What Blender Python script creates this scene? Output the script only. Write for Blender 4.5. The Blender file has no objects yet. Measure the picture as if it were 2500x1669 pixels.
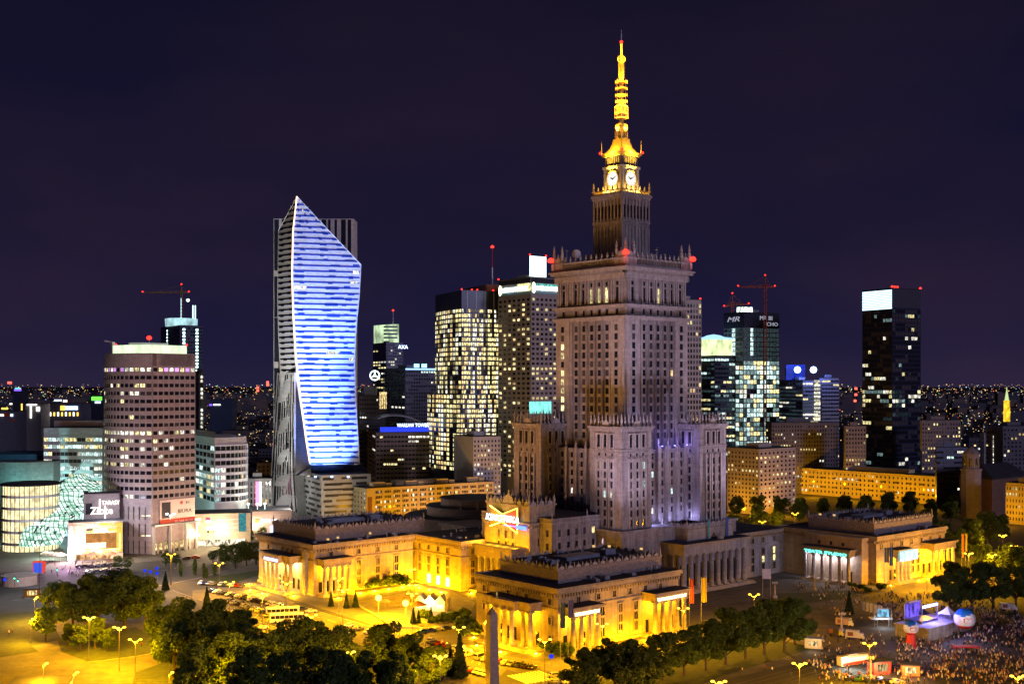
import bpy, math, random
from mathutils import Vector, Matrix
R = math.radians
rnd = random.Random(11)
sc = bpy.context.scene
COL = sc.collection
# ------------------------------------------------------------------ camera
F, CX, HY, H = 2850.0, 1250.0, 938.0, 85.0          # focal length, centre, horizon in photo pixels; eye height in metres
cam = bpy.data.objects.new('camera', bpy.data.cameras.new('camera'))
COL.objects.link(cam); sc.camera = cam
cam.location = (0, 0, H); cam.rotation_euler = (R(90), 0, 0)
cam.data.sensor_width = 36; cam.data.lens = F / 2500 * 36
cam.data.shift_y = (HY - 834.5) / 2500
cam.data.clip_start = 1; cam.data.clip_end = 40000
# ------------------------------------------------------------------ night sky
w = bpy.data.worlds.new('World'); sc.world = w; w.use_nodes = True
nt = w.node_tree; nt.nodes.clear()
N = lambda t: nt.nodes.new(t)
sky = N('ShaderNodeTexSky'); sky.sky_type = 'NISHITA'; sky.sun_disc = False
sky.sun_elevation = R(-9); sky.sun_rotation = R(200)
tc = N('ShaderNodeTexCoord'); sep = N('ShaderNodeSeparateXYZ')
nt.links.new(tc.outputs['Generated'], sep.inputs[0])
ramp = N('ShaderNodeValToRGB'); els = ramp.color_ramp.elements
els[0].position = 0.0; els[0].color = (0.0215, 0.0165, 0.044, 1)
els[1].position = 0.45; els[1].color = (0.0054, 0.0045, 0.0135, 1)
e = els.new(0.12); e.color = (0.0104, 0.0086, 0.0285, 1); e = els.new(0.035); e.color = (0.0155, 0.0122, 0.0390, 1)
nt.links.new(sep.outputs[2], ramp.inputs[0])
nz = N('ShaderNodeTexNoise'); nz.inputs['Scale'].default_value = 2.2; nz.inputs['Detail'].default_value = 6
mp = N('ShaderNodeMapping'); mp.inputs['Scale'].default_value = (1, 1, 3.0)
nt.links.new(tc.outputs['Generated'], mp.inputs[0]); nt.links.new(mp.outputs[0], nz.inputs['Vector'])
cr = N('ShaderNodeValToRGB'); cr.color_ramp.elements[0].position = 0.40; cr.color_ramp.elements[1].position = 0.75
cr.color_ramp.elements[0].color = (0.80, 0.88, 1.02, 1); cr.color_ramp.elements[1].color = (2.0, 1.45, 1.10, 1)
nt.links.new(nz.outputs[0], cr.inputs[0])
mul = N('ShaderNodeMix'); mul.data_type = 'RGBA'; mul.blend_type = 'MULTIPLY'; mul.inputs[0].default_value = 1
nt.links.new(ramp.outputs[0], mul.inputs[6]); nt.links.new(cr.outputs[0], mul.inputs[7])
bg1 = N('ShaderNodeBackground'); bg1.inputs[1].default_value = 0.85
bg2 = N('ShaderNodeBackground'); bg2.inputs[1].default_value = 0.05
nt.links.new(mul.outputs[2], bg1.inputs[0]); nt.links.new(sky.outputs[0], bg2.inputs[0])
add = N('ShaderNodeAddShader'); wo = N('ShaderNodeOutputWorld')
nt.links.new(bg1.outputs[0], add.inputs[0]); nt.links.new(bg2.outputs[0], add.inputs[1]); nt.links.new(add.outputs[0], wo.inputs[0])
# ------------------------------------------------------------------ the one sun lamp, faint and cool, added as lavender fill for city glow
fill_sun = bpy.data.lights.new('fill_sun', 'SUN'); fill_sun.energy = 0.65; fill_sun.angle = R(8); fill_sun.color = (0.66, 0.60, 1.0)
mo = bpy.data.objects.new('fill_sun', fill_sun); COL.objects.link(mo)
mo.rotation_euler = Vector((-0.62, 0.72, -0.16)).to_track_quat('-Z', 'Y').to_euler()
# ------------------------------------------------------------------ render
sc.view_settings.view_transform = 'Standard'; sc.view_settings.look = 'None'
sc.view_settings.exposure = 0.2; sc.view_settings.gamma = 1.0
sc.render.engine = 'CYCLES'
cy = sc.cycles
cy.use_denoising = True; cy.use_light_tree = True
cy.max_bounces = 4; cy.diffuse_bounces = 2; cy.glossy_bounces = 2; cy.transmission_bounces = 3; cy.transparent_max_bounces = 6
cy.sample_clamp_indirect = 4.0; cy.caustics_reflective = False; cy.caustics_refractive = False
cy.use_adaptive_sampling = True; cy.adaptive_threshold = 0.015

# ------------------------------------------------------------------ pixel helpers (photo pixels, 2500 wide)
def X(u, Y): return (u - CX) / F * Y
def Zv(v, Y): return H + (HY - v) / F * Y
def GY(v, z=0): return (H - z) * F / (v - HY)
def gp(u, v, z=0):
    Y = GY(v, z); return X(u, Y), Y

# ------------------------------------------------------------------ materials
MATS = {}
def _new(name):
    m = bpy.data.materials.new(name); m.use_nodes = True
    m.node_tree.nodes.clear(); MATS[name] = m
    return m, m.node_tree.nodes, m.node_tree.links
def mat(name, col, rough=.7, metal=0., var=.25, scale=.35, bump=0., bscale=6., joints=None, spec=.3, jdark=.55, streak=0., slabs=None):
    """principled surface with two scales of mottling; joints=(w,h) adds block joints as fine relief"""
    if name in MATS: return MATS[name]
    m, n, l = _new(name)
    out = n.new('ShaderNodeOutputMaterial'); b = n.new('ShaderNodeBsdfPrincipled'); l.new(b.outputs[0], out.inputs[0])
    b.inputs['Roughness'].default_value = rough; b.inputs['Metallic'].default_value = metal
    b.inputs['Specular IOR Level'].default_value = spec
    t = n.new('ShaderNodeTexCoord')
    n1 = n.new('ShaderNodeTexNoise'); n1.inputs['Scale'].default_value = scale; n1.inputs['Detail'].default_value = 8; n1.inputs['Roughness'].default_value = .7
    l.new(t.outputs['Object'], n1.inputs['Vector'])
    r = n.new('ShaderNodeValToRGB'); c = Vector(col)
    lo = c * (1 - var); hi = c * (1 + var)
    r.color_ramp.elements[0].position = .3; r.color_ramp.elements[1].position = .72
    r.color_ramp.elements[0].color = (*lo, 1); r.color_ramp.elements[1].color = (*[min(x, .95) for x in hi], 1)
    l.new(n1.outputs[0], r.inputs[0]); colout = r.outputs[0]
    if streak:
        mp_ = n.new('ShaderNodeMapping'); mp_.inputs['Scale'].default_value = (.9, .9, .07); l.new(t.outputs['Object'], mp_.inputs[0])
        n3 = n.new('ShaderNodeTexNoise'); n3.inputs['Scale'].default_value = 1.0; n3.inputs['Detail'].default_value = 5; l.new(mp_.outputs[0], n3.inputs['Vector'])
        r3 = n.new('ShaderNodeValToRGB'); r3.color_ramp.elements[0].position = .36; r3.color_ramp.elements[1].position = .6; k_ = 1 - streak; r3.color_ramp.elements[0].color = (k_, k_ * .97, k_ * .95, 1); r3.color_ramp.elements[1].color = (1, 1, 1, 1); l.new(n3.outputs[0], r3.inputs[0])
        mx3 = n.new('ShaderNodeMix'); mx3.data_type = 'RGBA'; mx3.blend_type = 'MULTIPLY'; mx3.inputs[0].default_value = 1; l.new(colout, mx3.inputs[6]); l.new(r3.outputs[0], mx3.inputs[7]); colout = mx3.outputs[2]
    if slabs:
        bt = n.new('ShaderNodeTexBrick'); bt.inputs['Scale'].default_value = 1.0; bt.inputs['Brick Width'].default_value = slabs; bt.inputs['Row Height'].default_value = slabs * .6; bt.inputs['Mortar Size'].default_value = .05
        bt.inputs['Color1'].default_value = (1, 1, 1, 1); bt.inputs['Color2'].default_value = (.72, .72, .72, 1); bt.inputs['Mortar'].default_value = (.45, .45, .45, 1); l.new(t.outputs['Object'], bt.inputs['Vector'])
        mx3 = n.new('ShaderNodeMix'); mx3.data_type = 'RGBA'; mx3.blend_type = 'MULTIPLY'; mx3.inputs[0].default_value = 1; l.new(colout, mx3.inputs[6]); l.new(bt.outputs[0], mx3.inputs[7]); colout = mx3.outputs[2]
    if joints:
        # joints run over vertical faces: build the coordinate from (x+y, z)
        s = n.new('ShaderNodeSeparateXYZ'); l.new(t.outputs['Object'], s.inputs[0])
        ad = n.new('ShaderNodeMath'); ad.operation = 'ADD'; l.new(s.outputs[0], ad.inputs[0]); l.new(s.outputs[1], ad.inputs[1])
        cm = n.new('ShaderNodeCombineXYZ'); l.new(ad.outputs[0], cm.inputs[0]); l.new(s.outputs[2], cm.inputs[1])
        bt = n.new('ShaderNodeTexBrick'); bt.inputs['Scale'].default_value = 1.0
        bt.inputs['Brick Width'].default_value = joints[0]; bt.inputs['Row Height'].default_value = joints[1]
        bt.inputs['Mortar Size'].default_value = .03; bt.inputs['Mortar Smooth'].default_value = .3
        bt.inputs['Color1'].default_value = (1, 1, 1, 1); bt.inputs['Color2'].default_value = (.82, .80, .78, 1); bt.inputs['Mortar'].default_value = (jdark, jdark, jdark, 1)
        l.new(cm.outputs[0], bt.inputs['Vector'])
        mx = n.new('ShaderNodeMix'); mx.data_type = 'RGBA'; mx.blend_type = 'MULTIPLY'; mx.inputs[0].default_value = 1
        l.new(colout, mx.inputs[6]); l.new(bt.outputs[0], mx.inputs[7]); colout = mx.outputs[2]
    l.new(colout, b.inputs['Base Color'])
    if bump:
        n2 = n.new('ShaderNodeTexNoise'); n2.inputs['Scale'].default_value = bscale; n2.inputs['Detail'].default_value = 4
        l.new(t.outputs['Object'], n2.inputs['Vector'])
        bp = n.new('ShaderNodeBump'); bp.inputs['Strength'].default_value = bump; bp.inputs['Distance'].default_value = .1
        l.new(n2.outputs[0], bp.inputs['Height']); l.new(bp.outputs[0], b.inputs['Normal'])
    return m
def emit(name, col, st, vary=0., sample=False, noise=0., nscale=1.2, mull=0.):
    """a light source; vary: per-object random strength, noise: uneven interior seen through a pane"""
    if name in MATS: return MATS[name]
    m, n, l = _new(name)
    out = n.new('ShaderNodeOutputMaterial'); e = n.new('ShaderNodeEmission'); l.new(e.outputs[0], out.inputs[0])
    e.inputs[0].default_value = (*col, 1); e.inputs[1].default_value = st
    last = None
    if vary:
        oi = n.new('ShaderNodeObjectInfo'); mr = n.new('ShaderNodeMapRange')
        mr.inputs[3].default_value = st * (1 - vary); mr.inputs[4].default_value = st * (1 + vary)
        l.new(oi.outputs['Random'], mr.inputs[0]); last = mr.outputs[0]
    if noise:
        t = n.new('ShaderNodeTexCoord'); g = n.new('ShaderNodeNewGeometry')
        nn = n.new('ShaderNodeTexNoise'); nn.inputs['Scale'].default_value = nscale; nn.inputs['Detail'].default_value = 3
        mp_ = n.new('ShaderNodeMapping'); mp_.inputs['Scale'].default_value = (1.6, 1.6, .8); l.new(g.outputs['Position'], mp_.inputs[0]); l.new(mp_.outputs[0], nn.inputs['Vector'])
        mr2 = n.new('ShaderNodeMapRange'); mr2.inputs[1].default_value = .35; mr2.inputs[2].default_value = .65
        mr2.inputs[3].default_value = 1 - noise; mr2.inputs[4].default_value = 1 + noise * .6
        l.new(nn.outputs[0], mr2.inputs[0])
        mm = n.new('ShaderNodeMath'); mm.operation = 'MULTIPLY'; l.new(mr2.outputs[0], mm.inputs[0])
        if last is not None: l.new(last, mm.inputs[1])
        else: mm.inputs[1].default_value = st
        last = mm.outputs[0]
        if mull:
            t2 = n.new('ShaderNodeTexCoord'); s2 = n.new('ShaderNodeSeparateXYZ'); l.new(t2.outputs['Object'], s2.inputs[0]); a2 = n.new('ShaderNodeMath'); a2.operation = 'ADD'; l.new(s2.outputs[0], a2.inputs[0]); l.new(s2.outputs[1], a2.inputs[1])
            f2 = n.new('ShaderNodeMath'); f2.operation = 'PINGPONG'; f2.inputs[1].default_value = mull / 2; l.new(a2.outputs[0], f2.inputs[0])
            c2 = n.new('ShaderNodeMapRange'); c2.inputs[1].default_value = mull * .06; c2.inputs[2].default_value = mull * .12; c2.inputs[3].default_value = .25; c2.inputs[4].default_value = 1; l.new(f2.outputs[0], c2.inputs[0])
            m2 = n.new('ShaderNodeMath'); m2.operation = 'MULTIPLY'; l.new(last, m2.inputs[0]); l.new(c2.outputs[0], m2.inputs[1]); last = m2.outputs[0]
    if last is not None: l.new(last, e.inputs[1])
    if not sample: m.cycles.emission_sampling = 'NONE'
    return m

STONE = mat('palace_stone', (.36, .33, .32), .85, var=.25, streak=.35, scale=.5, bump=.25, bscale=3, joints=(2.0, .9), jdark=.6)
STONE_S = mat('palace_stone_smooth', (.42, .385, .36), .8, var=.16, streak=.25, scale=.8, bump=.1, bscale=5, joints=(2.6, 1.3), jdark=.7)
STONE_W = mat('wing_limestone', (.46, .375, .25), .8, var=.16, streak=.22, scale=.8, bump=.1, bscale=5, joints=(2.6, 1.3), jdark=.7)
STONE_D = mat('palace_rubble', (.30, .26, .24), .9, var=.35, scale=1.2, bump=.6, bscale=2.5, joints=(1.3, .6), jdark=.5)
ROOF = mat('roof_felt', (.045, .042, .05), .9, var=.35, scale=.15)
GLASS = mat('window_glass', (.014, .017, .026), .12, var=.3, spec=.5)
GLASS2 = mat('window_glass_curtained', (.07, .065, .07), .25, var=.4, scale=1.5, spec=.5)
FRAME = mat('window_frame', (.10, .085, .07), .6, var=.2)
GOLD = mat('gilded_metal', (.80, .52, .10), .5, .15, var=.2, scale=2, spec=.5)
LITS = {
 'warm': emit('lit_warm', (1, .72, .30), 1.0, .55, noise=.85, nscale=.8, mull=1.1),
 'yellow': emit('lit_yellow', (1, .86, .40), 1.15, .5, noise=.85, nscale=.8, mull=1.1),
 'white': emit('lit_white', (1, .96, .78), 1.2, .5, noise=.85, nscale=.8, mull=1.1),
 'cool': emit('lit_cool', (.72, 1.0, .95), 1.0, .5, noise=.85, nscale=.8, mull=1.1),
 'dim': emit('lit_dim', (.8, .6, .3), .18, .6, noise=.85, nscale=.8, mull=1.1),
 'cooldim': emit('lit_cool_dim', (.45, .7, .68), .38, .6, noise=.85, nscale=.8, mull=1.1),
 'faint': emit('lit_faint', (.30, .52, .60), .07, .6, noise=.85, nscale=.8, mull=1.1),
 'blue': emit('lit_blue', (.12, .10, 1.0), 1.2, .4),
 'violet': emit('lit_violet', (.8, .35, 1.0), 1.1, .4),
 'pink': emit('lit_pink', (1, .15, .4), 1.0, .4),
}
RED = emit('beacon_red', (1, .025, .015), 4)
SODIUM = (1.0, .435, .004)

# ------------------------------------------------------------------ mesh builder
class MB:
    def __init__(s): s.v = []; s.f = []; s.m = []
    def face(s, pts, m=0):
        i = len(s.v); s.v += [tuple(p) for p in pts]; s.f.append(list(range(i, i + len(pts)))); s.m.append(m)
    def box(s, x0, x1, y0, y1, z0, z1, m=0):
        i = len(s.v)
        if x0 > x1: x0, x1 = x1, x0
        if y0 > y1: y0, y1 = y1, y0
        s.v += [(x0,y0,z0),(x1,y0,z0),(x1,y1,z0),(x0,y1,z0),(x0,y0,z1),(x1,y0,z1),(x1,y1,z1),(x0,y1,z1)]
        for f in ((0,3,2,1),(4,5,6,7),(0,1,5,4),(1,2,6,5),(2,3,7,6),(3,0,4,7)): s.f.append([i + k for k in f]); s.m.append(m)
        return s
    def prism(s, pts, z0, z1, m=0, mtop=None, z1f=None):
        """upright prism over a ccw outline; z1f(x,y) bends the top"""
        i = len(s.v); n = len(pts)
        s.v += [(x, y, z0) for x, y in pts] + [(x, y, z1f(x, y) if z1f else z1) for x, y in pts]
        for k in range(n):
            j = (k + 1) % n; s.f.append([i + k, i + j, i + n + j, i + n + k]); s.m.append(m)
        s.f.append([i + n + k for k in range(n)]); s.m.append(m if mtop is None else mtop)
        s.f.append([i + n - 1 - k for k in range(n)]); s.m.append(m)
        return s
    def loft(s, rings, m=0, cap=True, closed=True):
        i = len(s.v); n = len(rings[0])
        for r in rings: s.v += [tuple(p) for p in r]
        for a in range(len(rings) - 1):
            for k in range(n if closed else n - 1):
                j = (k + 1) % n
                s.f.append([i + a * n + k, i + a * n + j, i + (a + 1) * n + j, i + (a + 1) * n + k]); s.m.append(m)
        if cap and closed:
            s.f.append([i + n - 1 - k for k in range(n)]); s.m.append(m)
            e = i + (len(rings) - 1) * n; s.f.append([e + k for k in range(n)]); s.m.append(m)
        return s
    def lathe(s, prof, x=0, y=0, n=10, rot=0., m=0, sx=1, sy=1):
        rings = [[(x + r * sx * math.cos(rot + 2 * math.pi * k / n), y + r * sy * math.sin(rot + 2 * math.pi * k / n), z) for k in range(n)] for r, z in prof]
        return s.loft(rings, m)
    def tube(s, a, b, r, n=6, m=0, r2=None):
        a = Vector(a); b = Vector(b); d = (b - a).normalized(); r2 = r if r2 is None else r2
        u = d.cross(Vector((0, 0, 1)) if abs(d.z) < .9 else Vector((1, 0, 0))).normalized(); w_ = d.cross(u)
        ring = lambda c, q: [c + (u * math.cos(2 * math.pi * k / n) + w_ * math.sin(2 * math.pi * k / n)) * q for k in range(n)]
        return s.loft([ring(a, r), ring(b, r2)], m)
    def mesh(s, name, mats, smooth=False, off=(0, 0, 0)):
        me = bpy.data.meshes.new(name)
        ox, oy, oz = off
        me.from_pydata([(a - ox, b - oy, c - oz) for a, b, c in s.v], [], s.f)
        if not isinstance(mats, (list, tuple)): mats = [mats]
        for m in mats: me.materials.append(m)
        if len(mats) > 1: me.polygons.foreach_set('material_index', s.m)
        if smooth: me.polygons.foreach_set('use_smooth', [True] * len(s.f))
        me.update(); return me

def link(name, data, parent=None, loc=(0, 0, 0), rz=0., scale=None, kind=None, label=None):
    o = bpy.data.objects.new(name, data)
    if parent is not None: o.parent = parent
    o.location = loc
    if rz: o.rotation_euler = (0, 0, rz)
    if scale is not None: o.scale = scale if hasattr(scale, '__len__') else (scale,) * 3
    if kind: o['kind'] = kind
    if label: o['label'] = label
    COL.objects.link(o); return o
def tag(o, label, cat, group=None, kind=None):
    o['label'] = label; o['category'] = cat
    if group: o['group'] = group
    if kind: o['kind'] = kind
    return o
def lamp(name, kind, loc, power, col, parent=None, size=.5, aim=None, angle=60, blend=.6):
    d = bpy.data.lights.new(name, kind); d.energy = power; d.color = col; d.shadow_soft_size = size
    if kind == 'SPOT': d.spot_size = R(angle); d.spot_blend = blend
    o = bpy.data.objects.new(name, d); o.location = loc
    if parent is not None: o.parent = parent
    if aim is not None: o.rotation_euler = (Vector(aim) - Vector(loc)).to_track_quat('-Z', 'Y').to_euler()
    COL.objects.link(o); return o

class Thing:
    """a top-level Empty at the thing's base; its frame is the world turned by th about the vertical, coordinates (p, q, z)"""
    def __init__(s, name, label, cat, th=0., o=(0, 0), z=0., group=None):
        s.th = th; s.o = (o[0], o[1], z); c, n = math.cos(th), math.sin(th); s.c, s.n = c, n
        s.root = bpy.data.objects.new(name, None); COL.objects.link(s.root)
        s.root.location = (c * o[0] - n * o[1], n * o[0] + c * o[1], z); s.root.rotation_euler = (0, 0, th)
        s.root.empty_display_size = 2
        tag(s.root, label, cat, group); s.panes = []
    def part(s, name, mb, mats, parent=None, smooth=False, kind=None, label=None):
        return link(name, mb.mesh(name, mats, smooth, s.o), parent or s.root, kind=kind, label=label)
    def inst(s, name, me, p, q, z, rz=0., scale=None, parent=None):
        return link(name, me, parent or s.root, (p - s.o[0], q - s.o[1], z - s.o[2]), rz, scale)
    def world(s, p, q, z): return (s.c * p - s.n * q, s.n * p + s.c * q, z)
    def local(s, x, y): return (s.c * x + s.n * y, -s.n * x + s.c * y)
    def onq(s, u, q):
        a = (u - CX) / F; Y = q / (s.c - s.n * a); return s.c * a * Y + s.n * Y, Y
    def onp(s, u, p):
        a = (u - CX) / F; Y = p / (s.n + s.c * a); return -s.n * a * Y + s.c * Y, Y
    def text(s, txt, m, face, p, q, z, size, width=None, ext=.06, parent=None, name='lettering', shear=0):
        d = bpy.data.curves.new(name, 'FONT'); d.body = txt; d.size = size; d.extrude = ext; d.align_x = 'CENTER'; d.resolution_u = 2; d.shear = shear
        t_ = bpy.data.objects.new(name, d); me = bpy.data.meshes.new_from_object(t_); bpy.data.objects.remove(t_); bpy.data.curves.remove(d)
        me.materials.clear(); me.materials.append(m)
        o = link(name, me, parent or s.root, (p - s.o[0], q - s.o[1], z - s.o[2]))
        o.rotation_euler = (R(90), 0, [0, -math.pi / 2, math.pi, math.pi / 2][face] if isinstance(face, int) else face)
        if width:
            xs = [v.co.x for v in me.vertices]; o.scale = (width / max(.1, max(xs) - min(xs)), 1, 1)
        return o
    # --- facade pieces in face coordinates: rect = (p0,p1,q0,q1); faces 0:-q 1:-p 2:+q 3:+p ; t runs left to right seen from outside
    def fbox(s, mb, rect, k, t0, t1, o0, o1, z0, z1, m=0):
        p0, p1, q0, q1 = rect
        if k == 0: mb.box(p0 + t0, p0 + t1, q0 - o1, q0 - o0, z0, z1, m)
        elif k == 1: mb.box(p0 - o1, p0 - o0, q1 - t1, q1 - t0, z0, z1, m)
        elif k == 2: mb.box(p1 - t1, p1 - t0, q1 + o0, q1 + o1, z0, z1, m)
        else: mb.box(p1 + o0, p1 + o1, q0 + t0, q0 + t1, z0, z1, m)
    def fpt(s, rect, k, t, o):
        p0, p1, q0, q1 = rect
        return [(p0 + t, q0 - o), (p0 - o, q1 - t), (p1 - t, q1 + o), (p1 + o, q0 + t)][k]
    def flen(s, rect, k): return rect[1] - rect[0] if k in (0, 2) else rect[3] - rect[2]
    def pane(s, rect, k, t, z, w_, h_, m, o=.05, vis=None, parent=None):
        p, q = s.fpt(rect, k, t, o)
        s.panes.append((k in (0, 1) if vis is None else vis, p, q, z, (0, -math.pi / 2, math.pi, math.pi / 2)[k], w_, h_, m, parent))
    def flush(s, limit=300, name='window'):
        ps = sorted(s.panes, key=lambda t: (not t[0], -t[5] * t[6])); s.panes = []
        for v, p, q, z, rz, w_, h_, m, par in ps[:limit]:
            if not v: break
            link(name, panemesh(w_, h_, m), par or s.root, (p - s.o[0], q - s.o[1], z - s.o[2]), rz)
        rest = [t for i, t in enumerate(ps) if i >= limit or not t[0]]
        if rest:
            mb = MB(); ms = []
            for v, p, q, z, rz, w_, h_, m, par in rest:
                if m not in ms: ms.append(m)
                c, n = math.cos(rz), math.sin(rz); i = ms.index(m)
                P = lambda x, y, zz: (p + c * x - n * y, q + n * x + c * y, z + zz)
                mb.face([P(-w_/2, -.03, 0), P(w_/2, -.03, 0), P(w_/2, -.03, h_), P(-w_/2, -.03, h_)], i)
                mb.face([P(-w_/2, -.03, h_), P(w_/2, -.03, h_), P(w_/2, .03, h_), P(-w_/2, .03, h_)], i)
            s.part(name + '_rest', mb, ms, kind='stuff')
_pm = {}
def panemesh(w_, h_, m):
    key = (round(w_, 2), round(h_, 2), m.name)
    if key not in _pm:
        _pm[key] = MB().box(-w_ / 2, w_ / 2, -.03, .03, 0, h_).mesh('window_pane', m)
    return _pm[key]
_prev = [None]
def run(lit, pal, curt=.3, stick=.5):
    """like pick, but neighbours in a row tend to share a tenant: lit and dark panes come in runs"""
    if _prev[0] is not None and rnd.random() < stick: return _prev[0]
    _prev[0] = pick(lit, pal, curt); return _prev[0]
def pick(lit, pal=('warm', 'yellow', 'white'), curt=.3):
    if rnd.random() < lit: return LITS[rnd.choice(pal)]
    return GLASS2 if rnd.random() < curt else GLASS
def pxrect(th, uL, uC, uR, Y):
    """rectangle whose near corner stands at pixel column uC and depth Y, right end at uR, left end at uL"""
    c, n = math.cos(th), math.sin(th); x = X(uC, Y); p0 = c * x + n * Y; q0 = -n * x + c * Y
    a = (uR - CX) / F; y2 = q0 / (c - n * a); p1 = c * a * y2 + n * y2
    a = (uL - CX) / F; y3 = p0 / (n + c * a); q1 = -n * a * y3 + c * y3
    if not q0 + 1.5 < q1 < q0 + 160: q1 = q0 + 20
    return (p0, p1, q0, q1)
def grid(T, rect, k, z0, z1, nc, nr, wf, hf, wallm, lit, pal=('warm', 'yellow', 'white'), proud=.35, t0=0, t1=None, name='facade_grid', mk=None, rowlit=None, curt=.3):
    """piers and spandrels standing proud of the core, panes between them"""
    L = T.flen(rect, k); t1 = L if t1 is None else t1; cw = (t1 - t0) / nc; rh = (z1 - z0) / nr; mb = MB()
    pw = cw * (1 - wf); sh = rh * (1 - hf)
    for i in range(nc + 1):
        a = t0 + i * cw; T.fbox(mb, rect, k, max(t0, a - pw / 2), min(t1, a + pw / 2), -.1, proud, z0, z1)
    for j in range(nr + 1):
        b = z0 + j * rh; T.fbox(mb, rect, k, t0, t1, -.1, proud - .06, max(z0, b - sh / 2), min(z1, b + sh / 2))
    T.part(name, mb, wallm)
    for j in range(nr):
        rl = lit if rowlit is None else rowlit(j, nr)
        for i in range(nc):
            m = mk(i, j) if mk else run(rl, pal, curt)
            T.pane(rect, k, t0 + (i + .5) * cw, z0 + j * rh + sh / 2, cw - pw + .04, rh - sh + .04, m)
def fin_mesh():
    mb = MB(); mb.lathe([(.16, 0), (.16, .18), (.09, .24), (.12, .30), (.17, .42), (.15, .55), (.09, .62), (.12, .68), (.07, .84), (.0, 1.0)], n=7)
    mb.box(-.2, .2, -.2, .2, -.02, .1); return mb.mesh('finial', STONE_S, False)
FIN = fin_mesh()
def merlon_mesh():
    mb = MB(); pts = [(-.5, 0)] + [(.5 * math.cos(math.pi - math.pi * k / 8), .35 + .5 * math.sin(math.pi * k / 8)) for k in range(9)] + [(.5, 0)]
    mb.loft([[(x, -.12, z) for x, z in pts], [(x, .12, z) for x, z in pts]]); mb.lathe([(.1, .8), (.14, .95), (.05, 1.1), (.09, 1.2), (0, 1.4)], n=6)
    return mb.mesh('merlon', STONE_S)
MERLON = merlon_mesh()
def crest(T, rect, z, step, h, faces=(0, 1, 2, 3), corner=1.7, parent=None, merl=True):
    """parapet cresting: finials with half-round merlons between them along the roof edge"""
    for k in faces:
        L = T.flen(rect, k); n = max(2, round(L / step)); st = L / n
        for i in range(n):
            p, q = T.fpt(rect, k, i * st, -.35); big = i == 0
            T.inst('finial', FIN, p, q, z, 0, (h * (.8 if not big else 1.1),) * 2 + (h * (corner if big else 1),), parent)
            if merl:
                p, q = T.fpt(rect, k, (i + .5) * st, -.35)
                T.inst('merlon', MERLON, p, q, z, (0, -math.pi / 2, math.pi, math.pi / 2)[k], (st * .62, 1.2, h * .62), parent)

def chain(T, pts, z0, z1, nr, hf, wallm, lit, pal=('warm', 'yellow', 'white'), pier=.25, proud=.3, rowlit=None, mk=None, name='facade_grid', vis=True, zf=None):
    """a facade along a polyline (left to right seen from outside), one window column per segment, a spandrel band per floor"""
    n = len(pts); rh = (z1 - z0) / nr; sh = rh * (1 - hf); mb = MB(); nrm = []
    for i in range(n):
        a = pts[max(0, i - 1)]; b = pts[min(n - 1, i + 1)]; dx, dy = b[0] - a[0], b[1] - a[1]; L = math.hypot(dx, dy); nrm.append((dy / L, -dx / L))
    off = lambda i, o: (pts[i][0] + nrm[i][0] * o, pts[i][1] + nrm[i][1] * o)
    for j in range(nr + 1):
        b0, b1 = max(z0, z0 + j * rh - sh / 2), min(z1, z0 + j * rh + sh / 2)
        mb.loft([[off(i, -.1) + (b0,), off(i, proud) + (b0,), off(i, proud) + (b1,), off(i, -.1) + (b1,)] for i in range(n)])
    for i in range(n - 1):
        a, b = pts[i], pts[i + 1]; dx, dy = b[0] - a[0], b[1] - a[1]; L = math.hypot(dx, dy); ux, uy = dx / L, dy / L; nx, ny = uy, -ux
        if pier:
            pw = L * pier / 2; c_ = [(a[0] - nx * .1, a[1] - ny * .1), (a[0] + nx * (proud - .05), a[1] + ny * (proud - .05))]
            for (s0, e0) in ((a, 1), (b, -1)):
                q = [(s0[0] + nx * o + ux * e0 * w_, s0[1] + ny * o + uy * e0 * w_) for o, w_ in ((-.1, 0), (proud - .05, 0), (proud - .05, pw), (-.1, pw))]
                mb.prism(q if e0 < 0 else q[::-1], z0, z1)
        for j in range(nr):
            rl = lit if rowlit is None else rowlit(j, nr)
            m = mk(i, j) if mk else run(rl, pal)
            T.panes.append((vis, (a[0] + b[0]) / 2 + nx * .05, (a[1] + b[1]) / 2 + ny * .05, z0 + j * rh + sh / 2, math.atan2(uy, ux), L * (1 - pier) + .04, rh - sh + .04, m, None))
    T.part(name, mb, wallm)
def segs(a, b, n): return [(a[0] + (b[0] - a[0]) * i / n, a[1] + (b[1] - a[1]) * i / n) for i in range(n + 1)]
def arc(a, b, bulge, n):
    """n+1 points from a to b bowing outwards (to the right-hand side of a->b) by bulge"""
    dx, dy = b[0] - a[0], b[1] - a[1]; L = math.hypot(dx, dy); nx, ny = dy / L, -dx / L; out = []
    for i in range(n + 1):
        t = i / n; k = 4 * t * (1 - t) * bulge; out.append((a[0] + dx * t + nx * k, a[1] + dy * t + ny * k))
    return out
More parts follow.
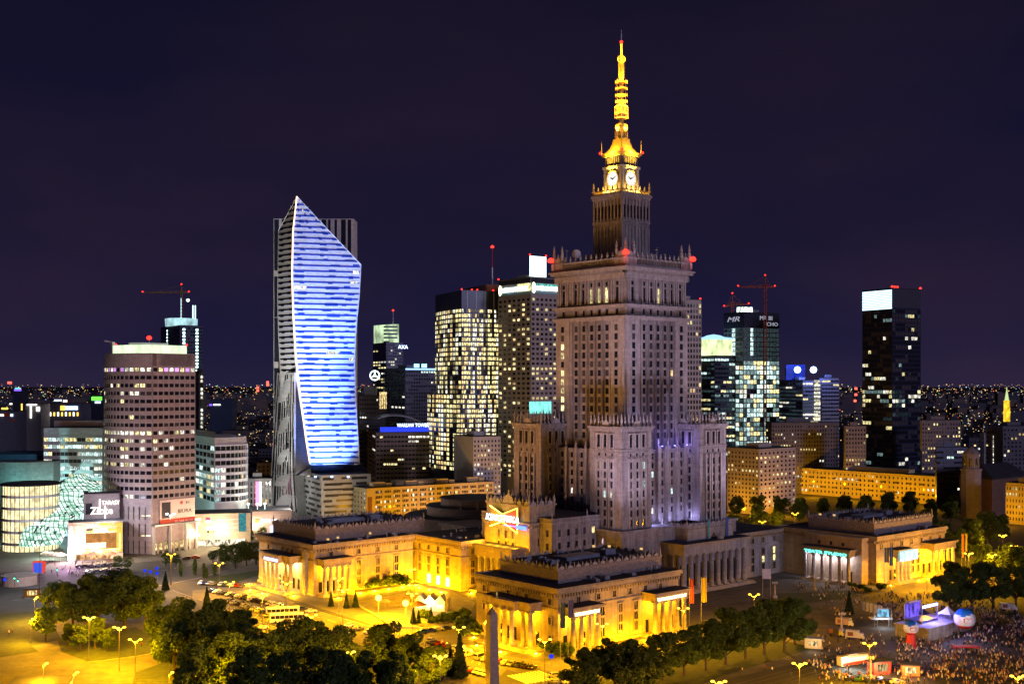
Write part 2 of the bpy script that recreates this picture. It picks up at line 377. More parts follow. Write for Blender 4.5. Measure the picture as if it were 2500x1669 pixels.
# ================================================================== GROUND
def ground_poly(name, px, m, z=.0, kind='structure', src=True):
    k = 1.0 if src else 2500 / 2349
    pts = [gp(u * k, v * k) for u, v in px]; a = sum(p[0] * q[1] - q[0] * p[1] for p, q in zip(pts, pts[1:] + pts[:1]))
    if a < 0: pts = pts[::-1]
    mb = MB(); mb.face([(x, y, z) for x, y in pts]); o = link(name, mb.mesh(name, m)); o['kind'] = kind; return o
ASPH = mat('asphalt', (.055, .053, .052), .85, var=.35, scale=.08, bump=.2, bscale=4)
PAVE = mat('paving', (.145, .135, .12), .85, var=.22, slabs=3.0, scale=.12, bump=.2, bscale=3)
PAVE2 = mat('pale_paving', (.24, .22, .195), .85, var=.18, slabs=2.4, scale=.2, bump=.2, bscale=3)
LOT = mat('parking_asphalt', (.125, .115, .10), .85, var=.42, scale=.2, bump=.2, bscale=3)
GRASS = mat('lawn', (.045, .06, .018), .95, var=.5, scale=.4, bump=.9, bscale=2.5)
PAINT = mat('road_paint', (.7, .68, .62), .7, var=.15)
mb = MB(); mb.face([(-30000, -800, 0), (30000, -800, 0), (30000, 36000, 0), (-30000, 36000, 0)])
link('ground', mb.mesh('ground', mat('city_ground', (.05, .047, .045), .9, var=.4, scale=.02)), kind='structure')
ground_poly('pavement', [(-400, 1720), (2900, 1720), (2700, 1380), (1750, 1330), (700, 1330), (-100, 1330)], PAVE, 0.007)
ground_poly('road', [(-60, 1400), (200, 1385), (420, 1365), (660, 1330), (660, 1362), (480, 1412), (330, 1440), (120, 1478), (-80, 1490)], ASPH, 0.010)
ground_poly('road', [(-60, 1500), (380, 1400), (520, 1395), (560, 1412), (1020, 1560), (1260, 1640), (1400, 1640), (1600, 1600), (1560, 1660), (1200, 1760), (700, 1560), (420, 1440), (0, 1540)], ASPH, 0.013)
ground_poly('parking_lot', [(470, 1440), (640, 1425), (720, 1475), (900, 1525), (1060, 1545), (1260, 1610), (1180, 1690), (900, 1600), (640, 1530), (470, 1470)], LOT, 0.016)
ground_poly('parking_lot', [(-60, 1660), (300, 1590), (420, 1570), (560, 1600), (400, 1690), (0, 1740)], LOT, 0.019)
ground_poly('courtyard', [(860, 1470), (1080, 1430), (1160, 1470), (1130, 1535), (960, 1530)], PAVE2, 0.022)
ground_poly('museum_forecourt', [(560, 1448), (640, 1440), (720, 1470), (700, 1480), (600, 1466)], PAVE2, 0.025)
ground_poly('theatre_forecourt', [(1150, 1590), (1240, 1600), (1330, 1615), (1400, 1590), (1500, 1600), (1440, 1650), (1260, 1625)], PAVE2, 0.028)
ground_poly('plaza', [(1700, 1480), (2100, 1440), (2400, 1400), (2700, 1430), (2900, 1700), (1900, 1700), (1950, 1560)], mat('square_slabs', (.12, .105, .095), .85, var=.3, slabs=4.0, scale=.1, bump=.2), 0.031)
LZ = .034
for px in ([(-60, 1500), (110, 1490), (150, 1560), (60, 1580), (-60, 1580)], [(-60, 1560), (40, 1545), (95, 1590), (-60, 1612)], [(140, 1560), (330, 1530), (440, 1580), (330, 1600), (215, 1615), (150, 1590)], [(330, 1640), (560, 1560), (760, 1550), (960, 1590), (1100, 1690), (1000, 1760), (300, 1760)],
           [(1300, 1740), (1440, 1650), (1620, 1585), (1900, 1560), (1990, 1580), (1760, 1650), (1560, 1740)], [(640, 1390), (660, 1395), (560, 1425), (480, 1428), (520, 1408)], [(1900, 1448), (2080, 1440), (2100, 1456), (1900, 1480)], [(1760, 1310), (2060, 1290), (2400, 1330), (2500, 1400), (2330, 1380), (2000, 1350)], [(2290, 1440), (2560, 1440), (2560, 1500), (2330, 1500)]):
    ground_poly('lawn', px, GRASS, LZ); LZ += .003
# tram tracks and lane lines on the big avenue
def paint_line(a, b, w_, m, z, name='road_marking'):
    ax, ay = gp(*a); bx, by = gp(*b); d = Vector((bx - ax, by - ay)); L = d.length; n_ = Vector((-d.y, d.x)) / L * w_ / 2
    mb = MB(); mb.face([(ax - n_.x, ay - n_.y, z), (bx - n_.x, by - n_.y, z), (bx + n_.x, by + n_.y, z), (ax + n_.x, ay + n_.y, z)]); link(name, mb.mesh(name, m), kind='structure')
ground_poly('avenue', [(1500, 1760), (1760, 1660), (2060, 1592), (2300, 1620), (2560, 1700), (2600, 1780)], ASPH, 0.034)
RAIL = mat('tram_rail', (.35, .33, .3), .35, .8)
for d in (0, 6, 14, 20, 30, 36): paint_line((1640 + d * 2.2, 1712 + d * .9), (2060 + d * 2.0, 1598 + d * 1.0), .14, RAIL, .078, 'tram_rail')
for i in range(9): paint_line((1290 + i * 9, 1668 - i * 1.5), (1240 + i * 9, 1648 - i * 1.5), .8, PAINT, .066)
for i in range(14): paint_line((560 + i * 14, 1478 + i * 4.2), (552 + i * 14, 1486 + i * 4.4), .16, PAINT, .070)
for i in range(12): paint_line((1010 + i * 17, 1558 + i * 5.0), (998 + i * 17, 1572 + i * 5.0), .16, PAINT, .070)
for a, b in (((60, 1430), (300, 1395)), ((330, 1405), (640, 1345)), ((600, 1455), (1000, 1570)), ((30, 1465), (330, 1425))):
    for k in range(10):
        t0, t1 = k / 10, k / 10 + .05; paint_line((a[0] + (b[0] - a[0]) * t0, a[1] + (b[1] - a[1]) * t0), (a[0] + (b[0] - a[0]) * t1, a[1] + (b[1] - a[1]) * t1), .2, PAINT, .074)
def kerb(px, h=.13, w_=.25):
    pts = [gp(*p) for p in px]; mb = MB()
    for (ax, ay), (bx, by) in zip(pts[:-1], pts[1:]):
        d = Vector((bx - ax, by - ay)); n_ = Vector((-d.y, d.x)).normalized() * w_; mb.prism([(ax, ay), (bx, by), (bx + n_.x, by + n_.y), (ax + n_.x, ay + n_.y)], 0, h)
    link('kerb', mb.mesh('kerb', CONC_K), kind='structure')
CONC_K = mat('kerb_stone', (.35, .33, .31), .8)
kerb([(720, 1475), (900, 1528), (1060, 1548)]); kerb([(420, 1440), (640, 1520), (900, 1602)]); kerb([(215, 1616), (330, 1602), (440, 1582)]); kerb([(1450, 1652), (1620, 1588), (1900, 1562)]); kerb([(330, 1440), (480, 1412), (660, 1362)])
kerb([(860, 1470), (960, 1532), (1130, 1537)], .6, .5)
# ================================================================== THE PALACE (frame turned 41 degrees)
TH = R(41)
_cm = {}
def column_mesh(h, r, m=None):
    key = (round(h, 2), round(r, 2))
    if key not in _cm:
        mb = MB(); mb.box(-r * 1.35, r * 1.35, -r * 1.35, r * 1.35, 0, .35)
        mb.lathe([(r * 1.25, .35), (r * 1.25, .55), (r * 1.05, .75), (r, 1.0), (r * .98, h * .4), (r * .86, h - 1.3), (r * .86, h - 1.25), (r * 1.0, h - 1.1), (r * .95, h - 1.0), (r * 1.35, h - .35)], n=14)
        mb.box(-r * 1.4, r * 1.4, -r * 1.4, r * 1.4, h - .35, h)
        _cm[key] = mb.mesh('column', m or STONE_S)
    return _cm[key]
def cornice(T, rect, z, over=1.1, h=1.2, dent=True, faces=(0, 1, 2, 3), step=1.25, m=STONE_W):
    p0, p1, q0, q1 = rect; mb = MB()
    mb.box(p0 - over * .5, p1 + over * .5, q0 - over * .5, q1 + over * .5, z - h * 1.25, z - h * .62)
    mb.box(p0 - over, p1 + over, q0 - over, q1 + over, z - h * .62, z)
    T.part('cornice', mb, m)
    if dent:
        mb = MB()
        for k in faces:
            L = T.flen(rect, k); n = int(L / step)
            for i in range(n): T.fbox(mb, rect, k, (i + .22) * L / n, (i + .70) * L / n, .02, over * .82, z - h * 2.15, z - h * 1.27)
        T.part('dentil_course', mb, m, kind='stuff')
def win3(T, rect, k, t, z0, z1, w_, n=3, m=None, frame=True, parent=None):
    """a tall window: surround, n panes and the panels between them"""
    mb = MB(); g = .38
    T.fbox(mb, rect, k, t - w_ / 2 - g, t - w_ / 2, -.05, .28, z0, z1); T.fbox(mb, rect, k, t + w_ / 2, t + w_ / 2 + g, -.05, .28, z0, z1)
    T.fbox(mb, rect, k, t - w_ / 2 - g - .15, t + w_ / 2 + g + .15, -.05, .45, z1, z1 + .4)
    T.fbox(mb, rect, k, t - w_ / 2 - g - .1, t + w_ / 2 + g + .1, -.05, .4, z0 - .3, z0)
    hh = (z1 - z0) / n
    for i in range(1, n): T.fbox(mb, rect, k, t - w_ / 2, t + w_ / 2, -.05, .16, z0 + i * hh - .35, z0 + i * hh + .35)
    if w_ > 1.3: T.fbox(mb, rect, k, t - .07, t + .07, -.05, .12, z0, z1)
    T.part('window_surround', mb, STONE_W, parent)
    for i in range(n): T.pane(rect, k, t, z0 + i * hh + (.35 if i else 0), w_, hh - (.35 if i in (0, n - 1) else .7) if n > 1 else hh, m[i] if m else pick(.0), o=.04)
def porch(T, rect, k, t0, t1, depth, zt, ncol, light=None, sign=None, signm=None, step=None, power=1500, back=None):
    """columned porch standing before a face; zt is its roof height"""
    L = t1 - t0; mb = MB()
    T.fbox(mb, rect, k, t0 - .6, t1 + .6, 0, depth + .9, zt - 1.0, zt - .45); T.fbox(mb, rect, k, t0 - .9, t1 + .9, .01, depth + 1.2, zt - .45, zt)
    T.fbox(mb, rect, k, t0, t1, .02, depth + .35, zt - 3.0, zt - 1.0)
    if step:
        T.fbox(mb, rect, k, t0 + step, t1 - step, depth, depth + 2.0, zt - 3.05, zt - .95); T.fbox(mb, rect, k, t0 + step - .6, t1 - step + .6, depth, depth + 2.6, zt - .95, zt - .05)
    T.part('porch_entablature', mb, STONE_W)
    mb = MB(); T.fbox(mb, rect, k, t0 - .6, t1 + .6, .03, depth + .8, zt + .001, zt + .12); T.part('porch_roof', mb, ROOF)
    mb = MB()
    for i in range(4): T.fbox(mb, rect, k, t0 - .8 - i * .4, t1 + .8 + i * .4, -.02, depth + 1.0 + i * .5 + (2.2 if step else 0), .9 - i * .3 - .3 + .003 * i, .9 - i * .3)
    T.part('porch_steps', mb, STONE_W)
    me = column_mesh(zt - 3.0 - .9, .82)
    for i in range(ncol):
        t = t0 + .9 + i * (L - 1.8) / (ncol - 1); inner = step and t0 + step < t < t1 - step
        p, q = T.fpt(rect, k, t, depth - .6 + (2.0 if inner else 0)); T.inst('column', me, p, q, .9)
    for i in range(max(2, ncol - 1)):
        mb = MB(); t = t0 + L * (i + .5) / max(2, ncol - 1); T.fbox(mb, rect, k, t - .75, t + .75, .02, .10, 1.0, 5.2); T.part('entrance_door', mb, back or GLASS)
    if light:
        for i in range(max(1, int(L // 6))):
            t = t0 + L * (i + .5) / max(1, int(L // 6))
            p, q = T.fpt(rect, k, t, depth * .45)
            T.inst('porch_lamp', PORCHLAMP, p, q, zt - 3.55)
            lamp('porch_light', 'POINT', (p - T.o[0], q - T.o[1], zt - 4.4), power * 3.5, light, T.root, .5)
    if sign:
        p, q = T.fpt(rect, k, (t0 + t1) / 2, depth + .45 + (2.1 if step else 0))
        T.text(sign, signm, k, p, q, zt - 2.75, 1.55, width=(L - 2 * (step or 0)) * .9, ext=.12)
PORCHLAMP = MB().lathe([(.05, .5), (.06, .35), (.32, .3), (.36, .05), (.2, 0)], n=8).mesh('porch_lamp', emit('porch_lamp_glow', (1, .72, .25), 9))
ZC = 20.0
def theatre(T, rect, notch=None, pent=None, penth=4.6, rooftop=True):
    """stone block with cornice, string course, flat roof and a crested upper storey"""
    p0, p1, q0, q1 = rect; mb = MB()
    mb.box(p0, p1, q0, q1, 0, ZC - .4); T.part('wall', mb, STONE_W)
    mb = MB(); mb.box(p0 - .5, p1 + .5, q0 - .5, q1 + .5, 0, 1.0); mb.box(p0 - .3, p1 + .3, q0 - .3, q1 + .3, 13.5, 13.95); T.part('string_course', mb, STONE_W)
    cornice(T, rect, ZC)
    mb = MB(); mb.box(p0 - .7, p1 + .7, q0 - .7, q1 + .7, ZC + .003, ZC + .14); T.part('roof', mb, ROOF)
    mb = MB()
    for k in range(4): T.fbox(mb, rect, k, -.95, T.flen(rect, k) + .95 - .35, .6, .95, ZC, ZC + .55)
    T.part('roof_parapet', mb, STONE_W)
    if pent:
        a = MB(); a.box(*pent, ZC + .05, ZC + penth); a.box(pent[0] - .25, pent[1] + .25, pent[2] - .25, pent[3] + .25, ZC + penth - .6, ZC + penth + .12)
        up = T.part('upper_storey', a, STONE_D)
        a = MB(); a.box(pent[0] + .8, pent[1] - .8, pent[2] + .8, pent[3] - .8, ZC + penth + .12, ZC + penth + .3); T.part('upper_roof', a, ROOF, up)
        crest(T, pent, ZC + penth + .1, 3.7, 2.1, parent=up)
        if rooftop:
            a = MB(); cx_, cy_ = (pent[0] + pent[1]) / 2, (pent[2] + pent[3]) / 2
            a.box(cx_ - 10, cx_ + 6, cy_ - 3, cy_ + 4, ZC + penth + .3, ZC + penth + 1.5); a.box(cx_ + 10, cx_ + 15, cy_ - 2, cy_ + 1, ZC + penth + .3, ZC + penth + 2.2)
            T.part('roof_plant', a, mat('plant_metal', (.25, .27, .32), .5, .3), up)
NEON = emit('sign_white', (1, .97, .9), 3.5)
# ---- near theatre: TEATR DRAMATYCZNY
rc = (253.3, 311, 269.3, 310)
T = NT = Thing('theatre_building', 'low stone theatre block with orange-lit porches, behind the tall stone obelisk', 'theatre', TH, (253.3, 269.3))
theatre(T, rc, pent=(260.7, 310.4, 277, 306), penth=4.4)
SOR = emit('sign_orange_white', (1, .72, .35), 4)
for t in (12.0, 21, 28.5, 36, 43.5, 51): win3(T, rc, 0, t - 3, 14.9, 16.9, 1.5, 1)
for t in (20, 28.5, 36): win3(T, rc, 0, t, 2.6, 12.3, 1.9, 3)
porch(T, rc, 0, 1.2, 13.5, 5.4, 15.0, 4, SODIUM, 'TEATR DRAMATYCZNY', SOR, power=1500)
porch(T, rc, 0, 39.5, 56, 5.4, 15.0, 5, SODIUM, 'TEATR DRAMATYCZNY', SOR, power=1500)
porch(T, rc, 1, 11, 33, 4.6, 15.4, 7, SODIUM, step=5.5, power=1300)
for t in (4.5, 17, 21.5, 26, 37.2): win3(T, rc, 1, t, 14.9, 16.9, 1.5, 1)
for t in (4.2, 37.2):
    win3(T, rc, 1, t, 8.6, 10.9, 1.2, 1)
win3(T, rc, 1, 37.2, 2.4, 5.0, 1.2, 1)
mb = MB(); mb.lathe([(.5, 0), (.45, .25), (.18, .3), (.28, .9), (.34, 1.5), (.22, 1.9), (.1, 2.0), (.15, 2.3), (0, 2.5)], 246.5, 291, n=8); 
for v in range(len(mb.v)): mb.v[v] = (mb.v[v][0], mb.v[v][1], mb.v[v][2] + 15.5)
T.part('roof_statue', mb, mat('patina', (.35, .42, .25), .6, .2), smooth=True)
T.flush()
# ---- south-west block: MUZEUM TECHNIKI
rc = (248.2, 297.5, 407.2, 452)
T = LB = Thing('museum_building', 'yellow-lit stone museum block with violet sign over its column porch', 'museum', TH, (248.2, 407.2))
theatre(T, rc, pent=(255, 310.8, 417, 452), penth=4.8)
mb = MB(); mb.box(246.9, 249.2, 411.5, 414.0, 0, 18.2); T.part('corner_pilaster', mb, STONE)
VIO = emit('sign_violet', (.55, .5, 1.0), 4)
porch(T, rc, 1, 12, 35, 5.0, 15.2, 7, (1, .66, .22), 'MUZEUM TECHNIKI', VIO, step=5.5, power=1500)
porch(T, rc, 0, 1.5, 14.5, 5.0, 15.0, 5, SODIUM, power=1500)
for t in (8.5, 20, 24, 28, 39.5): win3(T, rc, 1, t, 15.1, 17.0, 1.3, 1)
for z in (2.2, 9.0): win3(T, rc, 1, 39.5, z, z + 2.6, 1.2, 1)
for t in (8, 21.5, 31, 40.5): win3(T, rc, 0, t, 14.9, 16.9, 1.6, 1)
for t in (21.5, 31, 40.5): win3(T, rc, 0, t, 2.4, 12.3, 1.9, 3)
T.flush()
# ---- courtyard wing behind it
rc = (299.2, 345, 376, 412)
T = CW = Thing('courtyard_wing', 'yellow-lit palace wing with tall windows closing the courtyard behind the market tents', 'palace wing', TH, (299.2, 376))
p0, p1, q0, q1 = rc
mb = MB(); mb.box(p0, p1, q0, q1, 0, ZC - .4); T.part('wall', mb, STONE_W)
mb = MB(); mb.box(p0 - .5, p1 + .5, q0 - .5, q1 + .5, 0, 1.0); mb.box(p0 - .3, p1 + .3, q0 - .3, q1 + .3, 13.5, 13.95); T.part('string_course', mb, STONE_W)
cornice(T, rc, ZC)
mb = MB(); mb.box(p0 - .7, p1 + .7, q0 - .7, q1 + .7, ZC + .003, ZC + .14); T.part('roof', mb, ROOF)
mb = MB()
for k in (0, 1): T.fbox(mb, rc, k, -.95, T.flen(rc, k) + .6, .6, .95, ZC, ZC + .55)
T.part('roof_parapet', mb, STONE_W)
DOORLIT = emit('door_light', (1, .95, .85), 3)
for i, t in enumerate((7.5, 14, 20.5, 27)):
    win3(T, rc, 1, t, 14.9, 16.9, 1.5, 1); win3(T, rc, 1, t, 5.6, 12.2, 1.8, 2)
    if i: T.pane(rc, 1, t, 1.0, 2.0, 3.4, DOORLIT, o=.1)
for t in (8, ): win3(T, rc, 0, t - 2, 14.9, 16.9, 1.6, 1); win3(T, rc, 0, t - 2, 2.4, 12.2, 1.9, 3)
T.flush()
# ---- round congress hall
T = Thing('congress_hall', 'dark round congress hall of three stepped drums behind the courtyard wing', 'hall', TH, (377, 462.6))
for i, (r, z0, z1, nm) in enumerate(((35, 0, 19.0, 'lower_drum'), (24.5, 19.1, 23.6, 'middle_drum'), (17.5, 23.7, 27.6, 'top_drum'))):
    mb = MB(); mb.lathe([(r, z0), (r, z1 - .9), (r + .5, z1 - .8), (r + .5, z1), (r - .6, z1 + .01)], 377, 462.6, n=64); dr = T.part(nm, mb, STONE_D)
    mb = MB(); mb.lathe([(r - .65, z1 - .05), (r - .65, z1 + .06)], 377, 462.6, n=64); T.part('roof', mb, ROOF, dr)
for a in (-2.55, -2.2, -1.85, -1.5): T.inst('finial', FIN, 377 + 24 * math.cos(a), 462.6 + 24 * math.sin(a), 23.5, 0, (2.6, 2.6, 4.2))
mb = MB(); mb.box(338, 358, 412, 440, 0, 19.2); mb.box(337, 359, 411.5, 441, 18.2, 19.5); T.part('side_foyer', mb, STONE_S)
# ---- cinema block: KINOTEKA
rc = (311, 326, 347, 375.2)
T = KB = Thing('cinema_building', 'yellow-lit stone cinema block under a bow-tie neon sign, before the palace tower', 'cinema', TH, (311, 347))
mb = MB(); mb.box(*rc, 0, 29); T.part('wall', mb, STONE_W)
cornice(T, rc, 29.6, over=.9, h=1.0, step=1.6)
at = (311.6, 325.4, 347.8, 374.4)
mb = MB(); mb.box(*at, 29.6, 36.0); mb.box(at[0] - .2, at[1] + .2, at[2] - .2, at[3] + .2, 35.5, 36.2); up = T.part('attic', mb, STONE_W)
mb = MB(); mb.box(at[0] + .8, at[1] - .8, at[2] + .8, at[3] - .8, 36.2, 36.4); T.part('roof', mb, ROOF, up)
crest(T, at, 36.1, 4.6, 3.6, parent=up, corner=1.2)
T.inst('merlon', MERLON, 312.0, 361, 36.2, -math.pi / 2, (6.0, 2, 4.4), up)
for t in (9.5, 13.9, 18.3): win3(T, rc, 1, t, 22.3, 25.6, 1.8, 1); win3(T, rc, 1, t, 18.4, 21.0, 1.8, 1)
T.pane(rc, 0, 5, 20, 1.4, 3, GLASS)
mb = MB(); mb.box(303.5, 311, 349.5, 372.5, 15.2, 18.6); mb.box(302.6, 311, 348.6, 373.4, 18.6, 19.6); T.part('porch_entablature', mb, STONE_W)
mb = MB(); mb.box(303, 310.9, 349, 373, 19.61, 19.75); T.part('porch_roof', mb, ROOF)
for i in range(6): T.inst('column', column_mesh(14.2, .95), 304.9, 351 + i * 4, 1.0)
mb = MB(); mb.box(301.5, 311, 348, 374, 0, 1.0); T.part('porch_steps', mb, STONE_W)
NO = emit('neon_orange', (1, .45, .05), 6); NY = emit('neon_yellow', (1, .85, .1), 6); NC = emit('neon_cyan_white', (.75, .95, 1), 5); NB = emit('neon_blue', (.08, .15, 1), 4); NP = emit('neon_violet', (.6, .2, 1), 4)
sp = 309.3
def bow(mb, q, z, sq, sz, r, m0, m1):
    P = lambda a, b: (sp, q - a * sq, z + b * sz)
    A = [(-1, 1.0), (-.08, .35), (1, 1.05), (1, -1.15), (-.08, -.3), (-1, -.85)]
    for i, (a, b) in enumerate(zip(A[:-1], A[1:])): mb.tube(P(*a), P(*b), r, 6, m0 if i in (0, 4) else m1)
mb = MB(); bow(mb, 361.2, 30.5, 8.6, 4.6, .22, 1, 0)
sg = T.part('neon_bow', mb, [NO, NY])
mb = MB(); P = lambda a, b: (sp + .5, 361.2 - a * 8.6, 30.5 + b * 4.6); mb.face([P(-.0, .3), P(1, 1.05), P(1, -1.15), P(0, -.3)], 0); mb.face([P(0, .3), P(0, -.3), P(-1, -.85), P(-1, 1.0)], 1)
T.part('sign_backing', mb, [mat('sign_red', (.5, .07, .02), .5), mat('sign_ochre', (.5, .3, .02), .5)], sg)
T.text('KINOTEKA', NC, 1, sp - .45, 361.6, 29.3, 3.6, width=20.5, ext=.15, shear=.2)
mb = MB()
for i in range(9): mb.tube((sp - .35, 360.4 - i * .8, 27.7 + .35 * (i % 2)), (sp - .35, 359.6 - i * .8, 27.7 + .35 * ((i + 1) % 2)), .13, 4)
T.part('neon_underline', mb, NP)
mb = MB(); mb.box(sp - .2, sp, 347.2, 353.2, 27.0, 28.4); T.part('sign_box', mb, NB)
lamp('sign_glow', 'POINT', (sp - 4 - 311, 361 - 347, 30.5), 1600, (1, .6, .25), T.root, 2)
T.flush()
# side wings of the cinema towards the tower
T = Thing('linking_wing', 'plain stone wing linking the cinema block with the palace tower', 'palace wing', TH, (315, 339))
rc = (316, 343, 339.3, 383)
mb = MB(); mb.box(*rc, 0, 31.2); T.part('wall', mb, STONE)
mb = MB(); mb.box(rc[0] - .4, rc[1], rc[2] - .4, rc[3] + .4, 29.4, 30.0); mb.box(rc[0] - .15, rc[1], rc[2] - .15, rc[3] + .15, 31.2, 31.5); T.part('cornice', mb, STONE_S)
mb = MB(); mb.box(rc[0] + .5, rc[1], rc[2] + .5, rc[3] - .5, 31.5, 31.62); T.part('roof', mb, ROOF)
for t in (4, 9, 13.5, 18.0, 23): T.pane(rc, 0, t, 24.3, 1.4, 2.6, pick(.0) if t < 22 else LITS['warm']); T.pane(rc, 0, t, 19.3, 1.4, 2.6, GLASS)
for z in (24.3, 19): T.pane(rc, 1, 41, z, 1.4, 2.6, GLASS)
for p in (316.5, 336): T.inst('finial', FIN, p, 339.8, 31.4, 0, (2, 2, 3))
T.flush()
# ---- north-east block: TEATR STUDIO
rc = (441.3, 498, 272.2, 322)
T = RB = Thing('studio_theatre_building', 'stone theatre block with a turquoise sign over its porch beside the crowded square', 'theatre', TH, (441.3, 272.2))
theatre(T, rc, pent=(449, 497.3, 278, 311.6), penth=4.6)
mb = MB(); mb.box(436.2, 441.4, 276, 303, 0, 19.4); mb.box(435.4, 441.4, 275.2, 303.8, 18.6, 19.9); T.part('side_bay', mb, STONE_W)
TUR = emit('sign_turquoise', (.1, 1, .8), 4)
rs = (436.2, 441, 276, 303)
porch(T, rs, 1, .5, 24, 4.5, 14.9, 6, (.75, .72, 1), 'TEATR STUDIO', TUR, step=None, power=500)
porch(T, rc, 0, 9, 20, 4.6, 14.5, 4, SODIUM, power=700)
porch(T, rc, 0, 36, 55, 6, 15, 5, SODIUM, power=2200)
mb = MB(); mb.box(449, 462.5, 265.2, 265.6, 10.0, 14.0); sc_ = T.part('video_screen', mb, emit('screen_cyan', (.35, .9, 1.0), 2.5, noise=.5, nscale=.6), label='bright cyan and white video screen on the porch')
for t in (4, 12, 20, 28, 36, 44, 52): win3(T, rc, 0, t, 15.0, 17.0, 1.5, 1)
for t in (24, 29, 33.5): win3(T, rc, 0, t, 2.4, 12.4, 1.8, 3)
for t in (6, 12, 18): win3(T, rs, 1, t, 15.6, 17.2, 1.3, 1)
T.flush()
# ---- wing between the portico and the studio block
rc = (408, 441.2, 319.5, 345)
T = Thing('north_wing', 'dim lavender stone wing between the great portico and the studio theatre', 'palace wing', TH, (408, 319.5))
mb = MB(); mb.box(*rc, 0, ZC - .4); T.part('wall', mb, STONE_S)
mb = MB(); mb.box(rc[0], rc[1], rc[2] - .3, rc[3], 13.5, 13.95); T.part('string_course', mb, STONE_S)
cornice(T, rc, ZC)
mb = MB(); mb.box(rc[0], rc[1], rc[2] - .7, rc[3], ZC + .003, ZC + .14); T.part('roof', mb, ROOF)
for i, t in enumerate((4, 10.5, 18, 26)):
    win3(T, rc, 0, t, 14.9, 16.9, 1.5, 1); win3(T, rc, 0, t, 2.4, 12.2, 1.9, 3, m=[GLASS, LITS['yellow'] if i >= 2 else GLASS, LITS['yellow'] if i == 3 else GLASS])
T.flush()
# ---- great portico
rc = (364.5, 407, 313, 332)
T = PO = Thing('great_portico', 'grey stone colonnade of ten tall columns at the foot of the palace tower', 'portico', TH, (364.5, 313))
mb = MB(); mb.box(366.5, 406.5, 317.5, 332, 0, 19); T.part('wall', mb, STONE)
mb = MB(); mb.box(364.5, 407.0, 312.6, 331.9, 15.2, 18.6); T.part('entablature', mb, STONE_S)
cornice(T, (364.5, 407, 312.6, 331.9), 19.8, over=.9, h=.9, dent=False)
mb = MB(); mb.box(364, 407.5, 312.1, 331.9, 19.81, 19.95); T.part('roof', mb, ROOF)
for i in range(10): T.inst('column', column_mesh(14.2, 1.05), 366 + i * 4.35, 314, 1.0)
for i in (1, 2): T.inst('column', column_mesh(14.2, 1.05), 366, 314 + i * 5, 1.0)
mb = MB()
for i in range(4): mb.box(362.5 - i * .5, 408, 311 - i * .6, 332, .75 - i * .25 - .25, 1.0 - i * .25)
T.part('steps', mb, STONE_S)
for i in range(9): T.pane((366.5, 406.5, 317.5, 332), 0, 2.2 + i * 4.35, 1.5, 2.0, 9, LITS['pink'] if i == 20 else GLASS)
at = (373, 403, 318, 336)
mb = MB(); mb.box(*at, 19.9, 25.8); mb.box(at[0] - .25, at[1] + .25, at[2] - .25, at[3], 25.2, 25.9); up = T.part('attic', mb, STONE_S)
mb = MB()
for k in (0, 1):
    L = T.flen(at, k)
    for i in range(int(L / .8)): T.fbox(mb, at, k, i * .8 + .1, i * .8 + .5, .02, .24, 24.5, 25.15)
T.part('dentil_course', mb, STONE_S, up, kind='stuff')
crest(T, at, 25.8, 3.6, 2.2, (0, 1), parent=up)
mb = MB(); mb.lathe([(2.2, 19.9), (2.0, 21), (1.0, 21.6), (.8, 22.4), (0, 23)], 390, 314.5, n=9, sy=.5); T.part('sculpture_group', mb, STONE, up)
for p, c_ in ((385, (.05, .35, .38)), (397.5, (.03, .12, .6))):
    mb = MB(); mb.box(p, p + .9, 316.9, 317.0, 20, 28); mb.tube((p + .45, 317.1, 20), (p + .45, 317.1, 28.5), .07); T.part('banner', mb, mat('banner_cloth_%d' % p, c_, .8), up)
T.flush()
# ---- the tower itself
T = PT = Thing('palace_tower', 'tall stepped stone palace tower with clock stage and lit golden spire', 'tower', TH, (379.5, 362))
CTR = (379.5, 362)
# podium
mb = MB(); mb.box(341, 414, 325, 399, 0, 25.6); mb.box(340.4, 414.6, 324.4, 399.6, 25.0, 25.9); pod = T.part('podium', mb, STONE)
# middle block between the corner towers
rm = (354, 405, 336, 388)
mb = MB(); mb.box(*rm, 25, 57); mb.box(rm[0] - .3, rm[1] + .3, rm[2] - .3, rm[3] + .3, 56.4, 57.3); mid = T.part('middle_block', mb, STONE)
mb = MB()
for k, (a, b) in ((0, (8, 38.7)), (1, (11.6, 42.0)), (2, (12, 43)), (3, (10, 40))):
    n = 5
    for i in range(n + 1):
        t = a + (b - a) * i / n; wd = .55 if k != 0 else .95
        T.fbox(mb, rm, k, t - wd, t + wd, 0, .9 if k else 1.6, 25.7, 58.5 if k == 0 else 57.6)
    for i in range(n):
        t = a + (b - a) * (i + .5) / n
        for j in range(7):
            z = 30 + j * 3.87; T.fbox(mb, rm, k, t - 1.2, t + 1.2, 0, .25, z + 2.4, z + 3.86)
T.part('pilasters', mb, STONE_S, mid, kind='stuff')
for k, (a, b) in ((0, (8, 38.7)), (1, (11.6, 42.0)), (2, (12, 43)), (3, (10, 40))):
    for i in range(5):
        t = a + (b - a) * (i + .5) / 5
        for j in range(7): T.pane(rm, k, t, 30 + j * 3.87, 1.3, 2.4, pick(.10, ('white', 'cool', 'dim')), parent=mid)
    for i in range(6):
        p, q = T.fpt(rm, k, a + (b - a) * i / 5, .7); T.inst('finial', FIN, p, q, 57.6 + (.9 if k == 0 else 0), 0, (2.6, 2.6, 3.4), mid)
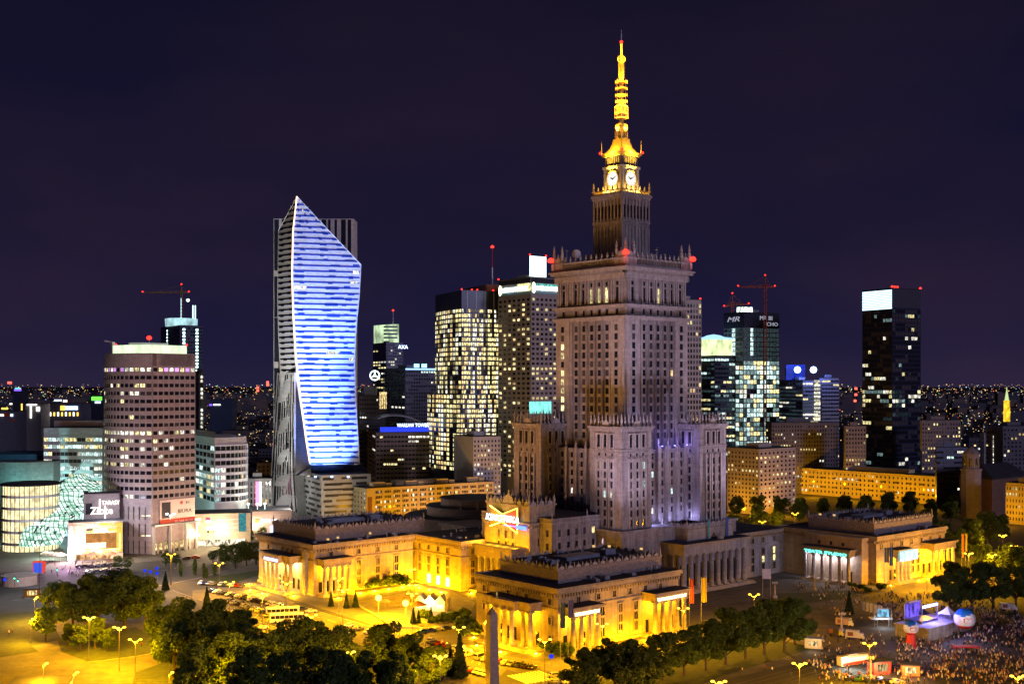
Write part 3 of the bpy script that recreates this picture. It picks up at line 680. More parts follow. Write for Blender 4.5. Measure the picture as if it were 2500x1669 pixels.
# corner towers
for ci, (a, b) in enumerate(((344, 328), (392.7, 328), (344, 376.5), (392.7, 376.5))):
    rt = (a, a + 18, b, b + 18); c0 = ci != 3
    mb = MB(); mb.box(*rt, 25, 67)
    for zz, ov in ((58.0, .35), (56.9, .2), (54.9, .2), (66.0, .5), (66.9, .9)): mb.box(a - ov, a + 18 + ov, b - ov, b + 18 + ov, zz, zz + (.5 if zz < 66 else .9))
    ct = T.part('corner_tower', mb, STONE)
    mb = MB(); mb.box(a + .7, a + 17.3, b + .7, b + 17.3, 67.8, 68.0); T.part('roof', mb, ROOF, ct)
    mb = MB()
    for k in range(4):
        for i in range(3):
            t = 5.2 + i * 3.75
            for sgn in (-1, 1): T.fbox(mb, rt, k, t + sgn * 1.25 - .35, t + sgn * 1.25 + .35, 0, .75, 26.0, 54.8); T.fbox(mb, rt, k, t + sgn * 1.2 - .3, t + sgn * 1.2 + .3, 0, .5, 58.5, 64.5)
            for j in range(7): T.fbox(mb, rt, k, t - .9, t + .9, 0, .2, 27 + j * 3.9 + 2.7, 27 + j * 3.9 + 3.9)
            T.fbox(mb, rt, k, t - 1.5, t + 1.5, 0, .55, 64.5, 65.0)
            vis = (k in (0, 1)) and c0
            for j in range(7): T.pane(rt, k, t, 27 + j * 3.9, 1.75, 2.7, pick(.06, ('white', 'cool', 'dim'), .2), vis=vis, parent=ct)
            T.pane(rt, k, t, 55.6, .8, 1.2, GLASS, vis=vis, parent=ct); T.pane(rt, k, t, 59.2, 1.7, 5.2, GLASS, vis=vis, parent=ct)
    T.part('pilasters', mb, STONE_S, ct, kind='stuff')
    for k in range(4):
        for i in range(9):
            p, q = T.fpt(rt, k, .2 + i * 2.2, -.3); big = i in (3, 5)
            T.inst('finial', FIN, p, q, 67.8, 0, (2.6, 2.6, 4.9 if i % 2 else 5.6), ct)
        p, q = T.fpt(rt, k, 9, -.2); T.inst('merlon', MERLON, p, q, 67.7, (0, -math.pi / 2)[k % 2], (3.6, 2.5, 3.0), ct)
# shaft
rs = (360, 399, 341, 383)
mb = MB(); mb.box(*rs, 50, 134)
sh = T.part('shaft', mb, STONE)
FR = (.104, .29, .404, .52, .634, .743, .89)
mb = MB()
for k in range(4):
    L = T.flen(rs, k)
    for a, b in ((0, .21), (.81, 1.0)):
        T.fbox(mb, rs, k, a * L, b * L, 0, .9, 50, 113.4)
    for z0, z1, o in ((112.6, 113.4, 1.1), (113.4, 114.2, 1.5), (117.8, 118.6, 1.4), (118.6, 119.1, 1.7)): T.fbox(mb, rs, k, -o * .98, L + o * .98 - .02, 0, o, z0, z1 + .01 * k)
    T.fbox(mb, rs, k, -1.0, L + .98, 0, 1.0, 130.2, 132.4 + .01 * k)
    for i in range(int(L / .9)): T.fbox(mb, rs, k, i * .9 + .2, i * .9 + .6, 1.0, 2.0, 132.42, 133.4)
T.part('string_course', mb, STONE_S, sh, kind='stuff')
mb = MB(); mb.box(rs[0] - 2.3, rs[1] + 2.3, rs[2] - 2.3, rs[3] + 2.3, 133.4, 134.3); mb.box(rs[0] - 2.9, rs[1] + 2.9, rs[2] - 2.9, rs[3] + 2.9, 134.3, 135.0); T.part('cornice', mb, STONE_S, sh)
mb = MB()
for k in range(4):
    L = T.flen(rs, k)
    for fi, f in enumerate(FR):
        edge = fi in (0, 6); o = .9 if edge else 0; t = f * L
        for j in range(13):
            z = 108 - j * 3.87
            m = pick(.03, ('warm', 'dim'), .35)
            if k == 1 and fi == 0 and 2 <= j <= 9 and j != 4: m = LITS['yellow']
            T.pane(rs, k, t, z, 1.8, 2.6, m, o=o + .05, parent=sh)
            if k == 0 and j == 12: pass
            T.fbox(mb, rs, k, t - .95, t + .95, o, o + .14, z - 1.25, z - .02)
        T.pane(rs, k, t, 114.9, 1.2, 2.3, GLASS, o=o * .3 + .05, parent=sh)
        T.pane(rs, k, t, 120.2, 1.7, 6.2, LITS['yellow'] if (k == 1 and fi in (3, 4, 5)) or (k == 0 and fi == 3) else GLASS, o=.05, parent=sh)
        T.pane(rs, k, t, 127.3, 1.5, 1.7, GLASS, o=.05, parent=sh)
        for sg_ in ((-1.75, -1.1), (1.1, 1.75)) if not edge else ((-3.2, -2.5), (-2.0, -1.3), (1.3, 2.0), (2.5, 3.2)):
            T.fbox(mb, rs, k, t + sg_[0], t + sg_[1], 0, .75, 119.1, 130.2)
        if not edge:
            for d in (-.056, .056): T.fbox(mb, rs, k, (f + d) * L - .42, (f + d) * L + .42, 0, 1.1, 57, 112.6)
    for i in range(int(L / .55)):
        t = i * .55; 
        if min(abs(t - f * L) for f in FR) > 1.1: T.fbox(mb, rs, k, t, t + .25, 0, .3, 114.3, 117.8)
T.part('pilasters', mb, STONE_S, sh, kind='stuff')
T.flush(330)
# crown of the shaft
rr = (rs[0] - 1.6, rs[1] + 1.6, rs[2] - 1.6, rs[3] + 1.6)
mb = MB(); mb.box(rr[0], rr[1], rr[2], rr[3], 135.0, 136.0)
for k in range(4):
    L = T.flen(rr, k); T.fbox(mb, rr, k, .5, L - .5, -.8, -.2, 138.2, 138.8)
    for a, b in ((-.5, 7), (L - 7, L + .5)): T.fbox(mb, rr, k, a, b, -1.4, .1, 136, 138.9 + .01 * k)
    for i in range(30): T.fbox(mb, rr, k, 7 + i * (L - 14) / 30, 7.5 + i * (L - 14) / 30, -.7, -.3, 136, 138.2)
crn = T.part('crown_parapet', mb, STONE_S, sh)
for k in range(4):
    L = T.flen(rr, k)
    for i in range(10):
        p, q = T.fpt(rr, k, 8 + i * (L - 16) / 9, -.5); T.inst('finial', FIN, p, q, 138.7, 0, (3.0, 3.0, 3.0), sh)
    for t, hh in ((.6, 9.5), (5.8, 8.8), (L - 5.8, 8.8)):
        p, q = T.fpt(rr, k, t, -.6); T.inst('finial', FIN, p, q, 138.0, 0, (4.4, 4.4, hh), sh)
    for t in (3.2, L - 3.2):
        p, q = T.fpt(rr, k, t, -.6); T.inst('merlon', MERLON, p, q, 138.4, (0, -math.pi / 2)[k % 2], (3.8, 3, 3.6), sh)
BEACON = MB().lathe([(.1, -.4), (.62, -.3), (.8, .15), (.55, .6), (.1, .8)], n=10).mesh('beacon', RED, True)
for p, q in ((rr[0] - .5, rr[2] - .5), (rr[1] + .5, rr[2] - .5), (rr[0] - .5, rr[3] + .5)):
    T.inst('beacon', BEACON, p, q, 140.3, 0, 1.9); lamp('beacon_light', 'POINT', (p - T.o[0] + (-1.5 if p < 380 else 1.5), q - T.o[1] + (-1.5 if q < 360 else 1.5), 140.3), 700, (1, .05, .02), T.root, .5)
# upper tower
def sq(h): return (CTR[0] - h, CTR[0] + h, CTR[1] - h, CTR[1] + h)
ru = sq(8.5)
mb = MB(); mb.box(*sq(12), 134.6, 139.5); mb.box(*sq(10.5), 139.5, 143); mb.box(*ru, 143, 168.6)
for z0, z1, o in ((156.2, 157.2, .6), (155.0, 156.2, .25), (166.2, 167, .4), (167, 168.0, .8), (168.0, 169.0, 1.2)): mb.box(*sq(8.5 + o), z0, z1)
ut = T.part('upper_tower', mb, STONE)
mb = MB()
for k in range(4):
    for t in [.2 + i * 2.1 for i in range(9)]:
        T.fbox(mb, ru, k, t - .35, t + .35, 0, .4, 143, 154.8); T.fbox(mb, ru, k, t - .4, t + .4, 0, .5, 157.2, 166.2)
T.part('pilasters', mb, STONE_S, ut, kind='stuff')
for k in range(4):
    for i in range(8):
        if i in (3, 4) and False: continue
        T.pane(ru, k, 1.25 + i * 2.1, 158.2, 1.3, 5.6, GLASS, parent=ut)
T.flush(100)
# gilded gallery
rg = sq(8.9)
mb = MB(); mb.box(*sq(9.3), 169.0, 169.5)
for k in range(4):
    T.fbox(mb, rg, k, 0, 17.8, -.4, 0, 170.4, 170.8 + .005 * k)
    for i in range(18): T.fbox(mb, rg, k, .4 + i, .8 + i, -.3, -.05, 169.5, 170.4)
gal = T.part('gallery', mb, GOLD)
GFIN = FIN.copy(); GFIN.materials[0] = GOLD
for k in range(4):
    for i in range(6):
        p, q = T.fpt(rg, k, i * 17.8 / 6, -.2); T.inst('finial', GFIN, p, q, 170.6, 0, (2.6, 2.6, 4.4 if i == 0 else 2.3), gal)
# clock stage
rcw = sq(5.3)
CREAM = mat('clock_stone', (.5, .44, .34), .7, var=.15, scale=1)
mb = MB(); mb.box(*rcw, 169.4, 181.4)
for k in range(4):
    for t in (0, 9.6): T.fbox(mb, rcw, k, t, t + 1.0, 0, .5, 169.4, 180.6)
mb.box(*sq(6.0), 180.9, 181.9); clk = T.part('clock_stage', mb, CREAM)
DIAL = emit('clock_dial', (1, .97, .88), .95); HAND = mat('clock_hand', (.01, .01, .01), .5)
for k in range(4):
    me = MB(); p, q = T.fpt(rcw, k, 5.3, .30)
    ring = []
    P = lambda r, a, o: T.fpt(rcw, k, 5.3 + r * math.cos(a), o) + (176.1 + r * math.sin(a),)
    n = 36
    me.face([P(3.35, 2 * math.pi * i / n, .30) for i in range(n)])
    d = T.part('clock_face', me, DIAL, clk)
    me = MB()
    for i in range(n):
        a, b = 2 * math.pi * i / n, 2 * math.pi * (i + 1) / n
        me.loft([[P(3.35, a, .1), P(3.35, a, .6), P(3.8, a, .6), P(3.8, a, .1)], [P(3.35, b, .1), P(3.35, b, .6), P(3.8, b, .6), P(3.8, b, .1)]], cap=False)
    T.part('clock_rim', me, GOLD, d)
    for ang, ln, wd in ((R(150), 2.2, .42), (R(28), 3.0, .34)):
        me = MB(); me.face([P(.3, ang + math.pi, .36), P(wd, ang - 1.57, .36), P(ln, ang, .36), P(wd, ang + 1.57, .36)]); T.part('clock_hand', me, HAND, d)
    me = MB()
    for i in range(12):
        a = i * math.pi / 6; me.face([P(2.75, a - .035, .34), P(3.15, a - .035, .34), P(3.15, a + .035, .34), P(2.75, a + .035, .34)])
    T.part('hour_marks', me, HAND, d, kind='stuff')
# frieze, eaves, flared roof and spire
mb = MB(); mb.box(*sq(5.0), 181.9, 186.4); rf = sq(5.0)
for k in range(4):
    for i in range(9): T.fbox(mb, rf, k, .3 + i * 1.1, .85 + i * 1.1, 0, .45, 182.1, 186.0)
T.part('frieze', mb, mat('frieze_stone', (.16, .14, .12), .8))
mb = MB(); mb.box(*sq(5.9), 186.4, 187.0); mb.box(*sq(6.4), 187.0, 187.7)
r2 = math.sqrt(2)
mb.lathe([(6.2 * r2, 187.7), (4.7 * r2, 188.8), (3.6 * r2, 190.4), (3.0 * r2, 192.2), (2.6 * r2, 194.0), (2.6 * r2, 194.4)], *CTR, n=4, rot=math.pi / 4)
flr = T.part('flared_roof', mb, GOLD)
for dx, dy in ((-6.2, -6.2), (6.2, -6.2), (-6.2, 6.2), (6.2, 6.2)):
    me = MB(); me.lathe([(.25, 187.7), (.2, 190.5), (.08, 193.2), (0, 194.4)], CTR[0] + dx, CTR[1] + dy, n=6); T.part('corner_rod', me, GOLD, flr)
for dx, dy in ((-6.6, -6.6), (6.6, -6.6), (-6.6, 6.6)): T.inst('beacon', BEACON, CTR[0] + dx, CTR[1] + dy, 188.2, 0, .9, flr)
mb = MB()
mb.lathe([(2.4, 194.4), (2.4, 195), (1.6, 195.2), (1.6, 197.6), (2.2, 197.9), (3.0, 199.4), (2.9, 200.6), (2.3, 201.3), (1.1, 201.6), (1.0, 203.2), (1.6, 203.5)], *CTR, n=16)
for a in range(8): mb.lathe([(.28, 194.8), (.22, 198.6)], CTR[0] + 2.7 * math.cos(a * math.pi / 4), CTR[1] + 2.7 * math.sin(a * math.pi / 4), n=5)
mb.lathe([(1.9, 203.5), (2.6, 204.0), (2.2, 204.5), (2.2, 205.8), (2.9, 206.1), (2.9, 206.5), (2.2, 206.8), (2.2, 208.6), (3.0, 208.9), (2.9, 209.3), (1.2, 209.6)], *CTR, n=14)
for a in range(8): mb.lathe([(.2, 203.8), (.2, 209)], CTR[0] + 2.85 * math.cos(a * math.pi / 4), CTR[1] + 2.85 * math.sin(a * math.pi / 4), n=5)
spire = T.part('spire_lantern', mb, GOLD, smooth=False)
mb = MB(); prof = [(1.15, 209.6)]
for i in range(4):
    z = 210.4 + i * 2.9; prof += [(1.0, z), (1.3, z + .3), (2.6, z + .8), (2.7, z + 1.1), (1.3, z + 1.35), (1.0, z + 1.7)]
prof += [(.9, 221.8)]
for i in range(11): prof += [(.85, 222 + i * .62), (1.35, 222.2 + i * .62), (.85, 222.45 + i * .62)]
prof += [(.7, 228.9), (.45, 229.2), (.4, 232), (.5, 232.1), (.42, 236), (.55, 237.2), (.2, 237.4)]
mb.lathe(prof, *CTR, n=12)
for i in range(4):
    for a in range(8):
        x, y = CTR[0] + 2.65 * math.cos(a * math.pi / 4), CTR[1] + 2.65 * math.sin(a * math.pi / 4); z = 211.2 + i * 2.9; mb.tube((x, y, z - .7), (x, y, z + 1.0), .12, 4)
T.part('spire', mb, GOLD, smooth=False)
mb = MB()
for i in range(20):
    a, b = 2 * math.pi * i / 20, 2 * math.pi * (i + 1) / 20
    f = lambda r, t: (CTR[0] + r * math.cos(t) * .7, CTR[1] - r * math.cos(t) * .7, 230.3 + r * math.sin(t)); mb.tube(f(1.6, a), f(1.6, b), .16, 5)
for i in range(5):
    a, b = math.pi / 2 + i * 4 * math.pi / 5, math.pi / 2 + (i + 1) * 4 * math.pi / 5; mb.tube(f(1.5, a), f(1.5, b), .12, 4)
T.part('star_ring', mb, GOLD)
mb = MB(); mb.lathe([(.1, 238), (.07, 243.2), (0, 243.4)], *CTR, n=5); T.part('antenna', mb, mat('steel', (.4, .4, .42), .4, .8))
T.inst('beacon', BEACON, CTR[0], CTR[1], 237.9, 0, 1.0)
mb = MB(); mb.lathe([(0, -2.1), (1.2, -1.75), (1.9, -.9), (2.1, 0), (1.9, .9), (1.2, 1.75), (0, 2.1)], n=16)
T.inst('radome', mb.mesh('radome', mat('radome_white', (.7, .68, .66), .5), True), 366, 377, 143.5)
mb = MB()
for p, q, hh in ((363, 380, 7), (385, 346, 6), (392, 352, 8), (394, 349, 5)): mb.tube((p, q, 136), (p, q, 138 + hh), .15, 5); mb.lathe([(0, 137.5 + hh), (.7, 138 + hh), (0, 138.5 + hh)], p, q, n=6)
T.part('roof_antennas', mb, mat('antenna_grey', (.4, .4, .45), .5, .4))
# floodlights of the spire: fittings on the gallery and the eaves
FLOOD = MB().box(-.35, .35, -.25, .25, 0, .45).mesh('floodlight', emit('floodlight_glow', (1, .75, .25), 6))
for k in range(4):
    p, q = T.fpt(rg, k, 8.9, -.9); T.inst('floodlight', FLOOD, p, q, 169.6)
    lo = (p - T.o[0], q - T.o[1], 170.4)
    lamp('gallery_flood', 'POINT', lo, 2600, (1, .72, .22), T.root, .4)
    p, q = T.fpt(sq(9.6), k, 9.6, 1.0); lo = (p - T.o[0], q - T.o[1], 171)
    lamp('spire_flood', 'SPOT', lo, 170000, (1, .58, .05), T.root, .5, aim=(0, 0, 200), angle=34); lamp('spire_flood', 'SPOT', lo, 420000, (1, .58, .05), T.root, .5, aim=(0, 0, 224), angle=20)
    p, q = T.fpt(sq(6.2), k, 6.2, .3); lo = (p - T.o[0], q - T.o[1], 188.6)
    lamp('eaves_flood', 'POINT', lo, 3500, (1, .6, .08), T.root, .3)
    p, q = T.fpt(sq(2.6), k, 2.6, .9); lo = (p - T.o[0], q - T.o[1], 197.2)
    lamp('lantern_flood', 'SPOT', lo, 30000, (1, .58, .06), T.root, .3, aim=(0, 0, 214), angle=70)

# fittings and points of light added along the facade feet to brighten the walls
UPL = MB().box(-.35, .35, -.2, .2, 0, .35).mesh('uplight', emit('added_uplight_glow', (1, .6, .12), 8))
def add_uplights(T, rect, k, ts, pw, off=3.2, z=.6, col=SODIUM):
    for t in ts:
        p, q = T.fpt(rect, k, t, off); T.inst('uplight', UPL, p, q, .05); lamp('added_uplight', 'POINT', (p - T.o[0], q - T.o[1], z + .4), pw * .55, col, T.root, .4)
add_uplights(LB, (248.2, 297.5, 407.2, 452), 0, (17, 24, 31, 38, 45), 22000, 8); add_uplights(LB, (248.2, 297.5, 407.2, 452), 1, (4, 41), 16000, 7); add_uplights(LB, (248.2, 297.5, 407.2, 452), 1, (18, 28), 14000, 14); add_uplights(LB, (248.2, 297.5, 407.2, 452), 0, (4,), 12000, 12)
add_uplights(CW, (299.2, 345, 376, 412), 1, (3, 11, 18, 25, 33), 20000, 8); add_uplights(CW, (299.2, 345, 376, 412), 0, (5,), 12000, 7)
add_uplights(KB, (311, 326, 347, 375.2), 1, (3, 9, 14, 19, 25), 5000, 5, z=20.2); add_uplights(KB, (311, 326, 347, 375.2), 1, (6, 14, 22), 10000, 12)
add_uplights(NT, (253.3, 311, 269.3, 310), 0, (17, 23, 29, 35), 9000, 6); add_uplights(NT, (253.3, 311, 269.3, 310), 1, (6, 37), 7000, 6); add_uplights(NT, (253.3, 311, 269.3, 310), 0, (7, 47), 9000, 12); add_uplights(NT, (253.3, 311, 269.3, 310), 1, (16, 22, 28), 9000, 13)
add_uplights(RB, (441.3, 498, 272.2, 322), 0, (24, 31), 9000, 6); add_uplights(RB, (441.3, 498, 272.2, 322), 0, (3,), 4000, 5)
# violet lamps between the corner towers
for t in (12, 20, 28, 36):
    p, q = PT.fpt((354, 405, 336, 388), 0, t, 3.2); PT.inst('uplight', MB().box(-.3, .3, -.2, .2, 0, .35).mesh('uplight', emit('uplight_violet', (.3, .3, 1), 4)), p, q, 58.6); lamp('violet_lamp', 'POINT', (p - PT.o[0], q - PT.o[1] + .8, 60.5), 700, (.22, .18, 1), PT.root, .4)
    lamp('violet_lamp', 'POINT', (p - PT.o[0], q - PT.o[1] - 2, 28), 900, (.45, .42, 1), PT.root, .4)

for k in range(4):
    a = k * math.pi / 2 + .4
    for z, r, pw in ((221.6, 3.8, 3800), (229.6, 3.0, 2200), (234.5, 2.4, 900), (209.9, 4.2, 3500)): lamp('spire_fill', 'POINT', (r * math.cos(a), r * math.sin(a), z), pw, (1, .60, .06), PT.root, .15)  # points of light added to brighten the upper spire, without fittings
# ================================================================== CITY BUILDINGS
WHITE_P = mat('white_panel', (.72, .74, .78), .45, .1, var=.06, scale=.4, joints=(2.4, 1.1), jdark=.8)
CONC = mat('concrete_grey', (.34, .33, .34), .8, var=.15, scale=.2)
CONC_L = mat('concrete_light', (.52, .50, .50), .8, var=.12, scale=.25)
DARKF = mat('dark_cladding', (.045, .05, .075), .35, .3, var=.3, scale=.3)
PINKST = mat('pink_grey_cladding', (.46, .38, .38), .6, var=.1, scale=.3, joints=(1.3, 1.3), jdark=.75)
PLAST_Y = mat('render_ochre', (.55, .45, .26), .85, var=.12, scale=.25)
BROWN = mat('brown_cladding', (.26, .19, .15), .8, var=.2, scale=.3)
STEEL = mat('steel_grey', (.3, .31, .34), .45, .7, var=.15)
BLUEGL = mat('blue_tinted_glass', (.012, .06, .42), .3, var=.3, spec=.5)
FINE = mat('glass_grid', (.02, .025, .05), .2, var=.3, joints=(1.4, 1.6), jdark=3.0)

def lerp(tab, v):
    if v <= tab[0][1]: return tab[0][0]
    for (u0, v0), (u1, v1) in zip(tab[:-1], tab[1:]):
        if v <= v1: return u0 + (u1 - u0) * (v - v0) / (v1 - v0)
    return tab[-1][0]
def building(name, label, th, uL, uC, uR, Y, vtop, wall, nc0=0, nc1=0, fh=3.4, wf=.6, hf=.5, lit=.2, pal=('warm', 'yellow', 'white'), cat='building', zw0=4., ztop_pad=1.5, limit=300, rowlit=None, roofbox=True, group=None, proud=.3, wall1=None, mk0=None, mk1=None, core=None, curt=.3):
    th = R(th); rect = pxrect(th, uL, uC, uR, Y); zt = Zv(vtop, Y)
    T = Thing(name, label, cat, th, (rect[0], rect[2]), group=group); T.rect = rect; T.zt = zt; T.Y = Y
    mb = MB(); mb.box(*rect, 0, zt); T.part('wall', mb, core or wall)
    mb = MB(); mb.box(rect[0] - .35, rect[1] + .35, rect[2] - .35, rect[3] + .35, zt, zt + .35); mb.box(rect[0] + .3, rect[1] - .3, rect[2] + .3, rect[3] - .3, zt + .35, zt + .45); T.part('roof', mb, ROOF)
    z1 = zt - ztop_pad
    if nc0: nr = max(1, round((z1 - zw0) / fh)); grid(T, rect, 0, zw0, z1, nc0, nr, wf, hf, wall, lit, pal, proud, rowlit=rowlit, mk=mk0, curt=curt)
    if nc1: nr = max(1, round((z1 - zw0) / fh)); grid(T, rect, 1, zw0, z1, nc1, nr, wf, hf, wall1 or wall, lit, pal, proud, rowlit=rowlit, mk=mk1, curt=curt)
    if roofbox:
        a, b, c_, d = rect; mb = MB(); mb.box(a + (b - a) * .25, a + (b - a) * .6, c_ + (d - c_) * .3, c_ + (d - c_) * .7, zt + .45, zt + 3.0); T.part('roof_plant', mb, wall)
    return T
# ---- 1. blue-lit residential tower
YZ = 705.
T = ZL = Thing('curved_tower', 'sail-shaped white residential tower floodlit in bright blue', 'skyscraper', 0, (X(740, YZ), YZ))
RID = [(725.5, 479), (716.3, 562), (713.3, 664), (716.3, 766), (722.4, 868), (733.7, 970), (748, 1072), (757, 1129), (762, 1160)]
RED_ = [(725.6, 479.2), (881.6, 641), (878, 715), (870.4, 791.6), (866.3, 868), (867.9, 944.7), (873, 1046.7), (878, 1137.6), (880, 1160)]
LED = [(725.4, 479.2), (679, 557), (676.5, 715), (679, 817), (684, 909), (690, 1000), (712, 1129), (720, 1160)]
def along(P, ang, u):
    dx, dy = math.cos(ang), math.sin(ang); a = (u - CX) / F; t = (a * P[1] - P[0]) / (dx - a * dy); return (P[0] + dx * t, P[1] + dy * t)
def zl(v):
    Rp = (X(lerp(RID, v), YZ), YZ); Ep = along(Rp, R(16), lerp(RED_, v)); Lp = along(Rp, R(132), lerp(LED, v)); return Rp, Ep, Lp
mb = MB(); rings = []
VS = [479.5 + i * 6.75 for i in range(98)]
for v in VS[::-1]:
    Rp, Ep, Lp = zl(v); z = Zv(v, YZ); B = (Ep[0] + Lp[0] - Rp[0], Ep[1] + Lp[1] - Rp[1])
    rings.append([Lp + (z,), Rp + (z,), Ep + (z,), B + (z,)])
mb.loft(rings); T.part('shell', mb, WHITE_P)
rz_ = random.Random(5)
def strip(face, v, f0, f1, h, m, nm='window'):
    """a glass strip let into the shell: face 0 right, 1 left; v is its bottom"""
    def P(f, vv, o):
        Rp, Ep, Lp = zl(vv); A, B = (Rp, Ep) if face == 0 else (Lp, Rp)
        dx, dy = B[0] - A[0], B[1] - A[1]; L = math.hypot(dx, dy) or 1; n_ = (dy / L, -dx / L)
        return (A[0] + dx * f + n_[0] * o, A[1] + dy * f + n_[1] * o, Zv(vv, YZ))
    v2 = v - h; me = MB()
    me.loft([[P(f, v, -.1), P(f, v, .1), P(f, v2, .1), P(f, v2, -.1)] for f in (f0, f0 + (f1 - f0) / 2, f1)])
    T.part(nm, me, m)
for j in range(49):
    v = 1133 - j * 13.45
    if v < 490: break
    for face in (0, 1):
        Rp, Ep, Lp = zl(v - 6); W = math.dist(Rp, Ep if face == 0 else Lp)
        if face == 1 and v > 912: continue
        if W < 3: continue
        g = BLUEGL if face == 0 else GLASS
        lo, hi = (.015, .985) if face == 0 else (.06, .90)
        strip(face, v, lo, hi, 4.0, g)
        if face == 0:
            for c_ in (.10, .5, .82):
                f = c_ + rz_.uniform(-.10, .08); wd = rz_.choice((.07, .10, .14, .2)); f1 = min(.97, f + wd)
                strip(0, v + rz_.choice((0, 2.2, 2.2)), max(.02, f), f1, rz_.choice((6.2, 7.2, 5.5)), BLUEGL if rz_.random() > .04 else LITS['white'])
        else:
            f = rz_.uniform(.02, .2); strip(1, v + 2.0, f + .05, f + .26, 6.4, g)
            f = rz_.uniform(.62, .8); strip(1, v + 1.0, f, min(.93, f + .2), 6.0, g)
mb = MB()
for a, b in zip(VS[:-1:2], VS[2::2]):
    p = zl(a)[0]; q = zl(b)[0]; mb.tube((p[0] - .15, p[1] - .3, Zv(a, YZ)), (q[0] - .15, q[1] - .3, Zv(b, YZ)), .28, 5)
T.part('ridge_light', mb, emit('ridge_light', (1, .62, .38), 3.2))
mb = MB()
for v0, v1, tab in ((479.5, 641, RED_), (641, 1130, RED_), (480, 557, LED)):
    n = 12; i_ = 1 if tab is RED_ else 2
    for k in range(n):
        va, vb = v0 + (v1 - v0) * k / n, v0 + (v1 - v0) * (k + 1) / n; a, b = zl(va)[i_], zl(vb)[i_]; mb.tube((a[0], a[1] - .1, Zv(va, YZ)), (b[0], b[1] - .1, Zv(vb, YZ)), .22, 4)
T.part('edge_trim', mb, mat('edge_metal', (.75, .76, .8), .3, .4))
# slab behind, with vertical bands
YB = 742; mb = MB(); x0, x1 = X(668, YB), X(864, YB); ztb = Zv(534, YB); mb.box(x0, x1, YB, YB + 16, 0, ztb); T.part('rear_slab', mb, WHITE_P)
bx_ = x0 + .4; k = 0
while bx_ < x1 - 1.5:
    wd = rz_.choice((1.5, 2.2, 3.0)); z0 = rz_.uniform(0, 60); zz = ztb - .5
    while zz > 40:
        ln = rz_.uniform(14, 40); me = MB(); me.box(bx_, min(bx_ + wd, x1 - .3), YB - .12, YB + .05, max(zz - ln, 20), zz); T.part('window', me, FINE); zz -= ln + rz_.choice((0.4, 4))
    bx_ += wd + rz_.choice((1.2, 1.8, 2.6))
# flared lower wing with slanting vertical strips
YL = 703.
FL = [(676.5, 909), (662, 1154), (655, 1250)]; FRT = [(718, 909), (718, 1154), (728, 1262)]
def fl(f, v, o=0.):
    u = lerp(FL, v) + (lerp(FRT, v) - lerp(FL, v)) * f; y = YL + 26 * (1 - f) - o; return (X(u, y), y, Zv(v, YL))
mb = MB(); vv = [1270, 1200, 1154, 1080, 1000, 909]
mb.loft([[fl(0, v), fl(1, v), (fl(1, v)[0] + 6, YL + 40, fl(1, v)[2]), (fl(0, v)[0] + 6, YL + 50, fl(0, v)[2])] for v in vv]); T.part('flared_wing', mb, WHITE_P)
for i in range(9):
    va = 1250.
    while va > 935:
        ln = rz_.choice((38, 52, 70, 84)); vb = max(914, va - ln); f0 = .03 + i * .108 + rz_.choice((0, .012, .03)); f1 = min(.985, f0 + rz_.choice((.05, .06, .072)))
        me = MB(); me.loft([[fl(f0, va, -.1), fl(f1, va, -.1), fl(f1, va, .6), fl(f0, va, .6)], [fl(f0, vb, -.1), fl(f1, vb, -.1), fl(f1, vb, .6), fl(f0, vb, .6)]]); T.part('window', me, GLASS); va = vb - 1.2
# dark glazed wedge between the wing and the sail, glass roof at the foot
g_ = lambda u, v, y: (X(u, y), y, Zv(v, YZ))
mb = MB(); mb.face([g_(719, 1160, YL + 3), g_(762, 1160, YL + 3), g_(722, 930, YL + 3), g_(719, 915, YL + 3)]); mb.face([g_(719, 1154, YL + 2), g_(762, 1131, YL + 2), g_(885, 1140, YL + 22), g_(900, 1166, YL + 22), g_(719, 1160, YL + 2)]); T.part('glass_wedge', mb, FINE)
# podium
rp = pxrect(R(26), 715, 785, 905, 690.); zp = Zv(1160, 690)
T2 = Thing('tower_podium', 'white panelled podium block with staggered dark window strips under the blue tower', 'building', R(26), (rp[0], rp[2])); T2.rect = rp
mb = MB(); mb.box(*rp, 0, zp); T2.part('wall', mb, WHITE_P); mb = MB(); mb.box(rp[0] + .2, rp[1] - .2, rp[2] + .2, rp[3] - .2, zp, zp + .2); T2.part('roof', mb, ROOF)
for k in (0, 1):
    L = T2.flen(rp, k)
    for j in range(9):
        z = zp - 3 - j * 3.3; t = rz_.uniform(.5, 3)
        while t < L - 3 and z > 1:
            ln = rz_.uniform(3, 11); me = MB(); T2.fbox(me, rp, k, t, min(L - .4, t + ln), -.05, .08, z + rz_.choice((0, .4)), z + 1.6); T2.part('window', me, GLASS2 if rz_.random() > .08 else LITS['white']); t += ln + rz_.choice((.02, .02, 2.5, 5))
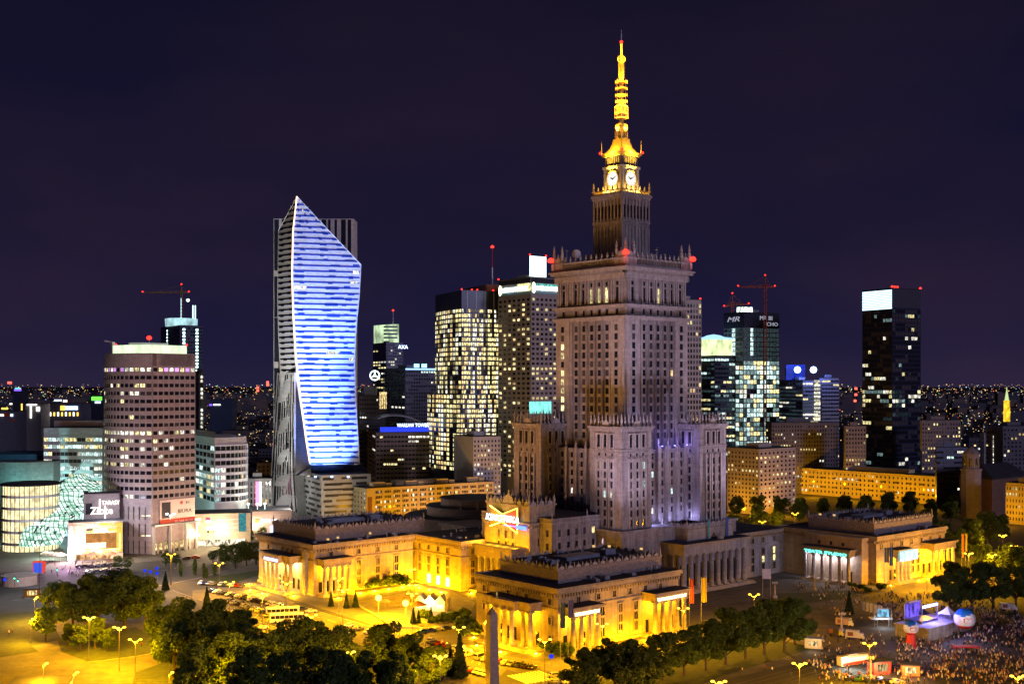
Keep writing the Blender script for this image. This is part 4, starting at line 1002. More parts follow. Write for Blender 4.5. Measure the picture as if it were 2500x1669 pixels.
# blue floods standing on the podium roof
for i, (u, du) in enumerate(((770, 0), (810, 10), (850, 0))):
    for pw, va, ang in ((160000, 1060, 60), (360000, 820, 42), (560000, 620, 36)):
        lo = Vector((X(u, 672), 672, zp + 1.0)); lamp('facade_flood', 'SPOT', lo - Vector((rp and T2.root.location)), pw, (.20, .40, 1.0), None, 1.0, aim=None, angle=ang)
        o_ = bpy.data.objects[-1] if False else COL.objects[-1]; o_.location = lo; tgt = Vector((X(795, 712), 712, Zv(va, YZ))); o_.rotation_euler = (tgt - lo).to_track_quat('-Z', 'Y').to_euler(); o_.parent = T2.root; o_.matrix_parent_inverse = (Matrix.Translation(T2.root.location) @ Matrix.Rotation(T2.th, 4, 'Z')).inverted()
    p_, q_ = T2.local(X(u, 672), 672); T2.inst('floodlight', MB().box(-.6, .6, -.4, .4, 0, .8).mesh('floodlight', emit('floodlight_blue', (.3, .5, 1), 5)), p_, q_, zp + .2)
# ---- 2. round-fronted office tower of the shopping centre
th = R(52); rect = pxrect(th, 255, 372, 476, 585.)
T = Thing('office_tower', 'pinkish round-fronted office tower with square windows and a lit rooftop ring', 'office building', th, (rect[0], rect[2]))
p0, p1, q0, q1 = rect; zt = Zv(863, 585.)
left = arc((p0, q1), (p0, q0), 7.5, 15); right = segs((p0, q0), (p1, q0), 8)
poly = left + right[1:] + [(p1, q1)]
mb = MB(); mb.prism(poly[::-1], 0, zt - .1); T.part('wall', mb, PINKST)
zb, zw = Zv(1222, 585.), Zv(892, 585.)
LITROW = {16: .75, 15: .02, 14: .25, 13: .12, 12: .08, 11: .02, 10: .06, 9: .08, 8: .85, 7: .55, 6: .22, 5: .15, 4: .3, 3: .12, 2: .05, 1: .05, 0: .05}
def mkrow(pp):
    def f(i, j):
        if j == 16 and rnd.random() < .4: return LITS['violet']
        return pick(min(1, LITROW.get(j, .1) * pp), ('white', 'yellow', 'white'), .2)
    return f
chain(T, left, zb, zw, 17, .46, PINKST, .1, pier=.20, proud=.3, mk=mkrow(1.2)); chain(T, right, zb, zw, 17, .46, PINKST, .1, pier=.22, proud=.3, mk=mkrow(.6))
mb = MB(); off = lambda pts, d: [(a + (d if a < p0 + 1 else 0) * .7, b + d * .7) for a, b in pts]
mb.prism([(a * .999 + 0, b) for a, b in poly][::-1], zw, zt + .3); T.part('parapet', mb, PINKST)
cx0, cy0 = (p0 + p1) / 2, (q0 + q1) / 2
ring = [(cx0 + (a - cx0) * .82, cy0 + (b - cy0) * .82) for a, b in poly]
mb = MB(); mb.prism(ring[::-1], zt + .3, zt + 4.6); T.part('rooftop_ring', mb, emit('ring_glow', (.82, 1, .66), 1.1, noise=.25, nscale=.2))
mb = MB(); mb.prism([(cx0 + (a - cx0) * .55, cy0 + (b - cy0) * .3) for a, b in poly][::-1], zt + 4.6, zt + 6.0); T.part('roof_plant', mb, CONC_L)
mb = MB(); e_ = ring[2]; mb.box(e_[0] - .8, e_[0] + .8, e_[1] - .8, e_[1] + .8, zt + .3, zt + 6.6); mb.tube((e_[0], e_[1], zt + 6.4), (e_[0] - 2, e_[1] + 4, zt + 7.2), .5); T.part('window_cleaning_crane', mb, CONC_L)
T.inst('beacon', BEACON, cx0 - 3, cy0 - 4, zt + 8.4, 0, 1.7); T.inst('beacon', BEACON, *ring[5], zt + 5.0, 0, .7); T.inst('beacon', BEACON, *ring[-2], zt + 5.0, 0, .7)
mb = MB(); mb.tube((cx0 - 3, cy0 - 4, zt + 6), (cx0 - 3, cy0 - 4, zt + 8.2), .15); T.part('beacon_mast', mb, STEEL)
# lower storeys: tall glazing slots, light lines, billboard
zs = zb - .5
mb = MB()
for z in (zs - 7.0, zs - 17): 
    A = arc((p0 - .5, q0 + 24), (p0 - .5, q0 + 1), 4, 6)
    for a, b in zip(A[:-1], A[1:]): mb.tube((a[0], a[1], z), (b[0], b[1], z), .35, 5)
T.part('light_line', mb, emit('cornice_light', (1, .88, .5), 3))
for r_ in range(3):
    for i in range(14):
        a = left[i + 1]; T.panes.append((True, a[0] - .35, a[1], zs - 9.0 - r_ * 8.5, math.atan2(left[i + 1][1] - left[i][1], left[i + 1][0] - left[i][0]), .5, 6.5, GLASS2, None))
    for i in range(7):
        a = right[i]; T.panes.append((True, a[0] + 1.6, a[1] - .1, zs - 27 + r_ * 3.6 if r_ < 2 else 1.2, 0, 2.0, 2.6 if r_ < 2 else 4, LITS['dim'] if r_ < 2 else LITS['warm'], None))
mb = MB()
for i in (0, 3, 6, 8): mb.lathe([(.75, 0), (.75, 14)], right[i][0], q0 - 1.2, n=10)
T.part('entrance_pillars', mb, CONC_L, kind='stuff')
mb = MB(); mb.box(p0 - 1, p1 + .5, q0 - 3.5, q0, 14, 14.8); T.part('canopy', mb, STEEL)
bz0, bz1 = Zv(1280, 590), Zv(1220, 590)
mb = MB(); mb.box(p0 + 4, p1 - .6, q0 - .75, q0 - .45, bz0 + 2.6, bz1); bb = T.part('billboard', mb, mat('billboard_white', (.75, .62, .58), .6, var=.05), label='large office-letting billboard with a dark phone picture')
mb = MB(); mb.box(p0 + 4, p1 - .6, q0 - .78, q0 - .45, bz0, bz0 + 2.58); T.part('billboard_band', mb, mat('billboard_red', (.6, .09, .04), .6, var=.05), bb)
mb = MB(); mb.prism([(0, 0)] * 0 or [(p0 + 5, q0 - .82), (p0 + 10.2, q0 - .82), (p0 + 10.2, q0 - .76), (p0 + 5, q0 - .76)], bz0 + 3.2, bz1 - 1.2); T.part('billboard_picture', mb, mat('billboard_dark', (.05, .045, .06), .4), bb)
INK = mat('ink_dark', (.03, .03, .035), .6); WINK = mat('ink_white', (.8, .8, .78), .6); RINK = mat('ink_red', (.55, .12, .08), .6)
bc = (p0 + 4 + p1 - .6) / 2
T.text('BIURA', INK, 0, bc + 4.2, q0 - .84, bz0 + 5.2, 2.8, width=8.5, parent=bb); T.text('JLL', INK, 0, bc + 6.2, q0 - .84, bz1 - 2.6, 1.7, width=2.8, parent=bb); T.text('22 318 04 00', WINK, 0, bc + 3.6, q0 - .84, bz0 + .6, 1.6, width=11, parent=bb)
mb = MB(); mb.lathe([(.9, 0), (.9, .06)], 0, 0, n=12); o_ = T.inst('billboard_emblem', mb.mesh('emblem', RINK), bc + 2.2, q0 - .84, bz1 - 2.0, parent=bb); o_.rotation_euler = (R(90), 0, 0)
mb = MB(); mb.lathe([(8.5, 0), (8.5, 22), (8.8, 22.2), (8.8, 23)], p0 - 8, q1 - 10, n=26); bay = T.part('side_bay', mb, PINKST)
for j in range(5):
    mb = MB(); mb.lathe([(8.6, 3 + j * 4.0), (8.6, 5.2 + j * 4)], p0 - 8, q1 - 10, n=26); T.part('window', mb, LITS['cool'] if j in (4, ) else (LITS['violet'] if j == 1 else GLASS2), bay)
T.flush(380)
lamp('plaza_wash', 'POINT', (-24, 2, 24), 14000, (.85, .85, 1), T.root, 1); lamp('plaza_wash', 'POINT', (14, -22, 14), 20000, (1, .60, .32), T.root, 1)
# ---- 3. white banded office wing behind it
T = building('office_wing', 'white office wing with horizontal cyan-lit glass bands beside the pinkish tower', -4, 96, 107, 250, 655., 1044, WHITE_P, 14, 0, 3.9, .97, .5, .88, ('cool', 'white', 'yellow', 'cool'), ztop_pad=4.5)
T.flush()
mb = MB(); r_ = T.rect; mb.box(r_[0] + 4, r_[1] - 1, r_[2] + 4, r_[3] - 2, T.zt + .4, T.zt + 4); T.part('rooftop_storey', mb, WHITE_P)
lamp('band_flood', 'POINT', (12, -18, 16), 42000, (.45, 1, .95), T.root, 1)
# ---- 4. curved glazed office building to its other side
th = R(30); rect = pxrect(th, 470, 524, 608, 640.); p0, p1, q0, q1 = rect; zt = Zv(1068, 640.)
T = Thing('curved_office_building', 'rounded office building with white spandrel rings and lit floors', 'office building', th, (p0, q0))
left = segs((p0, q1), (p0, q0), 6); right = arc((p0, q0), (p1 + 3, q0 + 20), 8.5, 14)
mb = MB(); mb.prism((left + right[1:] + [(p1, q1)])[::-1], 0, zt); T.part('wall', mb, CONC_L)
zb = Zv(1228, 640.)
RL = {7: .05, 6: .03, 5: .1, 4: .1, 3: .8, 2: .6, 1: .4, 0: .1}
chain(T, left, zb, zt - 4, 8, .62, WHITE_P, .3, pal=('cool', 'white', 'yellow', 'cooldim'), pier=.08, rowlit=lambda j, n: RL[j] * 1.2 + .25); chain(T, right, zb, zt - 4, 8, .62, WHITE_P, .3, pal=('white', 'yellow', 'faint'), pier=.05, rowlit=lambda j, n: RL[j] + .1, proud=.9)
mb = MB(); mb.prism([(p0 + .5, q0 + .5), (p0 + .5, q1 - 4)][::-1] + [(a + .6, b + .8) for a, b in right[3:13]][::-1][:0] or [(p0 + 2, q0 + 6), (p1 - 2, q0 + 10), (p1 - 2, q1 - 1), (p0 + 2, q1 - 1)], zt, zt + 3.2); T.part('rooftop_storey', mb, PINKST)
T.flush()
lamp('band_flood', 'POINT', (-12, 2, 12), 4000, (.6, 1, .95), T.root, 1); lamp('band_flood', 'POINT', (18, -14, 8), 3500, (1, .7, .5), T.root, 1)
# ---- 5. long ochre apartment slab
T = building('apartment_slab', 'long ochre apartment slab with balconies behind the round congress hall', 35, 864, 895, 1204, 684., 1192, PLAST_Y, 0, 4, 2.85, .32, .4, .25, zw0=3, ztop_pad=1.6)
r_ = T.rect; L = T.flen(r_, 0); nb = 14; st = (L - 5) / nb; mb = MB(); BALC = MB().box(-1.9, 1.9, -.95, 0, 0, 1.05).mesh('balcony', PLAST_Y)
for i in range(nb):
    t = 5 + (i + .5) * st; kind_ = i % 3
    for j in range(7):
        z = 2.6 + j * 2.95
        for d_ in (-1.8, -.6, .6, 1.8): T.pane(r_, 0, t + d_ * st / 6.5 * 1.0, z + .5, .8, 1.5, pick(.16, ('warm', 'yellow', 'white'), .25))
        if kind_ != 1:
            p, q = T.fpt(r_, 0, t, 0); T.inst('balcony', BALC, p, q, z - .5)
        else: T.fbox(mb, r_, 0, t - 2.2, t + 2.2, 0, .12, z - .6, z + .3)
    T.fbox(mb, r_, 0, t + st / 2 - .35, t + st / 2 + .35, 0, .2, 1, T.zt - .8)
T.part('facade_relief', mb, PLAST_Y, kind='stuff')
mb = MB()
for i in range(4): mb.box(r_[0] + 6 + i * 22, r_[0] + 14 + i * 22, r_[2] + 3, r_[2] + 8, T.zt + .4, T.zt + 3); mb.box(r_[0] + 14.2 + i * 22, r_[0] + 18 + i * 22, r_[2] + 2, r_[2] + 6, T.zt + .4, T.zt + 2.2)
T.part('roof_plant_row', mb, PLAST_Y, kind='stuff')
mb = MB(); T.fbox(mb, r_, 0, .6, 3.6, .02, .15, 6, 19); T.part('wall_banner', mb, mat('banner_brown', (.2, .1, .07), .7))
T.flush()
lamp('street_glow', 'POINT', (L * .35, -26, 9), 26000, SODIUM, T.root, 1); lamp('street_glow', 'POINT', (L * .8, -26, 9), 26000, SODIUM, T.root, 1); lamp('street_glow', 'POINT', (0, -22, 9), 14000, SODIUM, T.root, 1)
# ---- 6. dense yellow-lit office tower
th = R(24); rect = pxrect(th, 1063, 1127, 1232, 800.); p0, p1, q0, q1 = rect; zt = Zv(708, 800.)
T = Thing('glass_office_tower', 'glass office tower with nearly every window lit yellow beside the hotel tower', 'skyscraper', th, (p0, q0))
mb = MB(); mb.box(p0, p1, q0, q1, 0, zt); T.part('core', mb, DARKF)
left = arc((p0, q1), (p0, q0), 2.0, 12); zmid = Zv(752, 800.); zlow = Zv(962, 800.)
fl_ = lambda j, n: (.6, .85, .92, .8)[j % 4]
chain(T, left, zlow, zmid, 18, .66, DARKF, .7, ('yellow', 'white', 'yellow', 'dim', 'warm'), pier=.16, proud=.25, rowlit=fl_)
chain(T, segs((p0, q0), (p1, q0), 20), zlow, zmid, 18, .66, DARKF, .7, ('yellow', 'white', 'yellow', 'dim', 'warm'), pier=.16, proud=.25, rowlit=fl_)
lo = arc((p0 - 6, q1), (p0 - 2, q0 - 3), 4.0, 14) ; mb = MB(); mb.prism((lo + [(p1, q0 - 3), (p1, q1)])[::-1], 0, zlow); T.part('bulged_base', mb, DARKF)
chain(T, lo, Zv(1150, 800), zlow, 16, .66, DARKF, .7, ('yellow', 'white', 'yellow', 'dim', 'warm'), pier=.16, proud=.25, rowlit=fl_)
chain(T, segs((p0 - 2, q0 - 3), (p1, q0 - 3), 22), Zv(1150, 800), zlow, 16, .66, DARKF, .7, ('yellow', 'white', 'yellow', 'dim', 'warm'), pier=.16, proud=.25, rowlit=fl_)
T.flush(300)
mb = MB()
for i in range(5): mb.box(p0 + 4 + i * 6.6, p0 + 4.35 + i * 6.6, q0 - .3, q0 + .1, zmid, zt)
T.part('crown_fins', mb, mat('fin_white', (.6, .6, .75), .4), kind='stuff')
mb = MB(); mb.box(p0 + 20, p1, q0 + 4, q1 - 4, zt, zt + 5); T.part('roof_plant', mb, PINKST)
xm = T.onq(1202, q0 + 8)[0]; zm = Zv(600, 810.)
mb = MB(); mb.tube((xm, q0 + 8, zt), (xm, q0 + 8, zt + (zm - zt) * .55), .55, 6, r2=.4); ms = T.part('mast', mb, mat('mast_white', (.7, .68, .75), .5))
mb = MB(); mb.tube((xm, q0 + 8, zt + (zm - zt) * .55), (xm, q0 + 8, zm), .35, 6, r2=.2); T.part('mast_top', mb, mat('mast_red', (.6, .04, .03), .5), ms)
T.inst('beacon', BEACON, xm, q0 + 8, zm, 0, 1.6)
for t in (.5, 8, 12, 24): T.inst('beacon', BEACON, p0 + t, q0 + 1, zt + .6, 0, .8)
# ---- 7. hotel tower
def mkic(i, j): return pick(.30 if j < 37 else .4, ('warm', 'yellow', 'yellow'), .3)
T = building('hotel_tower', 'grey gridded hotel tower with a white lit roof screen and illuminated name sign', 36, 1217, 1296, 1380, 770., 676, CONC, 8, 7, 3.25, .6, .5, .2, zw0=22, ztop_pad=13, mk0=mkic, mk1=mkic, limit=300)
T.flush()
r_ = T.rect; zt = T.zt; sz = Zv(706, 765.)
HS = emit('hotel_sign', (.75, 1, 1), 4)
for k in (0, 1):
    L = T.flen(r_, k); p, q = T.fpt(r_, k, L * .54, .7); T.text('INTERCONTINENTAL', HS, k, p, q, sz, 4.2, width=L * .78, ext=.15)
    mb = MB(); P = lambda a: T.fpt(r_, k, L * .07 + 1.5 * math.cos(a), .6) + (sz + 1.6 + 3.6 * math.sin(a),); mb.face([P(2 * math.pi * i / 18) for i in range(18)]); T.part('sign_emblem', mb, emit('hotel_emblem', (.9, 1, .55), 4))
    mb = MB(); T.fbox(mb, r_, k, .3, L - .3, .02, .3, zt - 3.6, zt - .6); T.part('top_louvre', mb, DARKF)
    mb = MB(); T.fbox(mb, r_, k, .2, L - .2, .0, .45, sz - 2.2, sz - 1.4); T.part('sign_ledge', mb, mat('ledge_cyan', (.15, .45, .6), .5))
mb = MB(); T.fbox(mb, r_, 1, T.flen(r_, 1) * .60, T.flen(r_, 1) - .3, .02, .2, zt - 9, zt - 3.8); T.part('lit_lounge', mb, LITS['yellow'])
mb = MB(); T.fbox(mb, r_, 0, .5, T.flen(r_, 0) - 1, .02, .2, zt - 8.5, zt - 4); T.part('lit_lounge', mb, emit('lounge_teal', (.15, .55, .5), .8, noise=.7, nscale=.5))
mb = MB(); mb.box(r_[0] - .2, r_[0] + .3, r_[2] + 3, r_[2] + 3.4, zt, zt + 1); T.part('screen_post', mb, STEEL)
s0 = Zv(664, 765.); s1 = Zv(622, 765.); pa = T.onq(1294, r_[2] + 1)[0]; pb = T.onq(1333, r_[2] + 1)[0]
mb = MB(); mb.box(pa, pb, r_[2] + .8, r_[2] + 1.4, zt + .3, s1); T.part('roof_screen', mb, emit('white_screen', (.75, .95, 1), 2.6), label='blank white lit screen on the roof')
for p in (pa, pb): T.inst('beacon', BEACON, p, r_[2] + 1, s1 + .8, 0, .8)
T.inst('beacon', BEACON, r_[0], r_[3], zt + 1, 0, .8)
# ---- 8. grey slab, cyan-topped building, office building with wing roof
T = building('grey_apartment_block', 'grey apartment block with a blank gable beside the ochre slab', 30, 1108, 1155, 1222, 742., 1066, CONC_L, 8, 0, 2.9, .45, .5, .25, ('warm', 'yellow', 'white'), zw0=3); T.flush()
mb = MB(); T.fbox(mb, T.rect, 1, 3, 3.6, .02, .1, 8, T.zt - 3); T.part('stair_light', mb, LITS['dim'])
T = building('cyan_topped_block', 'office block whose roof storey glows cyan behind the palace corner tower', 28, 1288, 1296, 1352, 640., 1012, CONC, 6, 0, 3.3, .6, .5, .2); T.flush()
mb = MB(); r_ = T.rect; mb.box(r_[0] + .5, r_[1] - 1, r_[2] + 1, r_[3] - 1, T.zt + .45, Zv(980, 640.)); T.part('lit_roof_storey', mb, emit('cyan_wall', (.28, .95, .85), 1.0, noise=.25, nscale=.3))
T = building('wing_roofed_office', 'brown office building under a blue-lit curved wing roof', 12, 893, 918, 1091, 830., 1056, BROWN, 20, 3, 3.3, .8, .42, .10, ('yellow', 'white'), zw0=4, rowlit=lambda j, n: .85 if j == n - 1 else .1, roofbox=False); T.flush()
r_ = T.rect; zt = T.zt; mb = MB()
mb.box(r_[0] + 4, r_[0] + 42, r_[2] + 1.5, r_[2] + 12, zt + .45, zt + 3.6); T.part('sign_base', mb, emit('blue_band', (.03, .06, .9), 1.0))
mb = MB(); n = 12
for i in range(n + 1): pass
rings = [[(r_[0] + 1 + 38 * i / n, r_[2] + .5, zt + 4 + 8.5 * math.sin(math.pi * (.25 + .75 * i / n)) * 1.0), (r_[0] + 1 + 38 * i / n, r_[2] + 13, zt + 4.5 + 9 * math.sin(math.pi * (.25 + .75 * i / n))), (r_[0] + 1 + 38 * i / n, r_[2] + 13, zt + 3.9 + 9 * math.sin(math.pi * (.25 + .75 * i / n))), (r_[0] + 1 + 38 * i / n, r_[2] + .5, zt + 3.4 + 8.5 * math.sin(math.pi * (.25 + .75 * i / n)))] for i in range(n + 1)]
mb.loft(rings); T.part('wing_roof', mb, STEEL)
T.text('WARSAW TOWERS', emit('towers_sign', (.55, .7, 1), 4), 0, r_[0] + 27, r_[2] + .2, zt + 4.0, 3.6, width=24, ext=.15)
lamp('wing_glow', 'POINT', (8, 2, zt + 7), 3500, (.6, .9, 1), T.root, .5)
# ---- 9. dark towers behind
T = building('dark_slab_tower', 'dark tower slab with a thin blue light line along its roof', 22, 939, 990, 1064, 1100., 898, DARKF, 12, 6, 3.4, .7, .5, .03, ('white', 'cool'), ztop_pad=2, core=DARKF, proud=.5); T.flush(150)
mb = MB(); r_ = T.rect; T.fbox(mb, r_, 0, 0, T.flen(r_, 0), .0, .9, T.zt - 1.6, T.zt - .4); T.part('roof_light_line', mb, emit('line_blue', (.3, .6, 1), 2.2))
for t in (.3, .55):
    mb = MB(); L = T.flen(r_, 0); T.fbox(mb, r_, 0, L * t, L * t + 5, -2, -1.5, T.zt + .5, T.zt + 4); T.part('roof_sign', mb, emit('sign_cyan_red', (.3, .8, 1), 2.5))
T = building('distant_office_tower', 'distant dark office tower with a curved glowing white crown and mast', 25, 911, 943, 984, 1600., 836, DARKF, 8, 5, 3.9, .75, .5, .13, ('white', 'yellow'), ztop_pad=1); T.flush(150)
r_ = T.rect; zt = T.zt; zc = Zv(790, 1600.)
mb = MB(); mb.prism([(a, b) for a, b in arc((r_[0] + 1, r_[3]), (r_[0] + 18, r_[2]), 3, 8)] + [(r_[1] - 4, r_[2] + 6), (r_[1] - 6, r_[3])], zt, zc); T.part('crown', mb, emit('crown_glow', (.75, 1, .6), .75, noise=.6, nscale=.06))
for j in range(4):
    mb = MB(); mb.box(r_[0] - .6, r_[0] + 16, r_[2] - .6, r_[2] + 10, zt + 6 + j * 5, zt + 8 + j * 5); T.part('crown_louvre', mb, DARKF)
T.text('AXA', emit('sign_blue_white', (.5, .7, 1), 4), 0, r_[0] + 24, r_[2] - 1, zt - 8, 7, width=14, ext=.3)
mb = MB(); mb.tube((r_[0] + 14, r_[2] + 12, zc), (r_[0] + 14, r_[2] + 12, Zv(757, 1600.)), .6, 5); T.part('mast', mb, mat('mast_white', (.7, .68, .75), .5)); T.inst('beacon', BEACON, r_[0] + 14, r_[2] + 12, Zv(756, 1600.), 0, 2)
T = building('brown_office_block', 'brown brick office block carrying a round three-pointed star sign', 15, 868, 877, 942, 900., 966, BROWN, 11, 0, 3.4, .6, .4, .06, ('warm', 'white')); T.flush(200)
r_ = T.rect; zt = T.zt; mb = MB(); mb.box(r_[0] + 4, r_[0] + 14, r_[2] + 2, r_[2] + 10, zt + .45, zt + 7); T.part('roof_house', mb, CONC_L)
em = MB(); cz = Zv(916, 895.); pcx = T.onq(915, r_[2] + 1)[0]; rr_ = 3.6
P = lambda r, a: (pcx + r * math.cos(a), r_[2] + 1, cz + r * math.sin(a))
for i in range(24): em.tube(P(rr_, 2 * math.pi * i / 24), P(rr_, 2 * math.pi * (i + 1) / 24), .42, 6)
for a in (90, 210, 330): em.tube((pcx, r_[2] + 1, cz), P(rr_, R(a)), .75, 5, r2=.2)
st_ = T.part('star_emblem', em, emit('star_white', (.7, .9, 1), 4)); mb = MB(); mb.tube((pcx, r_[2] + 1, zt + .4), (pcx, r_[2] + 1, cz - rr_), .3); T.part('emblem_post', mb, STEEL, st_)
mb = MB(); mb.box(r_[1] - 5, r_[1] + .5, r_[2] - .3, r_[2], zt - 10, zt + 3); T.part('lit_corner', mb, LITS['warm'])
# ---- 10. unfinished spire far behind, slim block before it
T = building('unfinished_skyscraper', 'distant unfinished skyscraper with work lights and a ring at its top', 35, 393, 440, 494, 1400., 794, DARKF, 9, 8, 4.2, .8, .55, .04, ('cool',), ztop_pad=1, roofbox=False)
T.flush(120); r_ = T.rect; zt = T.zt; c0, c1 = (r_[0] + r_[1]) / 2, (r_[2] + r_[3]) / 2
for dx, hh in ((-6, 34), (9, 26), (12, 26)):
    mb = MB(); mb.box(c0 + dx - .5, c0 + dx + .5, c1 - 16, c1 - 15, zt + 9, zt + hh); T.part('lit_mast', mb, emit('mast_light', (.6, .95, 1), 2.2))
mb = MB(); mb.lathe([(19, zt + .5), (19.5, zt + 9.5), (18, zt + 10)], c0, c1, n=24); T.part('top_ring', mb, emit('ring_cyan', (.45, .75, .8), .9, noise=.5, nscale=.08))
WL = emit('work_light', (.65, 1, .95), 3)
for k, t in ((0, .16), (1, .35), (0, .75)):
    for j in range(26): T.pane(r_, k, T.flen(r_, k) * t, zt - 6 - j * 4.1, 3.0, 2.4, WL, o=.5)
T.flush(80, 'work_light')
def crane(name, label, u, Y, vbase, vtop, armL, armR, m=None, tilt=0):
    C = Thing(name, label, 'crane', 0, (X(u, Y), Y), Zv(vbase, Y)); x = X(u, Y); z0, z1 = Zv(vbase, Y), Zv(vtop, Y); m = m or mat('crane_steel', (.45, .12, .06), .6); s_ = Y / 2850
    mb = MB()
    for dx in (-1, 1):
        for dy in (-1, 1): mb.tube((x + dx, Y + dy, z0), (x + dx, Y + dy, z1), .22, 4)
    n = int((z1 - z0) / 4)
    for i in range(n): a = z0 + i * 4; mb.tube((x - 1, Y - 1, a), (x + 1, Y - 1, a + 4), .15, 4); mb.tube((x + 1, Y - 1, a), (x + 1, Y - 1, a), .01, 3)
    C.part('tower_mast', mb, m); mb = MB(); a = (x + armL * s_, Y, z1 - 3 + tilt * s_); b = (x + armR * s_, Y, z1 - 3); t = (x, Y, z1 + 6)
    for q in (a, b):
        mb.tube((x, Y, z1 - 3), q, .5, 4); mb.tube((x, Y, z1 - 1), q, .25, 4); mb.tube(t, tuple((Vector(q) * .7 + Vector((x, Y, z1 - 3)) * .3)), .12, 4)
    mb.tube((x, Y, z1 - 3), t, .4, 4); C.part('jib', mb, m)
    for q in (a, b, t): C.inst('beacon', BEACON, q[0], q[1], q[2] + 1, 0, 1.3 * s_ * 2)
    return C
crane('tower_crane', 'tower crane standing on the unfinished skyscraper with work lights', 443, 1400., 775, 708, -95, 18, mat('crane_yellow', (.5, .3, .06), .6))
T.inst('work_lamp', MB().lathe([(0, -2), (2, -1), (2, 1), (0, 2)], n=10).mesh('work_lamp', WL), c0 + 3, c1 - 15, zt + 32)
T = building('slim_tower_block', 'slim dark tower block with one lit stair column', 40, 474, 486, 498, 900., 907, CONC, 2, 2, 3.2, .5, .5, .05); 
for j in range(24): T.pane(T.rect, 0, T.flen(T.rect, 0) * .5, T.zt - 5 - j * 3.2, 1.6, 2.0, LITS['white'] if rnd.random() < .75 else GLASS, o=.5)
T.flush(150)
# ---- 11. right of the palace tower
T = building('white_grid_tower', 'white tower with a regular grid of square windows behind the palace tower', 20, 1640, 1662, 1712, 850., 731, CONC_L, 7, 3, 4.1, .62, .6, .07, ('yellow', 'warm'), ztop_pad=2.2); T.flush()
T.inst('beacon', BEACON, T.rect[1] - .5, T.rect[2] + .5, T.zt + 1, 0, .9)
T = building('lantern_topped_office', 'office tower with a glowing yellow and cyan lantern storey on top', 25, 1690, 1745, 1800, 1000., 868, DARKF, 8, 6, 3.8, .9, .5, .22, ('yellow', 'cool', 'faint', 'faint', 'faint', 'cooldim'), rowlit=lambda j, n: .95 if j in (8, 9, 3) else .6); T.flush(250)
r_ = T.rect; mb = MB(); c0, c1 = (r_[0] + r_[1]) / 2 - 3, (r_[2] + r_[3]) / 2 - 3
zt = T.zt; mb.lathe([(16, zt + .4), (16, Zv(826, 985))], c0, c1, n=20); T.part('lantern_storey', mb, emit('lantern_glow', (.85, 1, .5), 1.1, noise=.5, nscale=.12))
mb = MB(); mb.lathe([(17, Zv(826, 985)), (17, Zv(822, 985)), (9, Zv(819, 985)), (6, Zv(815, 985)), (0, Zv(812, 985))], c0, c1, n=20); T.part('lantern_cap', mb, emit('cap_blue', (.35, .65, 1), 1.3))
def mkq(i, j): return (run(.95, ('white', 'cool', 'cool', 'yellow', 'cooldim', 'cooldim', 'faint'), .2, .25)) if j < 25 else (LITS['cool'] if i == 2 and rnd.random() < .8 else LITS['faint'])
T = building('skeleton_office_tower', 'unfinished office tower, lower floors brightly lit, bare frame and dark sign band on top', 30, 1768, 1815, 1902, 1000., 762, mat('frame_grey', (.22, .21, .25), .7), 11, 5, 4.0, .88, .78, .5, ('cool', 'white'), ztop_pad=13, mk0=mkq, mk1=mkq, core=mat('core_dark', (.02, .02, .03), .5)); T.flush(300)
r_ = T.rect; zt = T.zt
for k in (0, 1):
    mb = MB(); T.fbox(mb, r_, k, 0, T.flen(r_, k), .05, .5, zt - 12, zt - .5); T.part('sign_band', mb, DARKF)
MR = emit('sign_grey_white', (.6, .6, .75), .5)
T.text('MR', MR, 1, r_[0] - .8, (r_[2] + r_[3]) / 2, zt - 7.5, 6, width=16, ext=.2, shear=.3); T.text('MR BI', MR, 0, r_[0] + 25, r_[2] - .8, zt - 6, 5, width=14, ext=.2); T.text('CHO', MR, 0, r_[0] + 32, r_[2] - .8, zt - 11, 4.5, width=13, ext=.2)
mb = MB(); mb.box(r_[0] + 3, r_[0] + 14, r_[2] + 4, r_[2] + 12, zt + .4, zt + 5); T.part('roof_work_lights', mb, emit('work_glow', (.8, 1, .85), 2.2, noise=.8, nscale=.2))
crane('tower_crane', 'tall red tower crane rising in front of the skeleton office tower', 1868, 980., 1085, 692, -66, 24)
crane('tower_crane', 'small luffing crane behind the roof of the skeleton office tower', 1788, 1030., 775, 735, -20, 40, tilt=-6)
T = building('banded_office_block', 'grey banded office block with two dazzling blue-white lamps on its roof', 20, 1895, 1960, 2003, 1100., 928, CONC, 7, 8, 3.6, .96, .45, .7, ('yellow', 'faint', 'faint', 'faint', 'faint', 'white')); T.flush(200)
r_ = T.rect; 
for j in range(14): T.pane(r_, 0, T.flen(r_, 0) * .8, 40 + j * 3.6, 7, 2.2, LITS['white'], o=.5)
T.flush(20, 'lit_bay')
for u in (1947, 1986):
    pq_ = T.local(X(u, 1108), 1108); mb = MB(); mb.lathe([(0, -3.4), (2.4, -2.4), (3.4, 0), (2.4, 2.4), (0, 3.4)], n=14); T.inst('roof_lamp', mb.mesh('roof_lamp', emit('lamp_blue_white', (.35, .55, 1), 4)), *pq_, T.zt + 10)
    lamp('roof_lamp_light', 'POINT', (pq_[0] - r_[0], pq_[1] - r_[2] - 10, T.zt + 12), 30000, (.1, .2, 1), T.root, 3)
mb = MB(); mb.box(r_[0] - 4, r_[1] - 2, r_[2] + 22, r_[2] + 23.5, T.zt + .5, T.zt + 15); T.part('roof_sign_wall', mb, mat('blue_panel', (.03, .06, .35), .5))
